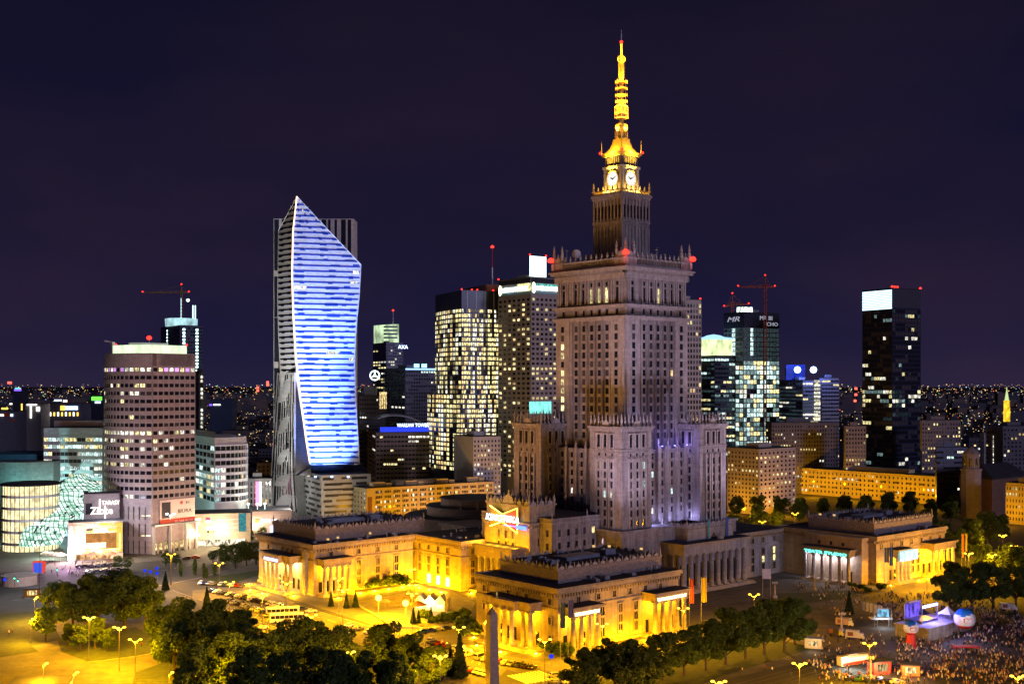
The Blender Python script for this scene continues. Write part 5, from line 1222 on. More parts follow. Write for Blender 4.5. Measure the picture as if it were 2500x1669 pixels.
T = building('grey_office_slab', 'dim grey office slab joined to the block with blue roof lamps', 20, 2001, 2006, 2048, 1110., 922, CONC, 6, 0, 3.6, .96, .45, .05, ('yellow', 'white')); T.flush(120)
T = building('dark_apartment_slab', 'broad dark apartment slab with scattered warm windows below the blue roof lamps', 10, 1870, 1884, 2046, 905., 1032, mat('slab_grey', (.14, .13, .15), .8), 24, 2, 3.0, .5, .5, .17, ('warm', 'yellow', 'white'), zw0=6); T.flush(300)
T = building('stepped_apartment_block', 'pale apartment block with a windowless white-striped gable behind the park', 40, 1776, 1853, 1942, 760., 1096, mat('pale_render', (.5, .42, .36), .85, var=.1), 9, 9, 2.9, .45, .48, .2, ('warm', 'yellow')); T.flush(200)
lamp('street_glow', 'POINT', (6, -16, 8), 14000, SODIUM, T.root, 1); lamp('street_glow', 'POINT', (-14, 12, 8), 9000, SODIUM, T.root, 1)
T = building('tall_dark_tower', 'tall nearly dark glass tower with a blue-white striped light panel at its crown', 30, 2106, 2178, 2247, 905., 703, mat('dark_glass_wall', (.03, .036, .075), .25, var=.3), 9, 10, 3.5, .93, .72, .05, ('white', 'yellow', 'cooldim', 'faint'), rowlit=lambda j, n: {21: .5, 20: .6, 19: .6, 18: .5, 24: .25, 25: .2, 5: .15, 42: .1, 38: .15}.get(j, .05), roofbox=False, ztop_pad=16); T.flush(300)
r_ = T.rect; zt = T.zt; L = T.flen(r_, 1)
for j in range(12):
    mb = MB(); T.fbox(mb, r_, 1, .2, L - .2, .1, .5, zt - 1.4 - j * 1.26 - .62, zt - 1.4 - j * 1.26 + .1); T.part('light_strip', mb, emit('crown_strip', (.55, .82, 1), 2.6))
mb = MB(); T.fbox(mb, r_, 0, .1, T.flen(r_, 0) - .1, .05, .35, zt - 15, zt - .2); T.part('crown_screen', mb, mat('screen_dark', (.06, .06, .09), .4))
for q in ((r_[0], r_[2]), (r_[1], r_[2]), (r_[0] + 7, r_[2] + 1), (r_[0] + 4, r_[2] + 1)): T.inst('beacon', BEACON, *q, zt + 1, 0, 1.2)
pb_ = T.local(X(2165, 870), 870); mb = MB(); mb.box(pb_[0] - 14, pb_[0] + 10, pb_[1], pb_[1] + 10, 0, 20); sp_ = T.part('podium', mb, DARKF)
mb = MB(); mb.box(pb_[0] - 13, pb_[0] + 9, pb_[1] - .3, pb_[1], 2, 19); T.part('lit_shopfront', mb, emit('shop_pink', (1, .25, .4), .9, noise=.9, nscale=.2), sp_)
T = building('long_ochre_terrace', 'long five-storey ochre terrace with small balconies beyond the park trees', 41, 1937, 2339, 2380, 812., 1166, PLAST_Y, 5, 40, 3.4, .38, .5, .10, ('warm', 'yellow', 'white'), zw0=1.5, ztop_pad=1.2); T.flush(300)
r_ = T.rect; L = T.flen(r_, 1); BAL2 = MB().box(-1.5, 1.5, -1.0, 0, 0, .95).mesh('balcony', mat('balcony_iron', (.10, .08, .06), .7))
for i in range(13):
    for j in (1, 3):
        p, q = T.fpt(r_, 1, 6 + i * (L - 12) / 12, .3); T.inst('balcony', BAL2, p, q, 3.0 + j * 3.4, -math.pi / 2)
for f in (.06, .28, .52, .76, .97): lamp('street_glow', 'POINT', (-20, L * f, 8), 15000, SODIUM, T.root, 1)
T = building('corner_ochre_house', 'ochre corner house cut by the picture edge beside the church', 41, 2456, 2530, 2560, 700., 1182, PLAST_Y, 3, 10, 3.4, .4, .5, .2, ('warm', 'yellow'), zw0=1.5); T.flush(80)
lamp('street_glow', 'POINT', (-16, 14, 8), 12000, SODIUM, T.root, 1)
T = building('pinkish_apartment_slab', 'apartment slab with many warm windows beside the tall dark tower', 12, 2246, 2250, 2345, 860., 1026, mat('slab_pink', (.22, .19, .19), .85), 14, 0, 3.0, .5, .5, .25, ('warm', 'yellow'), zw0=4); T.flush(200)
T = building('low_dark_office', 'low dark office with ribbon windows before the pinkish slab', 10, 2283, 2286, 2362, 800., 1092, DARKF, 9, 0, 3.5, .95, .4, .08, ('cool', 'white')); T.flush(60)
T = building('blank_gabled_block', 'pale block with one lit stair column on its blank gable', 12, 2392, 2402, 2446, 900., 1056, CONC, 3, 0, 3.2, .3, .4, .05); 
for j in range(9): T.pane(T.rect, 0, T.flen(T.rect, 0) * .55, 16 + j * 3.4, 2.2, 2.4, LITS['white'], o=.5)
T.flush(60)
T = building('dark_edge_block', 'dark apartment block with scattered lights beside the blank gabled block', 12, 2446, 2448, 2540, 890., 1040, mat('slab_grey', (.14, .13, .15), .8), 10, 0, 3.1, .5, .5, .15, ('warm', 'yellow', 'white')); T.flush(100)
T = building('blue_striped_block', 'low block with two blue light stripes at the foot of the tall dark tower', 10, 2060, 2064, 2114, 880., 1040, mat('slab_pink', (.22, .19, .19), .85), 7, 0, 3.1, .55, .5, .2, ('warm', 'yellow')); T.flush(80)
for z in (12, 17):
    mb = MB(); T.fbox(mb, T.rect, 0, .5, T.flen(T.rect, 0) - .5, .3, .6, z, z + .6); T.part('light_stripe', mb, emit('stripe_blue', (.1, .15, 1), 2))
# church
Y = 760.; T = Thing('church', 'dark domed church with one pale bell tower behind the ochre terrace', 'church', R(41), Thing.local(type('q', (), {'c': math.cos(R(41)), 'n': math.sin(R(41))})(), X(2400, Y), Y))
pc, qc = T.o[0], T.o[1]; CH = mat('church_plaster', (.30, .25, .24), .85)
mb = MB(); mb.box(pc - 8, pc + 40, qc - 10, qc + 12, 0, 24); T.part('nave', mb, mat('church_brown', (.17, .10, .07), .85))
mb = MB(); mb.prism([(pc - 9, qc - 11), (pc + 41, qc - 11), (pc + 41, qc + 13), (pc - 9, qc + 13)], 24, 25); mb.loft([[(pc - 9, qc - 11, 25), (pc + 41, qc - 11, 25), (pc + 41, qc + 13, 25), (pc - 9, qc + 13, 25)], [(pc - 2, qc, 33), (pc + 34, qc, 33), (pc + 34, qc + 2, 33), (pc - 2, qc + 2, 33)]]); T.part('roof', mb, ROOF)
tx, ty = T.local(X(2371, 745), 745); mb = MB(); mb.lathe([(6.4, 0), (6.4, 30), (7, 30.2), (7, 31.4), (5.2, 31.5), (5.2, 40), (5.8, 40.3), (5.8, 41), (3, 43.5), (0, 45.5)], tx, ty, n=8); bt_ = T.part('bell_tower', mb, CH)
for a in range(8):
    mb = MB(); c, s = math.cos(a * math.pi / 4 + math.pi / 8), math.sin(a * math.pi / 4 + math.pi / 8); mb.lathe([(.9, 33), (.9, 38)], tx + 4.6 * c, ty + 4.6 * s, n=6); T.part('belfry_opening', mb, GLASS, bt_)
# small golden tower at the horizon
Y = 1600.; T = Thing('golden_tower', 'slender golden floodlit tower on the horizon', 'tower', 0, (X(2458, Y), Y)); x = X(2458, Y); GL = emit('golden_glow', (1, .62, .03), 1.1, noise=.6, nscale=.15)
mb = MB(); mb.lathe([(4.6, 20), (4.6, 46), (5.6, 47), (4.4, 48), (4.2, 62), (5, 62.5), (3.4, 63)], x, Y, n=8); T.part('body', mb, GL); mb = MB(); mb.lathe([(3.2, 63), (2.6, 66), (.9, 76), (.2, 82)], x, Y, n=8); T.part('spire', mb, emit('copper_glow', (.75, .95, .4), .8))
# ================================================================== FAR CITY
rf = random.Random(21)
FARW = [mat('far_wall_%d' % i, c_, .9, var=.2) for i, c_ in enumerate(((.10, .085, .09), (.14, .11, .10), (.08, .08, .10), (.17, .13, .11)))]
TINY = [emit('far_light_%d' % i, c_, s_) for i, (c_, s_) in enumerate((((1, .60, .2), 1.7), ((1, .78, .42), 1.6), ((.9, 1, .9), 1.5), ((1, .5, .1), 2.2), ((.25, .5, 1), 1.6), ((.2, 1, .35), 1.4), ((1, .12, .08), 2.2)))]
placed = []
def farblock(u, Y, wpx, v, th, lab, grp, m, dens=.1, dep=16):
    th = R(th); x = X(u, Y); W_ = wpx * Y / F; zt = Zv(v, Y) if v else rf.uniform(14, 34); zt = max(9, zt)
    T = Thing('far_block', lab, 'building', th, (math.cos(th) * x + math.sin(th) * Y, -math.sin(th) * x + math.cos(th) * Y), group=grp); p, q = T.o[:2]
    mb = MB(); mb.box(p, p + W_, q, q + dep, 0, zt); T.part('wall', mb, m); mb = MB(); mb.box(p - .2, p + W_ + .2, q - .2, q + dep + .2, zt, zt + .6); mb.box(p + W_ * .3, p + W_ * .45, q + 3, q + 8, zt + .6, zt + 2.6); T.part('roof', mb, ROOF)
    mb = MB(); nr = int((zt - 2) / 3.2); nc = max(2, int(W_ / 3.4))
    for j in range(nr):
        for i in range(nc):
            r_ = rf.random(); k = 0 if r_ > dens else rf.choice((1, 1, 2, 2, 3))
            x0 = p + (i + .25) * W_ / nc; mb.box(x0, x0 + W_ / nc * .5, q - .08, q + .02, 2.2 + j * 3.2, 3.8 + j * 3.2, k)
    for j in range(nr):
        for i in range(4):
            k = 0 if rf.random() > dens else 1; y0 = q + (i + .25) * dep / 4; mb.box(p - .08, p + .02, y0, y0 + dep / 8, 2.2 + j * 3.2, 3.8 + j * 3.2, k)
    T.part('windows', mb, [GLASS, LITS['warm'], LITS['yellow'], LITS['white']], kind='stuff'); return T
LAB = ('distant dark apartment block with a few lit windows in the left city outskirts', 'distant apartment block with lit windows beyond the skyscrapers', 'distant dim apartment block beyond the tall dark tower')
def clear(u0, u1, Y): return all(u1 < a or u0 > b or abs(Y - y) > 90 for a, b, y in placed)
n = 0; tries = 0
while n < 120 and tries < 6000:
    tries += 1
    Y = rf.choice((900, 1000, 1150, 1300, 1500, 1750, 2000, 2400, 2900)) * rf.uniform(.96, 1.04); u = rf.choice((rf.uniform(-20, 660), rf.uniform(480, 1250), rf.uniform(1650, 2500))); wpx = rf.uniform(28, 70) * 1000 / Y + 12
    if Y < 1200 and (u < 250 or 880 < u < 1300 or 1680 < u < 2080): continue
    if not clear(u, u + wpx, Y): continue
    placed.append((u, u + wpx, Y)); n += 1; k = 0 if u < 660 else (1 if u < 1700 else 2)
    mi = rf.randrange(4); dn = rf.choice((.05, .11, .2)); hz_ = rf.choice((13, 19, 25, 33)); wd_ = 'broad' if wpx * Y / F > 24 else 'narrow'
    lb = '%s %s %s block with %s lit windows %s' % (wd_, {13: 'low', 19: 'mid-height', 25: 'tall', 33: 'very tall'}[hz_], ('grey', 'brown', 'bluish', 'tan')[mi], {.05: 'few', .11: 'scattered', .2: 'many'}[dn], ('in the outskirts behind the mall', 'beyond the skyscrapers', 'beyond the tall dark tower')[k])
    farblock(u, Y, wpx, Zv(0, 1) * 0 + HY + (H - hz_) * F / Y, rf.choice((-8, 5, 12, 20)), lb, ('blocks in the left outskirts', 'blocks beyond the skyscrapers', 'blocks beyond the dark tower')[k], FARW[mi], dn, rf.uniform(11, 18))
# particular lit places at the left horizon
def signbox(name, label, u0, u1, vt, vb, Y, wall, signs, z0=0):
    T = Thing(name, label, 'building', 0, (X(u0, Y), Y)); mb = MB(); mb.box(X(u0, Y), X(u1, Y), Y, Y + 22, 0, Zv(vt, Y)); T.part('wall', mb, wall)
    for a, b, va, vb_, m in signs: mb = MB(); mb.box(X(a, Y), X(b, Y), Y - .6, Y - .1, Zv(vb_, Y), Zv(va, Y)); T.part('lit_sign', mb, m)
    mb = MB(); mb.box(X(u0, Y) - .3, X(u1, Y) + .3, Y - .3, Y + 22.3, Zv(vt, Y), Zv(vt, Y) + .6); T.part('roof', mb, ROOF); return T
GR = emit('sign_green', (.12, 1, .05), 2.2); BW = emit('sign_bluewhite', (.5, .65, 1), 2.4); RD = emit('sign_red', (1, .15, .05), 2.0); WH = emit('sign_plain_white', (1, .95, .85), 2.6); OR = emit('sign_amber', (1, .6, .08), 2.0); TE = emit('sign_teal', (.1, .8, .8), 1.4); VI = emit('sign_indigo', (.2, .1, 1), 1.8)
signbox('green_signed_hall', 'dark hall topped by a bright green sign beside the pinkish tower', 222, 262, 965, 1000, 1300, DARKF, [(224, 249, 968, 977, GR), (232, 246, 979, 984, BW)])
signbox('lit_retail_hall', 'low retail hall with a round orange disc and white blue lettering panel', 112, 200, 985, 1020, 1150, mat('hall_grey', (.12, .12, .15), .8), [(148, 159, 990, 1001, OR), (160, 190, 991, 1000, BW), (133, 151, 975, 979, BW), (155, 164, 976, 981, WH), (165, 173, 975, 980, RD)] + [(112 + i * 9.5, 115.5 + i * 9.5, 1006, 1015, WH if i % 2 else OR) for i in range(9)])
signbox('floodlit_works', 'pale building site under a dazzling white floodlight at the left edge', 62, 100, 986, 1022, 1120, CONC_L, [(89, 97, 993, 1003, WH), (66, 90, 986, 989, WH), (74, 77, 990, 1020, WH), (52, 55, 985, 1020, OR)])
signbox('domed_glass_tower', 'glass tower with a purple and green lit dome on the left horizon', 32, 52, 952, 1010, 1500, DARKF, [(35, 52, 949, 954, VI), (37, 50, 946, 949, TE), (24, 30, 984, 987, WH)])
signbox('red_signed_shop', 'low building with red and white light panels at the left picture edge', -10, 40, 1004, 1035, 1050, mat('hall_grey', (.12, .12, .15), .8), [(10, 26, 1008, 1017, RD), (0, 10, 1011, 1015, WH), (24, 36, 1024, 1028, RD), (4, 20, 995, 999, OR), (26, 32, 1010, 1016, BW)])
signbox('glass_hall_with_blue_emblem', 'glass office hall with a small blue emblem among dark blocks', 512, 568, 975, 1010, 1350, mat('hall_blue', (.05, .07, .11), .3), [(511, 518, 986, 990, VI), (521, 538, 986, 989, WH)])
# mass of street and window lights towards the horizon
mb = MB()
for i in range(5200):
    Y = 1300 * (1 + 7 * rf.random() ** 2.2); u = rf.uniform(-40, 2540); s_ = Y / F * rf.choice((.3, .4, .5, .6, .9)); z = rf.uniform(4, 26)
    if Y > 4000: z = rf.uniform(5, 85)
    x = X(u, Y); k = rf.choices(range(7), (34, 26, 14, 18, 2.5, 1.5, 4))[0]; mb.box(x - s_, x + s_, Y, Y + s_, z - s_ * .7, z + s_ * .7, k)
for i in range(46):
    Y = rf.uniform(1250, 3600); x = X(rf.uniform(-40, 2540), Y); a = rf.choice((rf.uniform(.2, .7), rf.uniform(-.7, -.2), rf.uniform(1.2, 1.9))); k = rf.choice((0, 3, 3, 1))
    for j in range(26): px_, py_ = x + 34 * j * math.cos(a), Y + 34 * j * math.sin(a); s_ = max(.45, py_ / F * .45); mb.box(px_ - s_, px_ + s_, py_, py_ + s_, 8.5, 8.5 + s_, k)
for u, v in ((629, 946), (629, 953), (653, 933), (653, 939), (2090, 948), (2090, 963), (2088, 978), (21, 934), (25, 934)):
    Y = 3000; x = X(u, Y); mb.box(x - 3, x + 3, Y, Y + 3, Zv(v, Y) - 3, Zv(v, Y) + 3, 6)
tag(link('city_lights', mb.mesh('city_lights', TINY)), 'countless tiny street and window lights out to the horizon', 'lights', kind='stuff')
mb = MB()
for i in range(900):
    Y = rf.uniform(2600, 9000); u = rf.uniform(-60, 2560); wd = rf.uniform(15, 60); h = rf.uniform(10, 34); x = X(u, Y); mb.box(x, x + wd, Y, Y + 18, 0, h if rf.random() < .9 else h * 1.8, rf.randrange(4))
tag(link('far_city', mb.mesh('far_city', FARW)), 'dark mass of far roofs along the horizon', 'buildings', kind='stuff')
# ================================================================== SHOPPING CENTRE
PANELW = mat('mall_panel', (.52, .44, .36), .6, var=.1, scale=.3, joints=(6, 1.0), jdark=.6)
# glazed wave roof
rows = [(1166, 172, 222, 652), (1178, 142, 243, 645), (1192, 126, 247, 636), (1206, 112, 236, 626), (1222, 106, 206, 616), (1242, 104, 202, 608), (1262, 90, 196, 600), (1282, 68, 172, 594), (1304, 52, 158, 588), (1330, 46, 150, 582)]
T = Thing('glass_wave_roof', 'rippling glass lattice roof glowing white and green in the shopping centre', 'roof', 0, (X(150, 600), 582))
NS, NTt = 20, 30
def wave(s, t):
    f = t * (len(rows) - 1); i = min(int(f), len(rows) - 2); g = f - i; a, b = rows[i], rows[i + 1]
    v, ul, ur, y = [a[k] + (b[k] - a[k]) * g for k in range(4)]; u = ul + (ur - ul) * s; bul = math.sin(math.pi * s); rip = .6 * math.sin(t * 17 + s * 3)
    return (X(u, y), y - 4 * bul, Zv(v, y) + 1.8 * bul * (1 - t) + rip)
mb = MB(); P = [[wave(i / NS, j / NTt) for i in range(NS + 1)] for j in range(NTt + 1)]
for j in range(NTt):
    for i in range(NS): mb.face([P[j + 1][i], P[j + 1][i + 1], P[j][i + 1], P[j][i]], 0 if rnd.random() < .94 else 1)
def wavemat():
    m, n, l = _new('wave_glass'); out = n.new('ShaderNodeOutputMaterial'); e = n.new('ShaderNodeEmission'); g = n.new('ShaderNodeNewGeometry'); nn = n.new('ShaderNodeTexNoise'); nn.inputs['Scale'].default_value = .3; nn.inputs['Detail'].default_value = 6; nn.inputs['Roughness'].default_value = .75
    r = n.new('ShaderNodeValToRGB'); el = r.color_ramp.elements; el[0].position = .34; el[0].color = (.05, .16, .13, 1); el[1].position = .68; el[1].color = (1, 1, .85, 1); q = el.new(.46); q.color = (.25, .50, .36, 1); q = el.new(.56); q.color = (.75, 1, .9, 1)
    l.new(g.outputs['Position'], nn.inputs['Vector']); l.new(nn.outputs[0], r.inputs[0]); l.new(r.outputs[0], e.inputs[0]); e.inputs[1].default_value = 1.5; l.new(e.outputs[0], out.inputs[0]); m.cycles.emission_sampling = 'NONE'; return m
T.part('glass_panels', mb, [wavemat(), mat('wave_dark', (.05, .09, .08), .2)], kind='stuff')
mb = MB(); LATT = mat('lattice_steel', (.10, .12, .12), .5, .4)
for j in range(0, NTt):
    for i in range(0, NS):
        a = Vector(P[j][i]); b = Vector(P[j + 1][i + 1]); c = Vector(P[j][min(i + 1, NS)]); up = Vector((0, -.12, .12))
        if (i + j) % 2 == 0: mb.tube(a + up, b + up, .22, 3)
        if j % 2 == 0: mb.tube(a + up, c + up, .18, 3)
T.part('lattice', mb, LATT, kind='stuff')
lamp('roof_glow', 'POINT', (6, -14, 8), 18000, (.8, 1, .85), T.root, 2)
# glazed drum at the left, panelled hall and teal roof behind it
Y = 585.; T = Thing('glazed_drum', 'round glazed mall drum with brightly lit floors at the left edge', 'shopping centre', 0, (X(35, Y), Y + 18)); cx_, cy_ = X(35, Y), Y + 20
mb = MB(); mb.lathe([(13.5, 0), (13.5, Zv(1192, Y))], cx_, cy_, n=40); T.part('core', mb, emit('drum_interior', (1, .84, .45), 1.2, noise=.5, nscale=.35))
zt = Zv(1190, Y)
mb = MB(); mb.lathe([(15, zt), (15.2, zt + .4), (14, zt + 1.0), (0, zt + 1.1)], cx_, cy_, n=40); T.part('roof', mb, ROOF)
for j in range(5):
    z = 3.2 + j * 6.0; mb = MB(); mb.lathe([(14.1, z), (14.1, z + 1.3)], cx_, cy_, n=40); T.part('floor_ring', mb, CONC_L)
for i in range(19):
    a = math.pi + i * math.pi / 18; x, y = cx_ + 14 * math.cos(a), cy_ + 14 * math.sin(a); mb = MB(); mb.box(x - .12, x + .12, y - .12, y + .12, 0, zt); T.part('mullion', mb, LATT)
Y = 640.; T = Thing('panelled_hall', 'dark grey panelled hall with curved wall behind the glazed drum', 'building', 0, (X(60, Y), Y)); pts = arc((X(-40, Y), Y + 6), (X(123, Y), Y + 4), 6, 12)
mb = MB(); mb.prism((pts + [(X(123, Y), Y + 40), (X(-40, Y), Y + 40)])[::-1], 0, Zv(1128, Y)); T.part('wall', mb, mat('panel_grey_green', (.22, .23, .21), .7, joints=(2, .8), jdark=.7))
mb = MB(); mb.prism((arc((X(-40, 665), 665), (X(104, 665), 665), 4, 10) + [(X(104, 665), 700), (X(-40, 665), 700)])[::-1], 0, Zv(1108, 665)); T.part('teal_roof_storey', mb, mat('teal_panel', (.05, .22, .24), .6))
lamp('hall_flood', 'SPOT', (-6, -14, 30), 9000, (.2, .8, .8), T.root, 1, aim=(-4, 30, 34), angle=120)
# mall front with signs
th = R(20); rect = pxrect(th, 154, 166, 300, 562.)
T = Thing('mall_front_block', 'striped stone mall block crowded with lit shop signs', 'shopping centre', th, (rect[0], rect[2])); p0, p1, q0, q1 = rect; zt = Zv(1276, 562); q1 = q0 + 12; rect = (p0, p1, q0, q1)
mb = MB(); mb.box(p0, p1, q0, q1, 0, zt); T.part('wall', mb, PANELW)
for j in range(8): mb = MB(); T.fbox(mb, rect, 0, 0, p1 - p0, 0, .18, 3.6 + j * 1.7, 5.1 + j * 1.7); T.part('panel_course', mb, PANELW)
mb = MB(); mb.box(p0 + .3, p1 - .3, q0 + .3, q1, zt, zt + .2); T.part('roof_terrace', mb, ROOF)
L = p1 - p0; SW = emit('shop_white', (1, .93, .85), 3); SO = emit('shop_orange', (1, .38, .05), 2.4); SY = emit('shop_yellow', (1, .8, .2), 3)
def sign(T, rect, k, t, z, w_, h_, m, txt=None, tm=None, o=.5, name='shop_sign'):
    mb = MB(); T.fbox(mb, rect, k, t, t + w_, .2, o, z, z + h_); s_ = T.part(name, mb, m)
    if txt: p, q = T.fpt(rect, k, t + w_ / 2, o + .05); T.text(txt, tm, k, p, q, z + h_ * .15, h_ * .95, width=w_ * .9, parent=s_)
DARKS = mat('sign_dark', (.02, .02, .02), .6)
T.text('ZARA', SW, 0, *T.fpt(rect, 0, L * .42, .5), zt - 2.6, 2.4, width=5.4); sign(T, rect, 0, L * .57, zt - 1.6, 5, .9, SO); T.text('H&M', SO, 0, *T.fpt(rect, 0, L * .83, .5), zt - 2.4, 2.2, width=3)
sign(T, rect, 0, L * .33, zt - 5, 3, 1.6, DARKS, 'ccc', SY); sign(T, rect, 0, L * .50, zt - 4.6, 5.5, 1.3, SW); sign(T, rect, 0, L * .73, zt - 4.4, 4, .8, SO)
sign(T, rect, 0, L * .32, zt - 13, 15, 7.4, emit('poster_orange', (1, .42, .12), .55, noise=.3, nscale=.3), name='backlit_poster'); sign(T, rect, 0, L * .33, zt - 12.6, 9, 2.6, mat('poster_grey', (.25, .27, .24), .6), None, None, .6, 'small_poster')
mb = MB(); T.fbox(mb, rect, 0, L * .31, L * .31 + 16, .3, .6, zt - 13.8, zt - 13.2); T.fbox(mb, rect, 0, L * .31 + 15.6, L * .31 + 16.2, .3, .6, zt - 13.2, zt - 6); T.part('light_frame', mb, SY)
mb = MB(); T.fbox(mb, rect, 0, L - 3, L - .2, .2, .5, 3.4, zt - .6); T.part('lit_corner', mb, emit('corner_yellow', (1, .72, .12), .9, noise=.2))
mb = MB(); T.fbox(mb, rect, 1, 2, 5, .1, .4, 5, zt - 2); T.part('vertical_screen', mb, emit('screen_navy', (.12, .12, .4), .9, noise=.6))
sign(T, rect, 0, 2, .4, L - 6, 2.6, emit('shopfront_glow', (1, .55, .25), 1.1, noise=.8, nscale=.5), name='lit_shopfront')
pp, qq = T.fpt(rect, 0, 1.5, 2.2); mb = MB(); mb.lathe([(1.5, .5), (1.7, 3), (1.3, 10), (.5, 16), (0, 17)], pp, qq, n=12); T.part('lit_cone', mb, emit('cone_white', (1, .93, .97), 4), label='dazzling white cone of light at the corner')
lamp('cone_light', 'POINT', (pp - p0, qq - q0 - 3, 7), 14000, (1, .75, .8), T.root, 1); lamp('front_light', 'POINT', (L * .6, -9, 9), 16000, (1, .78, .4), T.root, 1)
th = R(20); rect = pxrect(th, 196, 204, 292, 578.); T = Thing('mall_sign_block', 'upper mall block bearing white lettering with green glow', 'shopping centre', th, (rect[0], rect[2])); p0, p1, q0, q1 = rect; zt = Zv(1206, 578); q1 = q0 + 9; rect = (p0, p1, q0, q1)
mb = MB(); mb.box(p0, p1, q0, q1, 0, zt); T.part('wall', mb, mat('sign_wall', (.20, .165, .165), .7, joints=(3, 1.2), jdark=.7)); mb = MB(); mb.box(p0 + .2, p1 - .2, q0 + .2, q1 - .2, zt, zt + .3); T.part('roof', mb, ROOF); L = p1 - p0
T.text('TARASY', SW, 0, *T.fpt(rect, 0, L * .75, .4), zt - 5.5, 3.0, width=8.4); T.text('Złote', SW, 0, *T.fpt(rect, 0, L * .50, .5), zt - 10.0, 5.0, width=10.5)
mb = MB(); T.fbox(mb, rect, 0, L * .43, L * .43 + .5, .3, .6, zt - 10, zt - 2.5); T.fbox(mb, rect, 0, L * .58, L * .58 + .5, .3, .6, zt - 15, zt - 6); T.part('sign_strokes', mb, SW, kind='stuff')
mb = MB(); T.fbox(mb, rect, 0, 1, 4, .05, .2, zt - 10, zt - 4.5); T.part('window', mb, GLASS)
lamp('sign_glow', 'POINT', (L * .4, -3, zt - 13), 500, (.2, 1, .2), T.root, .5)
# right mall wings
th = R(14); rect = pxrect(th, 462, 466, 612, 610.); T = Thing('mall_side_wing', 'yellow-lit mall wing with louvred window and shop signs beside the road', 'shopping centre', th, (rect[0], rect[2])); p0, p1, q0, q1 = rect; zt = Zv(1255, 610); L = p1 - p0
mb = MB(); mb.box(p0, p1, q0, q1, 0, zt); T.part('wall', mb, PANELW); mb = MB(); mb.box(p0 + .2, p1 - .2, q0 + .2, q1 - .2, zt, zt + .3); T.part('roof', mb, ROOF)
for j in range(6): mb = MB(); T.fbox(mb, rect, 0, 0, L, 0, .16, 6.6 + j * 1.8, 8.2 + j * 1.8); T.part('panel_course', mb, PANELW)
for i, (t, z, w_, h_, m) in enumerate(((.4, 14, 4.6, .8, SW), (.4, 12, 4, .8, SW), (.4, 8, 3, .8, SW), (.4, 5.8, 4.2, 1, SW), (7.6, 14, 2.2, 1.2, emit('shop_pink', (1, .3, .5), 2)), (7.6, 12.6, 2.2, 1.2, BW), (8.2, 9, 3.4, 1.4, BW), (8.2, 7.2, 3.4, 1.2, DARKS), (9.6, 7.3, 1.6, .9, SY))): sign(T, rect, 0, t, z, w_, h_, m)
mb = MB(); T.fbox(mb, rect, 0, 13, 24, .1, .3, 7.5, 16); fr_ = T.part('louvre_window', mb, mat('louvre_pink', (.4, .26, .24), .6))
for j in range(3): mb = MB(); T.fbox(mb, rect, 0, 13, 24, .3, .5, 9.4 + j * 2.2, 9.8 + j * 2.2); T.part('louvre', mb, CONC_L, fr_)
mb = MB(); T.fbox(mb, rect, 0, 24.3, 28, .1, .3, 7.5, 17); T.part('window', mb, emit('teal_window', (.1, .5, .55), .5, noise=.5))
mb = MB(); T.fbox(mb, rect, 0, 1, L - 3, .1, .4, .6, 3.6); T.part('lit_shopfront', mb, emit('shopfront_warm', (1, .85, .6), 1.3, noise=.9, nscale=.5))
lamp('front_light', 'POINT', (L * .5, -8, 9), 16000, (1, .82, .45), T.root, 1); lamp('front_light', 'POINT', (L * .1, -7, 8), 10000, (1, .8, .4), T.root, 1)
th = R(14); rect = pxrect(th, 613, 616, 712, 640.); T = Thing('brown_mall_wing', 'brownish mall wing with small lit signs before the white podium', 'shopping centre', th, (rect[0], rect[2])); p0, p1, q0, q1 = rect; zt = Zv(1248, 640); L = p1 - p0
mb = MB(); mb.box(p0, p1, q0, q1, 0, zt); T.part('wall', mb, PANELW); mb = MB(); mb.box(p0 + .2, p1 - .2, q0 + .2, q1 - .2, zt, zt + .3); T.part('roof', mb, ROOF)
for t, z, w_, h_, m in ((1.5, zt - 6, 2, 1.6, SO), (4, zt - 6, 6, 1.6, BW), (11, zt - 5, 3, .6, SW), (9.5, zt - 14, 3, 6, BW)): sign(T, rect, 0, t, z, w_, h_, m)
for i, t in enumerate((6, 11, 15)):
    mb = MB(); mb.lathe([(.1, zt), (.1, zt + 3), (.7, zt + 3.1), (.7, zt + 3.6), (.1, zt + 3.8)], p0 + t - 8, q0 + 8, n=8); T.part('roof_lamp', mb, emit('lamp_cool', (.75, 1, .9), 5))
lamp('roof_lamp_light', 'POINT', (3, 8, zt + 4), 2500, (.7, 1, .8), T.root, .5)
for zz, pw in ((60, 160000), (110, 260000), (170, 330000), (20, 60000)): lo = Vector(T.root.location) + Vector((4, 9, zt + 4)); o_ = lamp('tower_wash', 'SPOT', (0, 0, 0), pw, (1, .97, .88), None, .6, angle=44); o_.location = lo; o_.rotation_euler = (Vector((X(695, 708), 712, zz)) - lo).to_track_quat('-Z', 'Y').to_euler()
lamp('podium_wash', 'POINT', (22, 6, zt + 6), 22000, (1, .95, .78), T.root, .6); lamp('front_light', 'POINT', (L * .4, -8, 10), 4000, (1, .7, .5), T.root, 1)
T = building('pink_signed_building', 'small office building with a vertical pink and white neon sign', 10, 596, 600, 664, 720., 1168, CONC_L, 7, 0, 3.6, .45, .7, .15, ('dim', 'warm')); T.flush()
mb = MB(); T.fbox(mb, T.rect, 0, 6, 8, .4, .8, 2, T.zt - 2); T.part('neon_sign', mb, emit('neon_pink', (1, .25, .5), 2)); mb = MB(); T.fbox(mb, T.rect, 0, 8.2, 9.4, .4, .8, 2, T.zt - 2); T.part('neon_sign', mb, WH)
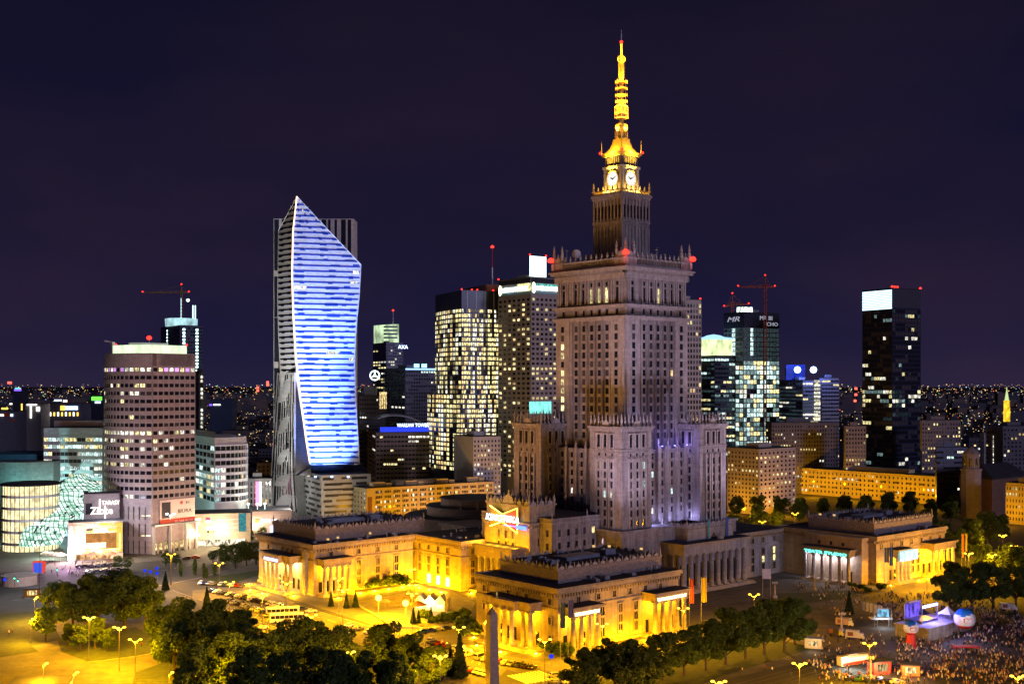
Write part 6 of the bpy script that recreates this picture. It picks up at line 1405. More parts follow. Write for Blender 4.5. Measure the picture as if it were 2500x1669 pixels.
# ================================================================== TREES
def leafmat(name, c):
    m, n, l = _new(name); out = n.new('ShaderNodeOutputMaterial'); b = n.new('ShaderNodeBsdfPrincipled'); tr = n.new('ShaderNodeBsdfTranslucent'); mx = n.new('ShaderNodeMixShader'); mx.inputs[0].default_value = .4
    g = n.new('ShaderNodeNewGeometry'); nn = n.new('ShaderNodeTexNoise'); nn.inputs['Scale'].default_value = .9; nn.inputs['Detail'].default_value = 5; l.new(g.outputs['Position'], nn.inputs['Vector'])
    r = n.new('ShaderNodeValToRGB'); c = Vector(c); r.color_ramp.elements[0].position = .3; r.color_ramp.elements[1].position = .7; r.color_ramp.elements[0].color = (*(c * .55), 1); r.color_ramp.elements[1].color = (*(c * 1.5), 1)
    l.new(nn.outputs[0], r.inputs[0]); l.new(r.outputs[0], b.inputs['Base Color']); l.new(r.outputs[0], tr.inputs[0]); b.inputs['Roughness'].default_value = .7; b.inputs['Specular IOR Level'].default_value = .2
    l.new(b.outputs[0], mx.inputs[1]); l.new(tr.outputs[0], mx.inputs[2]); l.new(mx.outputs[0], out.inputs[0]); return m
LEAF = [leafmat('leaf_green', (.090, .140, .028)), leafmat('leaf_dark', (.070, .112, .030)), leafmat('leaf_olive', (.095, .132, .028)), leafmat('needle', (.030, .050, .030))]
BARK = mat('bark', (.07, .052, .038), .95, var=.35, scale=3, bump=.6, bscale=8)
rt_ = random.Random(99)
def crown_mesh(kind, mi, nleaf):
    """unit tree one metre high; kind 'round', 'wide', 'fir', 'slim', 'bush'"""
    mb = MB(); lobes = []
    if kind in ('round', 'wide'):
        wd = .30 if kind == 'round' else .42
        for i in range(26):
            a = rt_.uniform(0, 6.28); r = wd * (.35 + .65 * math.sqrt(rt_.random())); z = rt_.uniform(.28, .90); k = 1 - abs(z - .55) * 1.25
            lobes.append((r * math.cos(a) * k, r * math.sin(a) * k, z, rt_.uniform(.06, .15)))
        lobes.append((0, 0, .62, .20))
    elif kind == 'bush': lobes = [(rt_.uniform(-.35, .35), rt_.uniform(-.35, .35), rt_.uniform(.25, .65), rt_.uniform(.22, .34)) for _ in range(9)]
    for i in range(nleaf):
        if kind == 'fir':
            z = 1 - math.sqrt(rt_.random()) * .92; tier = (z * 9) % 1; r = (1 - z) * .24 * (1.0 - .35 * tier) * (.65 + .35 * rt_.random()); a = rt_.uniform(0, 6.28); p = Vector((r * math.cos(a), r * math.sin(a), z - r * .25)); s_ = .035
        elif kind == 'slim':
            z = rt_.random(); r = .13 * math.sin(math.pi * (.12 + z * .86)) ** .7 * math.sqrt(rt_.random()); a = rt_.uniform(0, 6.28); p = Vector((r * math.cos(a), r * math.sin(a), .06 + z * .94)); s_ = .035
        else:
            x, y, z, q = lobes[rt_.randrange(len(lobes))]; d = Vector((rt_.gauss(0, 1), rt_.gauss(0, 1), rt_.gauss(0, 1))).normalized() * q * (.55 + .5 * rt_.random() ** .5); d.z *= .8; p = Vector((x, y, z)) + d; s_ = .021 if kind != 'bush' else .06
            if p.z < .03: continue
        s_ *= rt_.uniform(.7, 1.5); e1 = Vector((rt_.gauss(0, 1), rt_.gauss(0, 1), rt_.gauss(0, .6))).normalized(); e2 = e1.cross(Vector((rt_.gauss(0, 1), rt_.gauss(0, 1), rt_.gauss(0, 1)))).normalized()
        mb.face([p - e1 * s_, p - e2 * s_ * .6, p + e1 * s_, p + e2 * s_ * .6])
    return mb.mesh('crown', LEAF[mi])
def trunk_mesh(kind):
    mb = MB(); h = .5 if kind in ('round', 'wide') else .9
    if kind == 'wide': h = .3
    mb.lathe([(.035, 0), (.026, .04), (.022, h * .6), (.012, h)], n=8)
    if kind in ('round', 'wide'):
        for i in range(7):
            a = i * 2.4; z = h * rt_.uniform(.45, .95); L = rt_.uniform(.14, .3) * (1.2 if kind == 'wide' else 1); b = (L * math.cos(a), L * math.sin(a), z + L * rt_.uniform(.7, 1.2)); mb.tube((0, 0, z), b, .013, 5, r2=.004)
            c = (b[0] + .1 * math.cos(a + .8), b[1] + .1 * math.sin(a + .8), b[2] + .1); mb.tube(b, c, .005, 4, r2=.002)
    return mb.mesh('trunk', BARK)
KINDS = {'round': [(crown_mesh('round', i % 2, 9000), trunk_mesh('round')) for i in range(4)], 'wide': [(crown_mesh('wide', 2 if i % 2 else 0, 10000), trunk_mesh('wide')) for i in range(3)], 'fir': [(crown_mesh('fir', 3, 3500), trunk_mesh('fir')) for i in range(2)], 'slim': [(crown_mesh('slim', 1, 1500), trunk_mesh('slim'))], 'bush': [(crown_mesh('bush', i, 2200), None) for i in range(2)], 'small': [(crown_mesh('round', i, 3000), trunk_mesh('round')) for i in range(3)]}
TREEH = {}
def tree(kind, u, Y, h, label, group, name=None, wide=1.0, v=None):
    if v is not None: Y = GY(v)
    cr, tr = rt_.choice(KINDS[kind]); x = X(u, Y)
    if group and kind in ('round', 'wide', 'small', 'bush'):
        tone = {'leaf_green': 'mid-green', 'leaf_dark': 'deep green', 'leaf_olive': 'olive-green'}[cr.materials[0].name]; hs = sorted(TREEH.setdefault(group, [])); TREEH[group].append(h)
        words_ = label.split(' '); label = '%s %s %s' % ('low' if h < 9 else ('lower' if h < 15 else ('tall' if h < 18 else 'very tall')), tone, ' '.join(w for w in words_ if w not in ('dark', 'green', 'low', 'tall')))
    o = bpy.data.objects.new(name or {'fir': 'fir_tree', 'slim': 'cypress', 'bush': 'shrub'}.get(kind, 'tree'), None); COL.objects.link(o); o.location = (x, Y, 0); o.rotation_euler = (0, 0, rt_.uniform(0, 6.28)); tag(o, label, 'tree' if kind != 'bush' else 'shrub', group)
    link('crown', cr, o, (0, 0, 0), 0, (h * wide, h * wide, h)); 
    if tr: link('trunk', tr, o, (0, 0, 0), 0, (h * wide, h * wide, h))
    return o
A_ = 'broad dark park tree in the dense clump beside the road junction', 'dark clump of park trees'
for u, Y, h in ((178, 402, 17), (240, 408, 19), (305, 404, 20), (355, 405, 18), (215, 420, 17), (290, 425, 18), (165, 425, 13)): tree('round', u, Y, h, *A_, wide=1.05)
for u, Y, h in ((196, 372, 9), (232, 376, 10), (262, 372, 8), (172, 380, 8)): tree('round', u, Y, h, 'low tree glowing yellow under the park lamps', 'lamp-lit low trees', wide=1.1)
tree('round', 112, 386, 13, 'isolated dark round tree beside the footpath', None)
for u, Y, h in ((118, 432, 11), (150, 438, 12), (130, 445, 10)): tree('small', u, Y, h, 'small thin tree along the edge of the road junction', 'thin trees by the junction')
for u, Y, h in ((400, 366, 16), (450, 362, 19), (520, 366, 18), (585, 364, 17), (425, 338, 18), (500, 342, 19), (575, 340, 17)): tree('round', u, Y, h, 'dark broad tree in the park between parking lot and lamp-lit drive', 'trees in the middle of the park', wide=1.05)
for u, Y, h in ((560, 318, 18), (630, 322, 18), (700, 336, 17), (760, 338, 18), (825, 336, 16), (940, 338, 17), (1000, 332, 15), (690, 306, 17), (790, 304, 18), (870, 306, 17), (960, 304, 17), (600, 298, 18), (480, 306, 18), (1060, 322, 13)): tree('round', u, Y, h, 'dark leafy tree in the row of park trees bordering the coach parking', 'row of trees by the coach parking', wide=1.05)
for u, v, h in ((1617, 1658, 14.5), (1670, 1647, 15), (1723, 1634, 14), (1772, 1621, 17), (1820, 1607, 17), (1866, 1595, 17), (1915, 1590, 17), (1940, 1572, 16), (1560, 1668, 14.5), (1500, 1672, 14), (1455, 1690, 14), (1420, 1712, 14), (1520, 1705, 15), (1590, 1700, 14)): tree('wide', u, 0, h, 'spreading green tree in the lawn row before the theatre block', 'spreading lawn trees', v=v, wide=1.05)
for u, v, h in ((2320, 1496, 17), (2372, 1490, 18), (2425, 1486, 18), (2480, 1480, 17), (2340, 1470, 16)): tree('wide', u, 0, h, 'broad dark tree at the edge of the crowded square', 'trees edging the square', v=v)
for u, v, h in ((2430, 1420, 14), (2480, 1410, 14), (2400, 1400, 15), (2510, 1440, 14), (2455, 1390, 13)): tree('round', u, 0, h, 'lamp-lit tree beside the street behind the studio theatre', 'trees by the back street', v=v)
for i in range(44): tree('round', 1790 + (i * 53) % 580, (600 + (i * 37) % 130) if i < 24 else 735 + (i * 13) % 30, 11 + (i * 7) % 6, 'dark tree in the park behind the palace', 'trees of the park behind the palace')
for u, Y, h in ((2330, 560, 18), (2370, 570, 20), (2410, 600, 20), (2440, 620, 18), (2300, 590, 16)): tree('round', u, Y, h, 'tall dark tree between the studio theatre and the church', 'tall trees before the church')
for u, Y, h in ((548, 545, 11), (575, 540, 12), (602, 548, 12), (625, 552, 11), (590, 560, 10)): tree('small', u, Y, h, 'yellowish street tree between the museum block and the mall', 'street trees by the museum', wide=1.1)
for u, v, h in ((288, 1392, 7), (312, 1390, 6), (405, 1383, 7), (430, 1380, 6), (520, 1372, 6), (545, 1370, 6), (640, 1320, 8), (612, 1325, 7), (665, 1235, 7)): tree('small', u, 0, h, 'small tree on the verge before the mall', 'verge trees before the mall', v=v, wide=1.3)
for u, v, h in ((441, 1407, 7), (476, 1404, 7.5), (498, 1410, 6.5), (524, 1406, 6.5), (505, 1412, 5)): tree('slim', u, 0, h, 'slim dark columnar cypress on the roadside verge', 'roadside cypresses', v=v)
for u, v, h in ((1100, 1652, 9), (1122, 1655, 13)): tree('fir', u, 0, h, 'dark fir beside the parked cars and the obelisk', 'pair of firs', v=v)
for u, v, h in ((808, 1480, 6), (846, 1484, 6), (868, 1482, 6.5), (1009, 1522, 6), (1022, 1520, 5), (1052, 1520, 6), (505, 1490, 9), (404, 1440, 8)): tree('fir', u, 0, h, 'small conifer standing in the lamp-lit courtyard', 'courtyard conifers', v=v)
tree('fir', 2073, 0, 9, 'lone blue-green spruce on the square before the studio theatre', None, v=1500)
for u, v, h in ((1152, 1553, 9.5),): tree('bush', u, 0, h, 'large round clipped bush beside the theatre porch', None, v=v, wide=.9)
for u, v, h in ((925, 1433, 5), (960, 1430, 6), (985, 1432, 6), (905, 1440, 4), (1090, 1518, 4.5), (1110, 1514, 4.5), (1130, 1510, 4.5), (1070, 1522, 4), (1040, 1512, 4), (1335, 1592, 4), (1352, 1598, 4.5), (1375, 1604, 5), (1390, 1596, 4), (2100, 1440, 3), (2122, 1446, 3), (2150, 1442, 4), (2080, 1434, 3)): tree('bush', u, 0, h, 'dark green shrub planted against the palace walls', 'shrubs along the palace', v=v, wide=1.1)
# ================================================================== STREET LAMPS
HEAD = MB().lathe([(.12, .28), (.40, .2), (.55, 0), (.42, -.16), (.12, -.22)], n=10).mesh('lamp_head', emit('sodium_glow', (1, .52, .04), 5), True)
HEADW = MB().lathe([(.12, .28), (.40, .2), (.55, 0), (.42, -.16), (.12, -.22)], n=10).mesh('lamp_head', emit('white_lamp_glow', (.95, 1, .9), 20), True)
POLE = mat('lamp_pole', (.16, .15, .14), .5, .6)
LP = 58000.
def streetlamp(u, vh, n=2, z=13., power=1., col=SODIUM, head=HEAD, lab=None, grp=None, cut=True):
    Y = GY(vh, z); x = X(u, Y); T = Thing('street_lamp', lab, 'street lamp', 0, (x, Y), group=grp)
    mb = MB(); mb.lathe([(.16, 0), (.13, 1.2), (.08, z - .3)], x, Y, n=8)
    pos = [(-1.5, 0), (1.5, 0), (0, -1.2)][:n] if n > 1 else [(.9, 0)]
    for dx, dy in pos: mb.tube((x, Y, z - 1.0), (x + dx, Y + dy, z), .06, 5)
    T.part('pole', mb, POLE)
    for dx, dy in pos: T.inst('lamp_head', head, x + dx, Y + dy, z)
    lamp('lamp_light', 'SPOT', (0, 0, z - .5), LP * power, col, T.root, .5, aim=(0, 0, 0), angle=156, blend=.35) if cut else lamp('lamp_light', 'SPOT', (0, 0, z - .5), LP * power, col, T.root, .5, aim=(0, 0, 0), angle=174, blend=.08)
    if not cut: lamp('lamp_spill', 'POINT', (0, 0, z + .6), LP * .34 * power, col, T.root, .5)
    return T
S2 = 'tall twin-headed sodium street lamp beside the parking lots', 'lamps of the parking lots'
S3 = 'tall three-headed sodium lamp standing among the park trees', 'lamps among the park trees'
S4 = 'tall sodium street lamp on the street behind the palace', 'lamps behind the palace'
S5 = 'tall sodium street lamp at the edge of the crowded square', 'lamps around the square'
for u, v, n, pw, s_ in ((217, 1506, 3, 1.1, S3), (291, 1530, 3, 1.1, S3), (453, 1472, 3, 1.3, S3), (600, 1610, 3, 1.2, S3), (850, 1590, 3, 1.2, S3), (1075, 1600, 3, 1.0, S3), (535, 1374, 2, 1, S2), (418, 1352, 2, .7, S2), (1003, 1389, 3, 1, S2), (837, 1439, 3, 1.1, S2), (1006, 1448, 3, 1, S2), (827, 1411, 2, .8, S2), (1470, 1522, 2, 1, S2), (1183, 1514, 1, 1, S2), (1668, 1484, 2, .9, S2), (640, 1452, 2, 1, S2), (760, 1500, 2, 1, S2), (700, 1420, 2, .9, S2), (560, 1420, 2, .9, S2), (1120, 1530, 2, .9, S2), (1330, 1560, 2, .9, S2), (330, 1560, 2, .8, S3),
                       (1841, 1450, 2, .9, S5), (1861, 1272, 2, .8, S4), (1941, 1252, 2, .8, S4), (1815, 1240, 1, .7, S4), (1952, 1618, 3, .9, S5), (1755, 1662, 3, .9, S5), (2263, 1367, 2, 1, S5), (2448, 1306, 3, 1, S4), (2477, 1332, 3, 1, S4), (2365, 1350, 3, 1, S4), (2422, 1353, 2, .8, S4), (2123, 1569, 2, .8, S5), (2485, 1649, 3, .9, S5), (2010, 1300, 2, .7, S4), (2200, 1290, 2, .7, S4)):
    streetlamp(u, v, n, power=pw, lab=s_[0], grp=s_[1], cut=s_ is S2)
for u, v, z in ((106, 1618, 9), (84, 1457, 9), (74, 1510, 8), (413, 1640, 6), (610, 1170, 9), (180, 1640, 9)): streetlamp(u, v, 1, z, .7, lab='low single-armed sodium lamp along the park path', grp='path lamps', cut=False)
for u, v in ((416, 1254), (97, 1276)): streetlamp(u, v, 2, 30., .8, (.92, .95, 1.0), HEADW, 'very tall white floodlight mast at the road junction', 'floodlight masts')
for u, v in ((924, 1461), (990, 1474)):
    z = 6.; Y = GY(v, z); x = X(u, Y); T = Thing('globe_lamp', 'ornate lantern with a dazzling yellow globe in the courtyard', 'street lamp', 0, (x, Y), group='courtyard globe lamps')
    mb = MB(); mb.lathe([(1.0, 0), (1.0, .4), (.35, .6), (.22, 1.2), (.15, 4.8), (.3, 5.0)], x, Y, n=10); T.part('post', mb, POLE); mb = MB(); mb.lathe([(0, -1.2), (.85, -.85), (1.2, 0), (.85, .85), (0, 1.2)], n=14)
    T.inst('globe', mb.mesh('globe', emit('globe_glow', (1, .62, .08), 5), True), x, Y, z + .4); lamp('globe_light', 'POINT', (0, -1.6, z + .4), LP * 1.2, SODIUM, T.root, .8)
for u, v in ((2350, 1458), (2408, 1445), (1892, 1458), (1988, 1440), (2055, 1540), (2125, 1655)):
    z = 7.; Y = GY(v, 0); x = X(u, Y); T = Thing('lantern_post', 'unlit ornate stone lantern post on the square', 'lantern', 0, (x, Y), group='unlit lantern posts'); mb = MB(); mb.lathe([(.9, 0), (.9, .8), (.4, 1.2), (.3, 5), (.5, 5.3)], x, Y, n=8); T.part('post', mb, STONE_S)
    for dx in (-.8, 0, .8): mb = MB(); mb.lathe([(0, 5.4), (.35, 5.7), (.35, 6.2), (0, 6.6)], x + dx, Y, n=8); T.part('lantern', mb, mat('lantern_glass', (.5, .5, .5), .3))
# ================================================================== VEHICLES
TYRE = mat('tyre', (.02, .02, .02), .9); CARGLASS = mat('car_glass', (.01, .012, .015), .08, spec=.6)
HEADL = mat('headlamp_glass', (.6, .6, .58), .2); TAILL = mat('tail_lamp', (.35, .01, .01), .3)
def car_meshes(kind):
    st = {'hatch': [(-2.0, .45, .75, .75, .80), (-1.9, .30, .92, 1.30, .86), (-1.2, .28, .95, 1.46, .88), (.2, .28, .95, 1.46, .88), (.95, .28, .96, .98, .88), (1.8, .32, .85, .87, .84), (2.05, .45, .62, .62, .72)],
          'sedan': [(-2.25, .45, .8, .8, .80), (-2.1, .30, .98, 1.0, .86), (-1.35, .28, 1.0, 1.06, .88), (-.75, .28, .96, 1.42, .88), (.25, .28, .95, 1.42, .88), (1.05, .28, .95, .97, .88), (2.0, .32, .85, .86, .84), (2.3, .45, .62, .62, .74)],
          'van': [(-2.5, .5, 1.1, 1.1, .92), (-2.45, .32, 1.1, 1.95, .95), (-2.0, .3, 1.1, 2.1, .97), (1.0, .3, 1.1, 2.1, .97), (1.7, .3, 1.1, 1.2, .95), (2.4, .35, 1.0, 1.05, .9), (2.55, .5, .75, .75, .85)]}[kind]
    body = MB(); rings = []
    for x, zb, zs, zr, w_ in st:
        tw = w_ * (.82 if zr > zs + .2 else .97); rings.append([(x, -w_, zb), (x, w_, zb), (x, w_ * 1.0, (zb + zs) / 2), (x, w_ * .98, zs), (x, tw, max(zr, zs + .02)), (x, -tw, max(zr, zs + .02)), (x, -w_ * .98, zs), (x, -w_, (zb + zs) / 2)])
    body.loft(rings); gl = MB()
    top = [s_ for s_ in st if s_[3] > s_[2] + .3]
    a, b = top[0][0], top[-1][0]; zs = top[0][2] + .07; zr = top[-1][3] - .10; w_ = top[-1][4]
    for s_ in (-1, 1): gl.face([(a + .1, s_ * (w_ + .0) , zs), (b + .45, s_ * (w_ + .0), zs), (b - .05, s_ * (w_ * .86 + .02), zr), (a + .25, s_ * (w_ * .86 + .02), zr)][::s_])
    nx = st[st.index(top[-1]) + 1]; gl.face([(nx[0] - .05, -w_ * .86, nx[3] + .05), (nx[0] - .05, w_ * .86, nx[3] + .05), (b + .06, w_ * .74, zr + .05), (b + .06, -w_ * .74, zr + .05)])
    pv = st[st.index(top[0]) - 1]; gl.face([(pv[0] + .02, w_ * .8, max(pv[3], zs) + .06), (pv[0] + .02, -w_ * .8, max(pv[3], zs) + .06), (a - .05, -w_ * .72, zr + .02), (a - .05, w_ * .72, zr + .02)])
    return body, gl, st[0][0], st[-1][0]
WHEEL = MB(); 
WHEEL.loft([[(.32 * math.cos(2 * math.pi * k / 12), y, .32 + .32 * math.sin(2 * math.pi * k / 12)) for k in range(12)] for y in (-.1, .1)]); WHEELM = WHEEL.mesh('wheel', TYRE)
LMP = MB().box(-.04, .04, -.16, .16, 0, .14); HLM = LMP.mesh('headlight', HEADL); TLM = LMP.mesh('tail_light', TAILL)
PAINTS = {'black': (.012, .012, .014), 'white': (.7, .7, .68), 'silver': (.38, .39, .40), 'red': (.42, .03, .02), 'dark blue': (.02, .03, .10), 'grey': (.14, .14, .15), 'green': (.03, .10, .05)}
CM = {}
for kd in ('hatch', 'sedan', 'van'):
    b_, g_2, xb, xf = car_meshes(kd)
    for nm, c_ in PAINTS.items(): CM[kd, nm] = (b_.mesh('body', mat('paint_' + nm.replace(' ', '_'), c_, .28, .2, var=.05, spec=.5)), xb, xf)
    CM[kd] = g_2.mesh('windows', CARGLASS)
rc_ = random.Random(4)
def car(x, y, rz, where, grp, kind=None, col=None, z=.03):
    kind = kind or rc_.choice(('hatch', 'hatch', 'sedan', 'sedan')); col = col or rc_.choices(list(PAINTS), (26, 18, 20, 9, 9, 18, 3))[0]; me, xb, xf = CM[kind, col]
    o = bpy.data.objects.new('car' if kind != 'van' else 'van', None); COL.objects.link(o); o.location = (x, y, z); o.rotation_euler = (0, 0, rz); tag(o, '%s %s %s' % (col, {'hatch': 'hatchback', 'sedan': 'saloon car', 'van': 'van'}[kind], where), 'car' if kind != 'van' else 'van', grp)
    link('body', me, o); link('windows', CM[kind], o)
    w_ = .80 if kind != 'van' else .88
    for wx in (xb + .75, xf - .85):
        for s_ in (-1, 1): link('wheel', WHEELM, o, (wx, s_ * w_, 0))
    for s_ in (-1, 1): link('headlight', HLM, o, (xf - .06, s_ * .58, .55)); link('tail_light', TLM, o, (xb + .03, s_ * .62, .65))
    return o
def carrow(a, b, n, ang, where, grp, skip=(), kinds=None):
    ax, ay = gp(*a); bx, by = gp(*b)
    for i in range(n):
        if i in skip: continue
        t = i / max(1, n - 1); car(ax + (bx - ax) * t + rc_.uniform(-.15, .15), ay + (by - ay) * t + rc_.uniform(-.2, .2), R(ang + rc_.uniform(-3, 3)) + (math.pi if rc_.random() < .4 else 0), where, grp, kinds[i % len(kinds)] if kinds else None)
G1 = 'cars parked before the museum'; 
carrow((520, 1444), (704, 1486), 18, 60, 'parked in the long row before the museum', G1)
carrow((492, 1425), (590, 1432), 11, 80, 'parked beside the roadside cypresses', 'cars beside the cypresses', skip=(4,))
carrow((560, 1470), (660, 1500), 9, 60, 'parked on the lot beside the tree clump', 'cars by the tree clump')
carrow((655, 1505), (700, 1520), 3, 55, 'parked near the two coaches', 'cars near the coaches')
carrow((740, 1488), (760, 1494), 2, 15, 'parked at the kerb opposite the porch of the museum', 'cars opposite the museum porch')
carrow((1030, 1545), (1125, 1530), 6, 10, 'parked below the courtyard wall', 'cars below the courtyard wall', skip=(4,))
carrow((1048, 1567), (1110, 1584), 6, 75, 'parked in the row leading to the theatre steps', 'cars leading to the theatre')
car(*gp(1125, 1590), R(60), 'parked among the cars before the theatre steps', 'vans before the theatre', 'van', 'white'); car(*gp(1142, 1600), R(60), 'parked among the cars before the theatre steps', 'vans before the theatre', 'van', 'white'); car(*gp(1172, 1608), R(55), 'parked next to the obelisk', None, 'van', 'silver')
carrow((1186, 1612), (1300, 1632), 8, 65, 'parked behind the obelisk', 'cars behind the obelisk')
carrow((1140, 1636), (1200, 1652), 6, 70, 'parked beside the pair of firs', 'cars beside the firs')
carrow((1352, 1668), (1440, 1664), 5, 150, 'waiting in the taxi rank before the lawn trees', 'cars at the taxi rank')
carrow((1350, 1652), (1420, 1655), 3, 20, 'stopped by the zebra crossing', 'cars by the crossing')
carrow((195, 1385), (300, 1378), 8, 20, 'crowded before the mall terrace', 'cars before the mall'); carrow((215, 1398), (290, 1392), 5, 25, 'driving on the road before the mall', 'cars on the mall road')
carrow((430, 1368), (478, 1362), 3, 20, 'stopped under the mall canopy', 'cars under the canopy'); carrow((850, 1530), (900, 1545), 3, 55, 'parked between the coaches and the crossing', 'cars by the crossing lane')
carrow((590, 1520), (640, 1535), 4, 60, 'parked under the park trees', 'cars under the park trees')
carrow((2080, 1660), (2190, 1668), 6, 10, 'parked behind the food stalls on the avenue', 'cars behind the food stalls')
WBODY = mat('coach_white', (.62, .60, .55), .35, .1); RBODY = mat('tram_red', (.5, .05, .02), .4); CREAMB = mat('tram_cream', (.7, .58, .3), .4)
LITWIN = emit('lit_vehicle_window', (1, .85, .45), 2.2, noise=.4, nscale=.6)
def coach(name, label, x, y, rz, L, w_, h, low, high, win, cat, group=None):
    o = bpy.data.objects.new(name, None); COL.objects.link(o); o.location = (x, y, .03); o.rotation_euler = (0, 0, rz); tag(o, label, cat, group)
    mb = MB(); a, b = -L / 2, L / 2
    rings = [[(x_, -w_ * k, .35), (x_, w_ * k, .35), (x_, w_ * k, h * .42), (x_, w_ * k, h * .85), (x_, w_ * k * .85, h), (x_, -w_ * k * .85, h), (x_, -w_ * k, h * .85), (x_, -w_ * k, h * .42)] for x_, k in ((a, .9), (a + .25, 1), (b - .5, 1), (b, .88))]
    mb.loft(rings); bo = link('body', mb.mesh('body', high), o)
    mb = MB(); mb.box(a + .3, b - .5, -w_ - .02, w_ + .02, .4, h * .40); link('lower_panel', mb.mesh('lower_panel', low), o)
    n = int(L / 1.6)
    for i in range(n):
        for s_ in (-1, 1):
            mb = MB(); x0 = a + .4 + i * (L - .9) / n; mb.box(x0, x0 + (L - .9) / n - .12, s_ * (w_ + .0) - .02, s_ * (w_ + .0) + .03, h * .48, h * .82); link('window', mb.mesh('window', win), o)
    mb = MB(); mb.box(b - .1, b + .01, -w_ * .8, w_ * .8, h * .42, h * .86); link('windscreen', mb.mesh('windscreen', win), o)
    for wx in (a + 2, b - 2.4):
        for s_ in (-1, 1): link('wheel', WHEELM, o, (wx, s_ * (w_ - .1), 0), 0, (1.4, 1.4, 1.4))
    mb = MB(); mb.box(-2, 2, -.6, .6, h, h + .25); link('roof_unit', mb.mesh('roof_unit', CONC_L), o)
    return o
coach('coach', 'white touring coach parked next to an identical coach, nearer the museum', *gp(690, 1502), R(14), 12, 1.25, 3.3, WBODY, WBODY, CARGLASS, 'coach'); coach('coach', 'white touring coach parked next to an identical coach, nearer the park trees', *gp(700, 1518), R(14), 12, 1.25, 3.3, WBODY, WBODY, CARGLASS, 'coach')
coach('vintage_bus', 'red and cream vintage bus with lit windows on the avenue by the crowd', *gp(2082, 1622), R(28), 11, 1.2, 3.1, RBODY, CREAMB, LITWIN, 'bus')
lamp('bus_glow', 'POINT', (*gp(2070, 1634), 2.2), 1600, (.8, 1, .95), None, .5)
def boxtruck(label, u, v, rz, L=6, grp=None, boxm=None, h=3.0):
    x, y = gp(u, v); o = bpy.data.objects.new('box_truck', None); COL.objects.link(o); o.location = (x, y, .03); o.rotation_euler = (0, 0, R(rz)); tag(o, label, 'truck', grp)
    mb = MB(); mb.box(-L / 2, L / 2 - 1.7, -1.15, 1.15, .8, h); link('cargo_box', mb.mesh('cargo_box', boxm or WBODY), o); mb = MB(); f = L / 2; mb.loft([[(f - 1.65, -1.05, .5), (f - 1.65, 1.05, .5), (f - 1.65, 1.05, 2.3), (f - 1.65, -1.05, 2.3)], [(f - .6, -1.05, .5), (f - .6, 1.05, .5), (f - .6, .95, 2.2), (f - .6, -.95, 2.2)], [(f, -1.0, .5), (f, 1.0, .5), (f, .95, 1.2), (f, -.95, 1.2)]]); cb = link('cab', mb.mesh('cab', WBODY), o)
    mb = MB(); mb.face([(f - .02, -.85, 1.28), (f - .02, .85, 1.28), (f - .56, .8, 2.1), (f - .56, -.8, 2.1)]); link('windscreen', mb.mesh('windscreen', CARGLASS), cb)
    mb = MB(); mb.box(-L / 2 + .6, L / 2 - 3.6, -1.2, -1.16, 1.3, h - .4); link('side_graphic', mb.mesh('side_graphic', mat('truck_graphic', (.25, .09, .05), .6)), o)
    for wx in (-L / 2 + 1.2, L / 2 - 1.0):
        for s_ in (-1, 1): link('wheel', WHEELM, o, (wx, s_ * 1.0, 0), 0, (1.25, 1.25, 1.25))
boxtruck('white box truck with a dark picture on its side amid the crowd', 2088, 1560, -22); boxtruck('pale box truck parked behind the food vans on the square', 2062, 1528, -20, boxm=mat('truck_tan', (.4, .28, .2), .6)); boxtruck('white box truck parked beside the dark trees at the square', 2462, 1490, -6)
boxtruck('dark food truck with a bright serving hatch in the crowd', 2040, 1552, -20, 5.5, boxm=mat('truck_dark', (.06, .05, .06), .5))
# ================================================================== OBELISK, FLAGS, BOARDS, STALLS
Y = 300.; x = X(1201, Y); T = Thing('obelisk', 'tall grey stone obelisk with pyramid tip rising before the theatre', 'obelisk', R(32), (math.cos(R(32)) * x + math.sin(R(32)) * Y, -math.sin(R(32)) * x + math.cos(R(32)) * Y)); p, q = T.o[:2]; OB = mat('obelisk_granite', (.34, .29, .27), .8, var=.2, scale=1.5, joints=(1.3, 1.1), jdark=.65)
r2 = math.sqrt(2); mb = MB(); mb.lathe([(1.55 * r2, 1.2), (1.02 * r2, 26.0)], p, q, n=4, rot=math.pi / 4); T.part('shaft', mb, OB); mb = MB(); mb.lathe([(1.02 * r2, 26.0), (.02, 27.9)], p, q, n=4, rot=math.pi / 4); T.part('tip', mb, OB); mb = MB(); mb.box(p - 2.4, p + 2.4, q - 2.4, q + 2.4, 0, 1.2); T.part('base', mb, OB)
def flag(u0, u1, v0, v1, vb, col, label, name='tall_banner'):
    Y = GY(vb); T = Thing(name, label, 'banner', 0, (X(u0, Y), Y)); mb = MB(); x0, x1 = X(u0, Y), X(u1, Y); z0, z1 = Zv(v1, Y), Zv(v0, Y); n = 8
    mb.loft([[(x0 + (x1 - x0) * i / n, Y - .05 + .18 * math.sin(i * 1.3), z0), (x0 + (x1 - x0) * i / n, Y + .0 + .18 * math.sin(i * 1.3), z0), (x0 + (x1 - x0) * i / n, Y + .0 + .18 * math.sin(i * 1.3 + .5), z1), (x0 + (x1 - x0) * i / n, Y - .05 + .18 * math.sin(i * 1.3 + .5), z1)] for i in range(n + 1)]); T.part('cloth', mb, mat('cloth_' + label.split()[0] + label.split()[1], col, .8, var=.1)); mb = MB(); mb.tube((x0, Y, 0), (x0, Y, z1 + .3), .09); T.part('pole', mb, STEEL); return T
flag(1683, 1694, 1412, 1472, 1530, (.65, .13, .04), 'orange tall banner on a pole beside the theatre corner'); flag(1712, 1725, 1409, 1469, 1534, (.75, .55, .02), 'yellow tall banner on a pole beside the theatre corner')
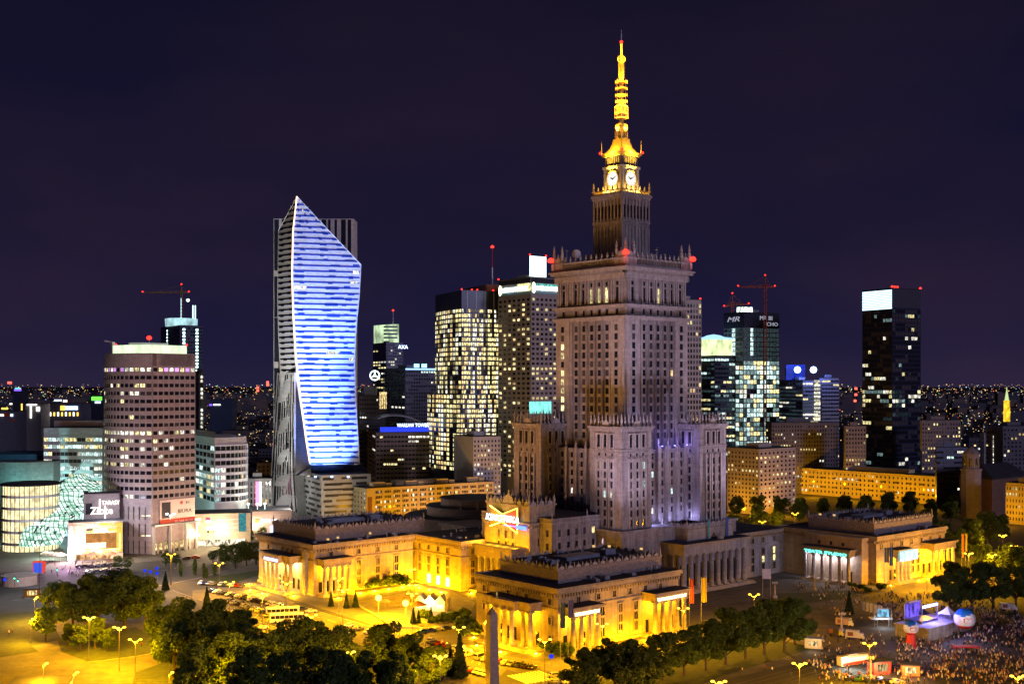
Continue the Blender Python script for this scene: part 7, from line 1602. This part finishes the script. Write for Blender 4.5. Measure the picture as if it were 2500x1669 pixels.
flag(1368, 1380, 1470, 1532, 1612, (.08, .13, .12), 'dark green hanging banner by the theatre porch'); flag(1387, 1400, 1464, 1506, 1610, (.10, .10, .28), 'blue hanging banner by the theatre porch')
flag(2159, 2170, 1336, 1372, 1440, (.16, .2, .22), 'grey hanging banner on the studio theatre corner'); flag(2172, 2180, 1335, 1380, 1441, (.05, .12, .35), 'deep blue hanging banner on the studio theatre corner'); flag(2348, 2353, 1302, 1360, 1400, (.6, .25, .05), 'amber orange feather banner beyond the studio theatre'); flag(2357, 2361, 1302, 1345, 1400, (.7, .6, .05), 'amber yellow feather banner beyond the studio theatre')
def board(u0, u1, v0, v1, vb, m, label, posts=True, name='billboard'):
    Y = GY(vb); T = Thing(name, label, 'billboard', 0, (X((u0 + u1) / 2, Y), Y)); mb = MB(); mb.box(X(u0, Y), X(u1, Y), Y - .15, Y + .15, Zv(v1, Y), Zv(v0, Y)); T.part('panel', mb, m); mb = MB(); mb.box(X(u0, Y) - .1, X(u1, Y) + .1, Y - .1, Y + .1, Zv(v0, Y), Zv(v0, Y) + .12); T.part('frame', mb, STEEL)
    for u in ((u0 + 1, u1 - 1) if posts else ((u0 + u1) / 2,)): mb = MB(); mb.tube((X(u, Y), Y, 0), (X(u, Y), Y, Zv(v1, Y)), .12); T.part('post', mb, STEEL)
    return T
board(1861, 1882, 1388, 1412, 1458, mat('board_lavender', (.6, .58, .66), .6), 'blank pale billboard on two posts before the north wing'); board(1712, 1730, 1514, 1529, 1535, mat('board_black', (.03, .03, .03), .5), 'small black board standing behind the lawn trees')
PST = emit('poster_light', (.85, .9, 1), 1.6, noise=.5, nscale=1)
for u, v in ((830, 1487), (979, 1520), (738, 1468), (457, 1426), (2134, 1446)): board(u - 4, u + 4, v - 24 if u > 800 else v - 17, v - 6, v, PST, 'small backlit poster panel on the pavement', False, 'poster_panel')['x'] if False else None
for T_ in [o for o in bpy.data.objects if o.name.startswith('poster_panel')]: T_['group'] = 'backlit poster panels'
# courtyard pavilion, tables, parasols
x, Y = gp(1050, 1490); T = Thing('festival_pavilion', 'white timber festival pavilion with three gables, brightly lit in the courtyard', 'pavilion', R(-12), (math.cos(R(-12)) * x + math.sin(R(-12)) * Y, -math.sin(R(-12)) * x + math.cos(R(-12)) * Y)); p, q = T.o[:2]; WT = mat('white_timber', (.7, .66, .55), .7)
for i in range(3):
    a = p - 6 + i * 4; mb = MB(); mb.prism([(a, q), (a + 3.8, q), (a + 3.8, q + 5), (a, q + 5)], 0, 3.6); mb.loft([[(a - .2, q - .3, 3.6), (a + 4, q - .3, 3.6), (a + 1.9, q - .3, 5.9)], [(a - .2, q + 5.2, 3.6), (a + 4, q + 5.2, 3.6), (a + 1.9, q + 5.2, 5.9)]]); T.part('chalet', mb, WT)
    mb = MB(); mb.box(a + .5, a + 3.3, q - .08, q - .02, .9, 2.6); T.part('hatch', mb, emit('hatch_glow', (1, .85, .5), 1.6, noise=.5))
mb = MB()
for i in range(5): mb.box(p + 6.4, p + 6.6, q - 1 + i * 1.4, q - .8 + i * 1.4, 0, 6.6)
for z in (2.2, 4.4, 6.4): mb.box(p + 6.35, p + 6.65, q - 1, q + 5, z, z + .2)
T.part('timber_screen', mb, WT, kind='stuff'); lamp('pavilion_light', 'POINT', (0, -2, 3.5), 2600, (1, .8, .35), T.root, .5)
PAR = MB(); PAR.lathe([(2.2, 2.3), (1.2, 2.9), (0, 3.3)], n=8); PAR.tube((0, 0, 0), (0, 0, 3.2), .05); TBL = MB(); TBL.box(-.9, .9, -.4, .4, .7, .76); TBL.box(-.8, -.7, -.3, .3, 0, .7); TBL.box(.7, .8, -.3, .3, 0, .7)
TBLM = TBL.mesh('table', mat('table_wood', (.35, .22, .1), .7)); 
for i in range(24):
    x, y = gp(945 + (i % 8) * 11 + (i // 8) * 6, 1466 + (i // 8) * 9 - (i % 8) * 1.6); o = link('cafe_table', TBLM, None, (x, y, .02), R(20)); tag(o, 'wooden cafe table in the lamp-lit courtyard rows', 'table', 'courtyard cafe tables')
PM = {c: PAR.mesh('parasol', mat('parasol_' + c, v_, .8)) for c, v_ in (('cream', (.6, .5, .35)), ('orange', (.6, .25, .08)), ('red', (.5, .06, .05)))}
for u, v, c, wh, s_ in [(1020, 1500, 'orange', 'beside the festival pavilion', 1.6), (940, 1482, 'cream', 'by the globe lamps', 1)] + [(200 + i * 14, 1362 + (i % 3) * 4, ('cream', 'orange', 'red')[i % 3], 'on the mall terrace', 1.5) for i in range(7)] + [(112 + i * 12, 1368 + i, 'cream', 'along the curved mall terrace', 1.4) for i in range(4)]:
    x, y = gp(u, v); o = link('parasol', PM[c], None, (x, y, .02), 0, s_); tag(o, '%s cafe parasol %s' % (c, wh), 'parasol', 'parasols ' + wh)
lamp('terrace_light', 'POINT', (*gp(235, 1368), 5), 5000, (1, .6, .5), None, .5); lamp('terrace_light', 'POINT', (*gp(160, 1375), 5), 7000, (1, .45, .6), None, .5); lamp('terrace_light', 'POINT', (*gp(165, 1392), 6), 9000, (.9, .4, 1), None, .5); lamp('terrace_light', 'POINT', (*gp(290, 1374), 6), 7000, (1, .75, .5), None, .5)
# low roofed kiosk, junction kiosks
def kiosk(u, v, w_, d, h, rz, wall, label, roofm=None):
    x, y = gp(u, v); th = R(rz); T = Thing('kiosk', label, 'kiosk', th, (math.cos(th) * x + math.sin(th) * y, -math.sin(th) * x + math.cos(th) * y)); p, q = T.o[:2]; mb = MB(); mb.box(p - w_ / 2, p + w_ / 2, q - d / 2, q + d / 2, 0, h); T.part('wall', mb, wall); mb = MB(); mb.box(p - w_ / 2 - .4, p + w_ / 2 + .4, q - d / 2 - .4, q + d / 2 + .4, h, h + .3); T.part('roof', mb, roofm or ROOF); mb = MB(); mb.box(p - w_ * .3, p + w_ * .3, q - d / 2 - .05, q - d / 2, .9, h - .5); T.part('hatch', mb, LITS['warm']); return T
kiosk(100, 1700, 15, 10, 4.2, 10, CONC, 'low pavilion with a dark flat roof at the bottom of the park drive', mat('dark_blue_roof', (.03, .03, .07), .6)); kiosk(80, 1455, 6, 4, 3.2, 15, BROWN, 'small brown kiosk beside the road junction'); kiosk(1986, 1580, 5.2, 3, 3, -20, WBODY, 'white container kiosk beside the lawn trees', WBODY)
kiosk(2146, 1642, 6, 3.4, 3.6, 20, mat('stall_red', (.5, .06, .04), .6), 'red food stall with bright counter on the avenue'); kiosk(2222, 1646, 5, 3, 3.0, -10, mat('stall_orange', (.55, .22, .08), .6), 'orange food stall among the crowd'); kiosk(2066, 1522, 3, 3, 2.6, 0, mat('stall_yellow', (.6, .5, .1), .6), 'small yellow stall behind the box truck')
for u, v, pw, c_ in ((2150, 1652, 2600, (1, .6, .3)), (2222, 1656, 1500, (1, .45, .25)), (2118, 1640, 1500, (.7, 1, .95)), (1986, 1592, 500, (1, .8, .5))): lamp('stall_light', 'POINT', (*gp(u, v), 3.2), pw, c_, None, .4)
x, y = gp(60, 1440); mb = MB(); mb.lathe([(7, 0), (7, 4), (7.3, 4.2), (0, 4.5)], x - 8, y + 14, n=24); o = link('round_pavilion', mb.mesh('round_pavilion', PINKST)); tag(o, 'round drum-shaped pavilion at the road junction', 'pavilion')
x, y = gp(92, 1400); T = Thing('advert_cube', 'red-framed blue advertising cube by the mall crossing', 'billboard', 0, (x, y)); mb = MB(); mb.box(x - 2, x + 2, y, y + 3, .5, 5); T.part('body', mb, emit('cube_blue', (.05, .12, .8), .9)); mb = MB(); mb.box(x - 2.4, x - 2, y - .1, y + 3.1, .3, 5.4); mb.box(x + 2, x + 2.4, y - .1, y + 3.1, .3, 5.4); mb.box(x - 2, x + 2, y - .1, y + 3.1, 5, 5.4); T.part('frame', mb, emit('cube_red', (.9, .08, .04), .8))
# ================================================================== STAGE ON THE SQUARE
x, y = gp(2300, 1556); th = R(41); T = Thing('tribune', 'long stone tribune platform carrying the festival stage', 'platform', th, (math.cos(th) * x + math.sin(th) * y, -math.sin(th) * x + math.cos(th) * y)); p, q = T.o[:2]
mb = MB(); mb.box(p - 9, p + 20, q, q + 12, 0, 4.0); T.part('wall', mb, STONE); mb = MB(); mb.box(p - 9.4, p + 20.4, q - .4, q + 12.4, 4.0, 4.4); T.part('coping', mb, STONE_S)
mb = MB(); mb.box(p - 4, p + 6, q + 5, q + 11.5, 4.41, 5.2); T.part('stage_floor', mb, DARKF); mb = MB()
for a in (-4, 6):
    for b in (5, 11.5): mb.tube((p + a, q + b, 4.4), (p + a, q + b, 10.5), .15)
mb.tube((p - 4, q + 5, 10.5), (p + 6, q + 5, 10.5), .15); mb.tube((p - 4, q + 11.5, 10.5), (p + 6, q + 11.5, 10.5), .15); tr_ = T.part('stage_truss', mb, STEEL)
for i in range(7): mb = MB(); mb.lathe([(.32, 9.6), (.36, 10.1), (.1, 10.4)], p - 3.5 + i * 1.5, q + 5, n=8); T.part('stage_spot', mb, emit('stage_blue', (.25, .35, 1), 12), tr_)
mb = MB(); mb.box(p - 3.8, p + 5.8, q + 11.2, q + 11.4, 5.3, 10); T.part('stage_backdrop', mb, emit('backdrop_violet', (.2, .12, 1), .8, noise=.8, nscale=.4), tr_)
lamp('stage_wash', 'POINT', (0, 3.5, 9), 9000, (.25, .22, 1), T.root, .6); lamp('stage_wash', 'POINT', (8, 6, 7), 3500, (.2, .15, 1), T.root, .6)
mb = MB(); mb.lathe([(3.2, 6.4), (1.6, 7.4), (0, 9.0)], p + 10, q + 3.5, n=4, rot=.78)
for dx in (-2.2, 2.2):
    for dy in (-2.2, 2.2): mb.tube((p + 10 + dx, q + 3.5 + dy, 4.4), (p + 10 + dx, q + 3.5 + dy, 6.5), .06)
tn = T.part('stage_tent', mb, mat('tent_white', (.7, .7, .72), .7))
def ball(u, v, rpx, Y, label, stand):
    r = rpx / F * Y; z = Zv(v, Y); x = X(u, Y); T = Thing('inflatable_ball', label, 'inflatable', 0, (x, Y), z=max(0, z - r)); mb = MB(); n = 24; z0 = z
    WB = mat('balloon_white', (.75, .74, .76), .45); BB = mat('balloon_blue', (.02, .16, .62), .45); RB_ = mat('balloon_red', (.65, .03, .03), .45)
    rings = []
    for i in range(21): a = -math.pi / 2 + math.pi * i / 20; rings.append([(x + r * math.cos(a) * math.cos(2 * math.pi * k / n), Y + r * math.cos(a) * math.sin(2 * math.pi * k / n), z + r * math.sin(a)) for k in range(n)])
    mb.loft(rings)
    mb.m = [0] * len(mb.f)
    for fi, f in enumerate(mb.f):
        cz = sum(mb.v[k][2] for k in f) / len(f); cx_ = sum(mb.v[k][0] for k in f) / len(f); e_ = (cz - z) / r; wv = .10 * math.sin((cx_ - x) / r * 4)
        mb.m[fi] = 1 if e_ > .46 + wv else (2 if e_ < -.62 else 0)
    T.part('envelope', mb, [WB, BB, RB_], smooth=True)
    mb = MB(); P = lambda a, b, o: (x + r * a, Y - math.sqrt(max(.01, 1 - a * a - b * b)) * r - o, z + r * b); A = [(-.45, .18), (-.2, .26), (0, .18), (.25, .26), (.42, .12), (.36, -.12), (.1, -.3), (-.2, -.32), (-.42, -.12)]; mb.face([P(a, b - .02, .05) for a, b in A]); bd = T.part('badge', mb, RB_)
    mb = MB(); 
    for a, b, c, d in ((-.28, -.06, -.1, .10), (-.1, .1, -.04, -.08), (-.04, -.08, .12, .10), (.12, .1, .2, -.02)): mb.tube(P(a, b, .12), P(c, d, .12), .05 * r, 5)
    T.part('badge_script', mb, WB, bd)
    if stand: mb = MB(); mb.lathe([(.75 * r, 0), (.5 * r, z - r * .9)], x, Y, n=16); T.part('stand', mb, RB_)
    return T, x, z, r
ball(2355, 1509, 25.3, 392, 'large white ball with blue cap and red badge on the tribune end', False); ball(2224, 1531, 18, 378, 'smaller white ball with blue cap on a red stand before the stage', True)
lamp('ball_light', 'POINT', (X(2340, 384), 381, 9), 1800, (1, .9, .95), None, .5); lamp('ball_light', 'POINT', (X(2212, 370), 368, 7), 900, (1, .85, .9), None, .5)
x, y = gp(2245, 1512); T = Thing('dome_tent', 'dark dome tent behind the stage', 'tent', 0, (x, y)); mb = MB(); mb.lathe([(3.3, 0), (3.2, 1.4), (2.6, 3), (1.4, 4.2), (0, 4.6)], x, y, n=16); T.part('shell', mb, mat('dome_cloth', (.03, .03, .08), .6), smooth=True); mb = MB(); mb.box(x - 1, x + 1, y - 3.4, y - 3.1, 0, 2.2); T.part('entrance', mb, DARKF)
for i in range(7): flag(2104 + i * 9.5 if i < 5 else 2150 + (i - 5) * 14, 2111 + i * 9.5 if i < 5 else 2154 + (i - 5) * 14, 1468 + i * 2, 1490 + i * 2, 1496 + i * 2, (.6, .56, .58), 'white feather flag in the row before the light truss', 'feather_flag').root.__setitem__('group', 'feather flags')
x, y = gp(2156, 1530); T = Thing('light_truss', 'white-lit truss tower and marquee beside the feather flags', 'truss', 0, (x, y)); mb = MB()
for dx in (-3, -2, 2, 3): mb.tube((x + dx, y, 0), (x + dx, y, 6.5), .1)
for z in (1, 2.5, 4, 5.5, 6.5): mb.tube((x - 3, y, z), (x - 2, y, z + .0), .06); mb.tube((x + 2, y, z), (x + 3, y, z), .06)
mb.tube((x - 3, y, 6.5), (x + 3, y, 6.5), .1); T.part('frame', mb, STEEL); mb = MB(); mb.box(x - 2, x + 2, y - .1, y + .1, 3.6, 6.2); T.part('screen', mb, emit('truss_screen', (.25, .6, .9), 1.0, noise=.7, nscale=.6)); mb = MB(); mb.box(x - 4, x + 3.5, y + .5, y + 3.5, 2.6, 3.0); T.part('marquee_roof', mb, mat('tent_white', (.7, .7, .72), .7)); lamp('truss_light', 'POINT', (0, -1.5, 3), 900, (.7, .85, 1), T.root, .4)
x, y = gp(2357, 1592); mb = MB(); mb.prism([(x - 4, y - 1.5), (x + 4, y - 1.5), (x + 4, y + 1.5), (x - 4, y + 1.5)], 1.8, 2.2); [mb.tube((x + a, y + b, 0), (x + a, y + b, 1.9), .06) for a in (-3.8, 3.8) for b in (-1.4, 1.4)]; T = Thing('red_canopy', 'long red canopy on posts below the tribune', 'canopy', 0, (x, y)); T.part('canopy_frame', mb, mat('canopy_red', (.5, .03, .02), .7))
# ================================================================== PEOPLE
def person_mesh(pose):
    """one continuous figure grown over a skeleton with a skin modifier"""
    sp_ = {'stand': (.09, .05), 'stride': (.10, .26), 'talk': (.10, .08)}[pose]; lx, st = sp_
    V = [(0, 0, .95), (0, 0, 1.18), (0, 0, 1.42), (0, .01, 1.52), (0, .01, 1.62), (0, .01, 1.74), (-.10, 0, .90), (-lx, st * .5, .50), (-lx, st * -.2 + st * .9, .08), (-lx, st * .8 - .12, .03), (.10, 0, .90), (lx, -st * .3, .50), (lx, -st * .9, .08), (lx, -st * .9 - .12, .03), (-.20, 0, 1.40), (-.26, .03, 1.12), (-.25, -.10 if pose != 'talk' else -.22, .88 if pose != 'talk' else 1.12), (.20, 0, 1.40), (.26, .0, 1.12), (.25, -.06, .86)]
    E = [(0, 1), (1, 2), (2, 3), (3, 4), (4, 5), (0, 6), (6, 7), (7, 8), (8, 9), (0, 10), (10, 11), (11, 12), (12, 13), (2, 14), (14, 15), (15, 16), (2, 17), (17, 18), (18, 19)]
    rad = [.14, .14, .13, .06, .10, .08, .10, .07, .05, .045, .10, .07, .05, .045, .07, .05, .04, .07, .05, .04]
    me = bpy.data.meshes.new('skeleton'); me.from_pydata(V, E, []); o = bpy.data.objects.new('skeleton', me); COL.objects.link(o)
    md = o.modifiers.new('skin', 'SKIN'); 
    for i, r in enumerate(rad): me.skin_vertices[0].data[i].radius = (r, r * .8)
    me.skin_vertices[0].data[0].use_root = True
    bpy.context.view_layer.update(); dg = bpy.context.evaluated_depsgraph_get(); out = bpy.data.meshes.new_from_object(o.evaluated_get(dg)); bpy.data.objects.remove(o); return out
SKIN = mat('skin', (.45, .28, .2), .6); HAIR = mat('hair', (.05, .035, .025), .8)
CLOTH = {n_: mat('clothing_' + n_, c_, .85) for n_, c_ in (('dark', (.03, .03, .035)), ('white', (.6, .58, .55)), ('red', (.22, .05, .04)), ('blue', (.06, .08, .15)), ('grey', (.2, .2, .2)), ('tan', (.35, .25, .16)), ('cream', (.5, .42, .32)))}
TROU = mat('trousers', (.03, .035, .06), .85); PEOPLE = []
for pose in ('stand', 'stride', 'talk'):
    base = person_mesh(pose)
    for n_, m in CLOTH.items():
        me = base.copy(); me.name = 'person'; me.materials.clear()
        for k in (m, TROU, SKIN, HAIR): me.materials.append(k)
        for f in me.polygons:
            z = f.center.z; f.material_index = 1 if z < .93 else (0 if z < 1.5 else (2 if z < 1.68 and f.center.y < .03 else 3)); f.use_smooth = True
            if .93 > z > .8 and abs(f.center.x) > .2: f.material_index = 2
        PEOPLE.append((n_, pose, me))
POSE = {'stand': 'standing', 'stride': 'walking', 'talk': 'standing with one arm raised'}
rp_ = random.Random(8)
ZONES = [((2200, 1545), (2560, 1669), 150, 'in the crowd before the tribune'), ((1990, 1560), (2230, 1669), 70, 'in the crowd around the food stalls'), ((2170, 1455), (2420, 1510), 40, 'in the crowd behind the stage'), ((2400, 1490), (2560, 1560), 26, 'in the crowd beside the big ball'), ((2000, 1450), (2180, 1520), 24, 'walking about before the studio theatre'), ((150, 1372), (290, 1400), 22, 'on the mall terrace')]
def spot(a, b): return gp(rp_.uniform(a[0], b[0]), rp_.uniform(a[1], b[1]))
for a, b, n, wh in ZONES:
    for i in range(n):
        x, y = spot(a, b); n_, ps, me = rp_.choice(PEOPLE); o = link('person', me, None, (x, y, .03), rp_.uniform(0, 6.28), rp_.uniform(.95, 1.08)); tag(o, 'person in %s top %s %s' % (n_, POSE[ps], wh), 'person', 'people ' + wh)
mb = MB(); CK = list(CLOTH)
for a, b, n, wh in (((2190, 1540), (2560, 1690), 900, 0), ((1980, 1545), (2240, 1690), 260, 0), ((2160, 1450), (2430, 1515), 260, 0), ((2380, 1480), (2560, 1560), 220, 0), ((1990, 1445), (2200, 1520), 110, 0), ((1950, 1425), (2140, 1445), 60, 0), ((100, 1375), (300, 1410), 60, 0)):
    cen = [(rp_.uniform(a[0], b[0]), rp_.uniform(a[1], b[1])) for _ in range(max(4, n // 14))]
    for i in range(n):
        c_ = rp_.choice(cen); x, y = spot(a, b) if rp_.random() < .35 else gp(c_[0] + rp_.gauss(0, 8), c_[1] + rp_.gauss(0, 3)); s_ = rp_.uniform(.92, 1.06); k = rp_.randrange(len(CK)); t_ = rp_.uniform(0, 6.28); dx, dy = .1 * math.cos(t_), .1 * math.sin(t_)
        for sg_ in (-1, 1): mb.tube((x + sg_ * dx, y + sg_ * dy, .03), (x + sg_ * dx * .9, y + sg_ * dy * .9, .92 * s_), .06, 5, len(CK), .09)
        mb.lathe([(.12, .85 * s_), (.17, 1.1 * s_), (.20, 1.38 * s_), (.08, 1.5 * s_)], x, y, n=6, m=k); mb.lathe([(.05, 1.48 * s_), (.1, 1.56 * s_), (.10, 1.68 * s_), (.02, 1.76 * s_)], x, y, n=6, m=len(CK) + 1)
        for sg_ in (-1, 1): mb.tube((x + sg_ * dx * 2.1, y + sg_ * dy * 2.1, 1.36 * s_), (x + sg_ * dx * 2.6, y + sg_ * dy * 2.6, .88 * s_), .05, 4, k, .035)
tag(link('crowd', mb.mesh('crowd', [CLOTH[c] for c in CK] + [TROU, SKIN])), 'dense mass of festival visitors filling the square', 'crowd', kind='stuff')
for u, v in ((22, 1549), (30, 1546), (345, 1578), (1800, 1640), (1812, 1642), (1868, 1636), (1885, 1640), (1930, 1652), (735, 1455)): 
    n_, ps, me = rp_.choice(PEOPLE); x, y = gp(u, v); tag(link('person', me, None, (x, y, .03), rp_.uniform(0, 6.28)), 'person in %s top %s alone on the empty park paving' % (n_, POSE[ps]), 'person', 'lone walkers')

# ================================================================== SIGNS, TRAFFIC LIGHTS, ROOF CLUTTER
BSIGN = emit('sign_face_blue', (.02, .05, .9), .9)
for u, v in ((354, 1409), (368, 1412), (383, 1403), (384, 1416), (12, 1432), (1346, 1626), (1603, 1636)):
    x, y = gp(u, v); T = Thing('road_sign', 'round blue road sign on a thin post at the roadside', 'road sign', 0, (x, y), group='blue road signs'); mb = MB(); mb.tube((x, y, 0), (x, y, 3.2), .05); T.part('post', mb, STEEL)
    o_ = T.inst('face', MB().lathe([(.75, 0), (.75, .06)], n=16).mesh('face', BSIGN), x, y - .06, 3.1); o_.rotation_euler = (R(90), 0, 0)
for u, v in ((8, 1428), (36, 1433), (44, 1440), (140, 1412), (1520, 1640)):
    x, y = gp(u, v); T = Thing('traffic_light', 'traffic light showing green at the road junction', 'traffic light', 0, (x, y), group='junction traffic lights'); mb = MB(); mb.tube((x, y, 0), (x, y, 4.6), .08); mb.box(x - .25, x + .25, y - .2, y + .2, 3.6, 4.8); T.part('post', mb, POLE)
    T.inst('green_lamp', MB().lathe([(0, -.3), (.3, 0), (0, .3)], n=8).mesh('green_lamp', emit('signal_green', (.05, 1, .6), 6)), x, y - .25, 3.85)
def clutter(T, rect, z, n, seed, m=None):
    r_ = random.Random(seed); m = m or mat('plant_metal', (.25, .27, .32), .5, .3)
    for i in range(n):
        p, q = r_.uniform(rect[0], rect[1]), r_.uniform(rect[2], rect[3]); a, b, h = r_.uniform(.4, 1.4), r_.uniform(.4, 1.2), r_.uniform(.4, 1.3); mb = MB(); k = r_.random()
        if k < .55: mb.box(p - a, p + a, q - b, q + b, z, z + h); mb.box(p - a * .7, p + a * .7, q - b * .7, q + b * .7, z + h, z + h + .15)
        else: mb.lathe([(.25, z), (.25, z + h), (.45, z + h + .05), (.4, z + h + .35), (0, z + h + .5)], p, q, n=8)
        T.part('roof_vent', mb, m)
clutter(NT, (262, 309, 279, 304), ZC + 4.7, 22, 1); clutter(NT, (255, 309, 271, 276), ZC + .14, 10, 2); clutter(LB, (257, 308, 420, 449), ZC + 5.1, 24, 3); clutter(LB, (250, 295, 409, 416), ZC + .14, 9, 4); clutter(RB, (451, 495, 280, 309), ZC + 4.9, 22, 5); clutter(RB, (443, 495, 274, 277), ZC + .14, 8, 6); clutter(CW, (302, 340, 380, 408), ZC + .14, 16, 7)
# ================================================================== FLOODLIGHT MASTS washing the palace
WASH = MB().box(-.5, .5, -.35, .35, 0, .7).mesh('floodlight', emit('floodlight_amber', (1, .6, .2), .8))
def wash(p, q, z, tp, tq, tz, pw, col, ang, lab, roof=True):
    c, n = math.cos(TH), math.sin(TH); W = lambda a, b: (c * a - n * b, n * a + c * b)
    x, y = W(p, q); T = Thing('floodlight_stand', lab, 'floodlight', 0, (x, y), z=z, group='palace floodlights'); mb = MB(); mb.tube((x, y, z), (x, y, z + 1.2), .08); mb.box(x - .5, x + .5, y - .5, y + .5, z, z + .15); T.part('stand', mb, STEEL); T.inst('floodlight', WASH, x, y, z + 1.2)
    t = W(tp, tq); lamp('flood', 'SPOT', (0, 0, z + 2.2 - z), pw, col, T.root, .8, aim=(t[0] - x, t[1] - y, tz - z), angle=ang)
AMB = (1, .49, .28)
L1_ = 'roof floodlight on the museum block aimed at the palace tower'
wash(262, 411, 20.3, 360, 362, 95, 130000, AMB, 60, L1_); wash(280, 414, 20.3, 350, 380, 55, 40000, AMB, 70, L1_); wash(256, 409, 20.3, 379, 362, 140, 110000, AMB, 30, L1_)
LAV = (.78, .64, 1.0); L2_ = 'roof floodlight on the theatre block aimed at the palace tower'; L3_ = 'roof floodlight on the studio theatre aimed at the palace tower'
wash(304, 296, 24.9, 376, 338, 88, 155000, LAV, 62, L2_); wash(452, 300, 25.0, 384, 338, 88, 155000, LAV, 62, L3_); wash(308, 284, 24.9, 379, 353, 150, 150000, LAV, 26, L2_); wash(300, 300, 24.9, 352, 328, 50, 34000, LAV, 60, L2_); wash(450, 306, 25.0, 400, 328, 50, 46000, LAV, 60, L3_)
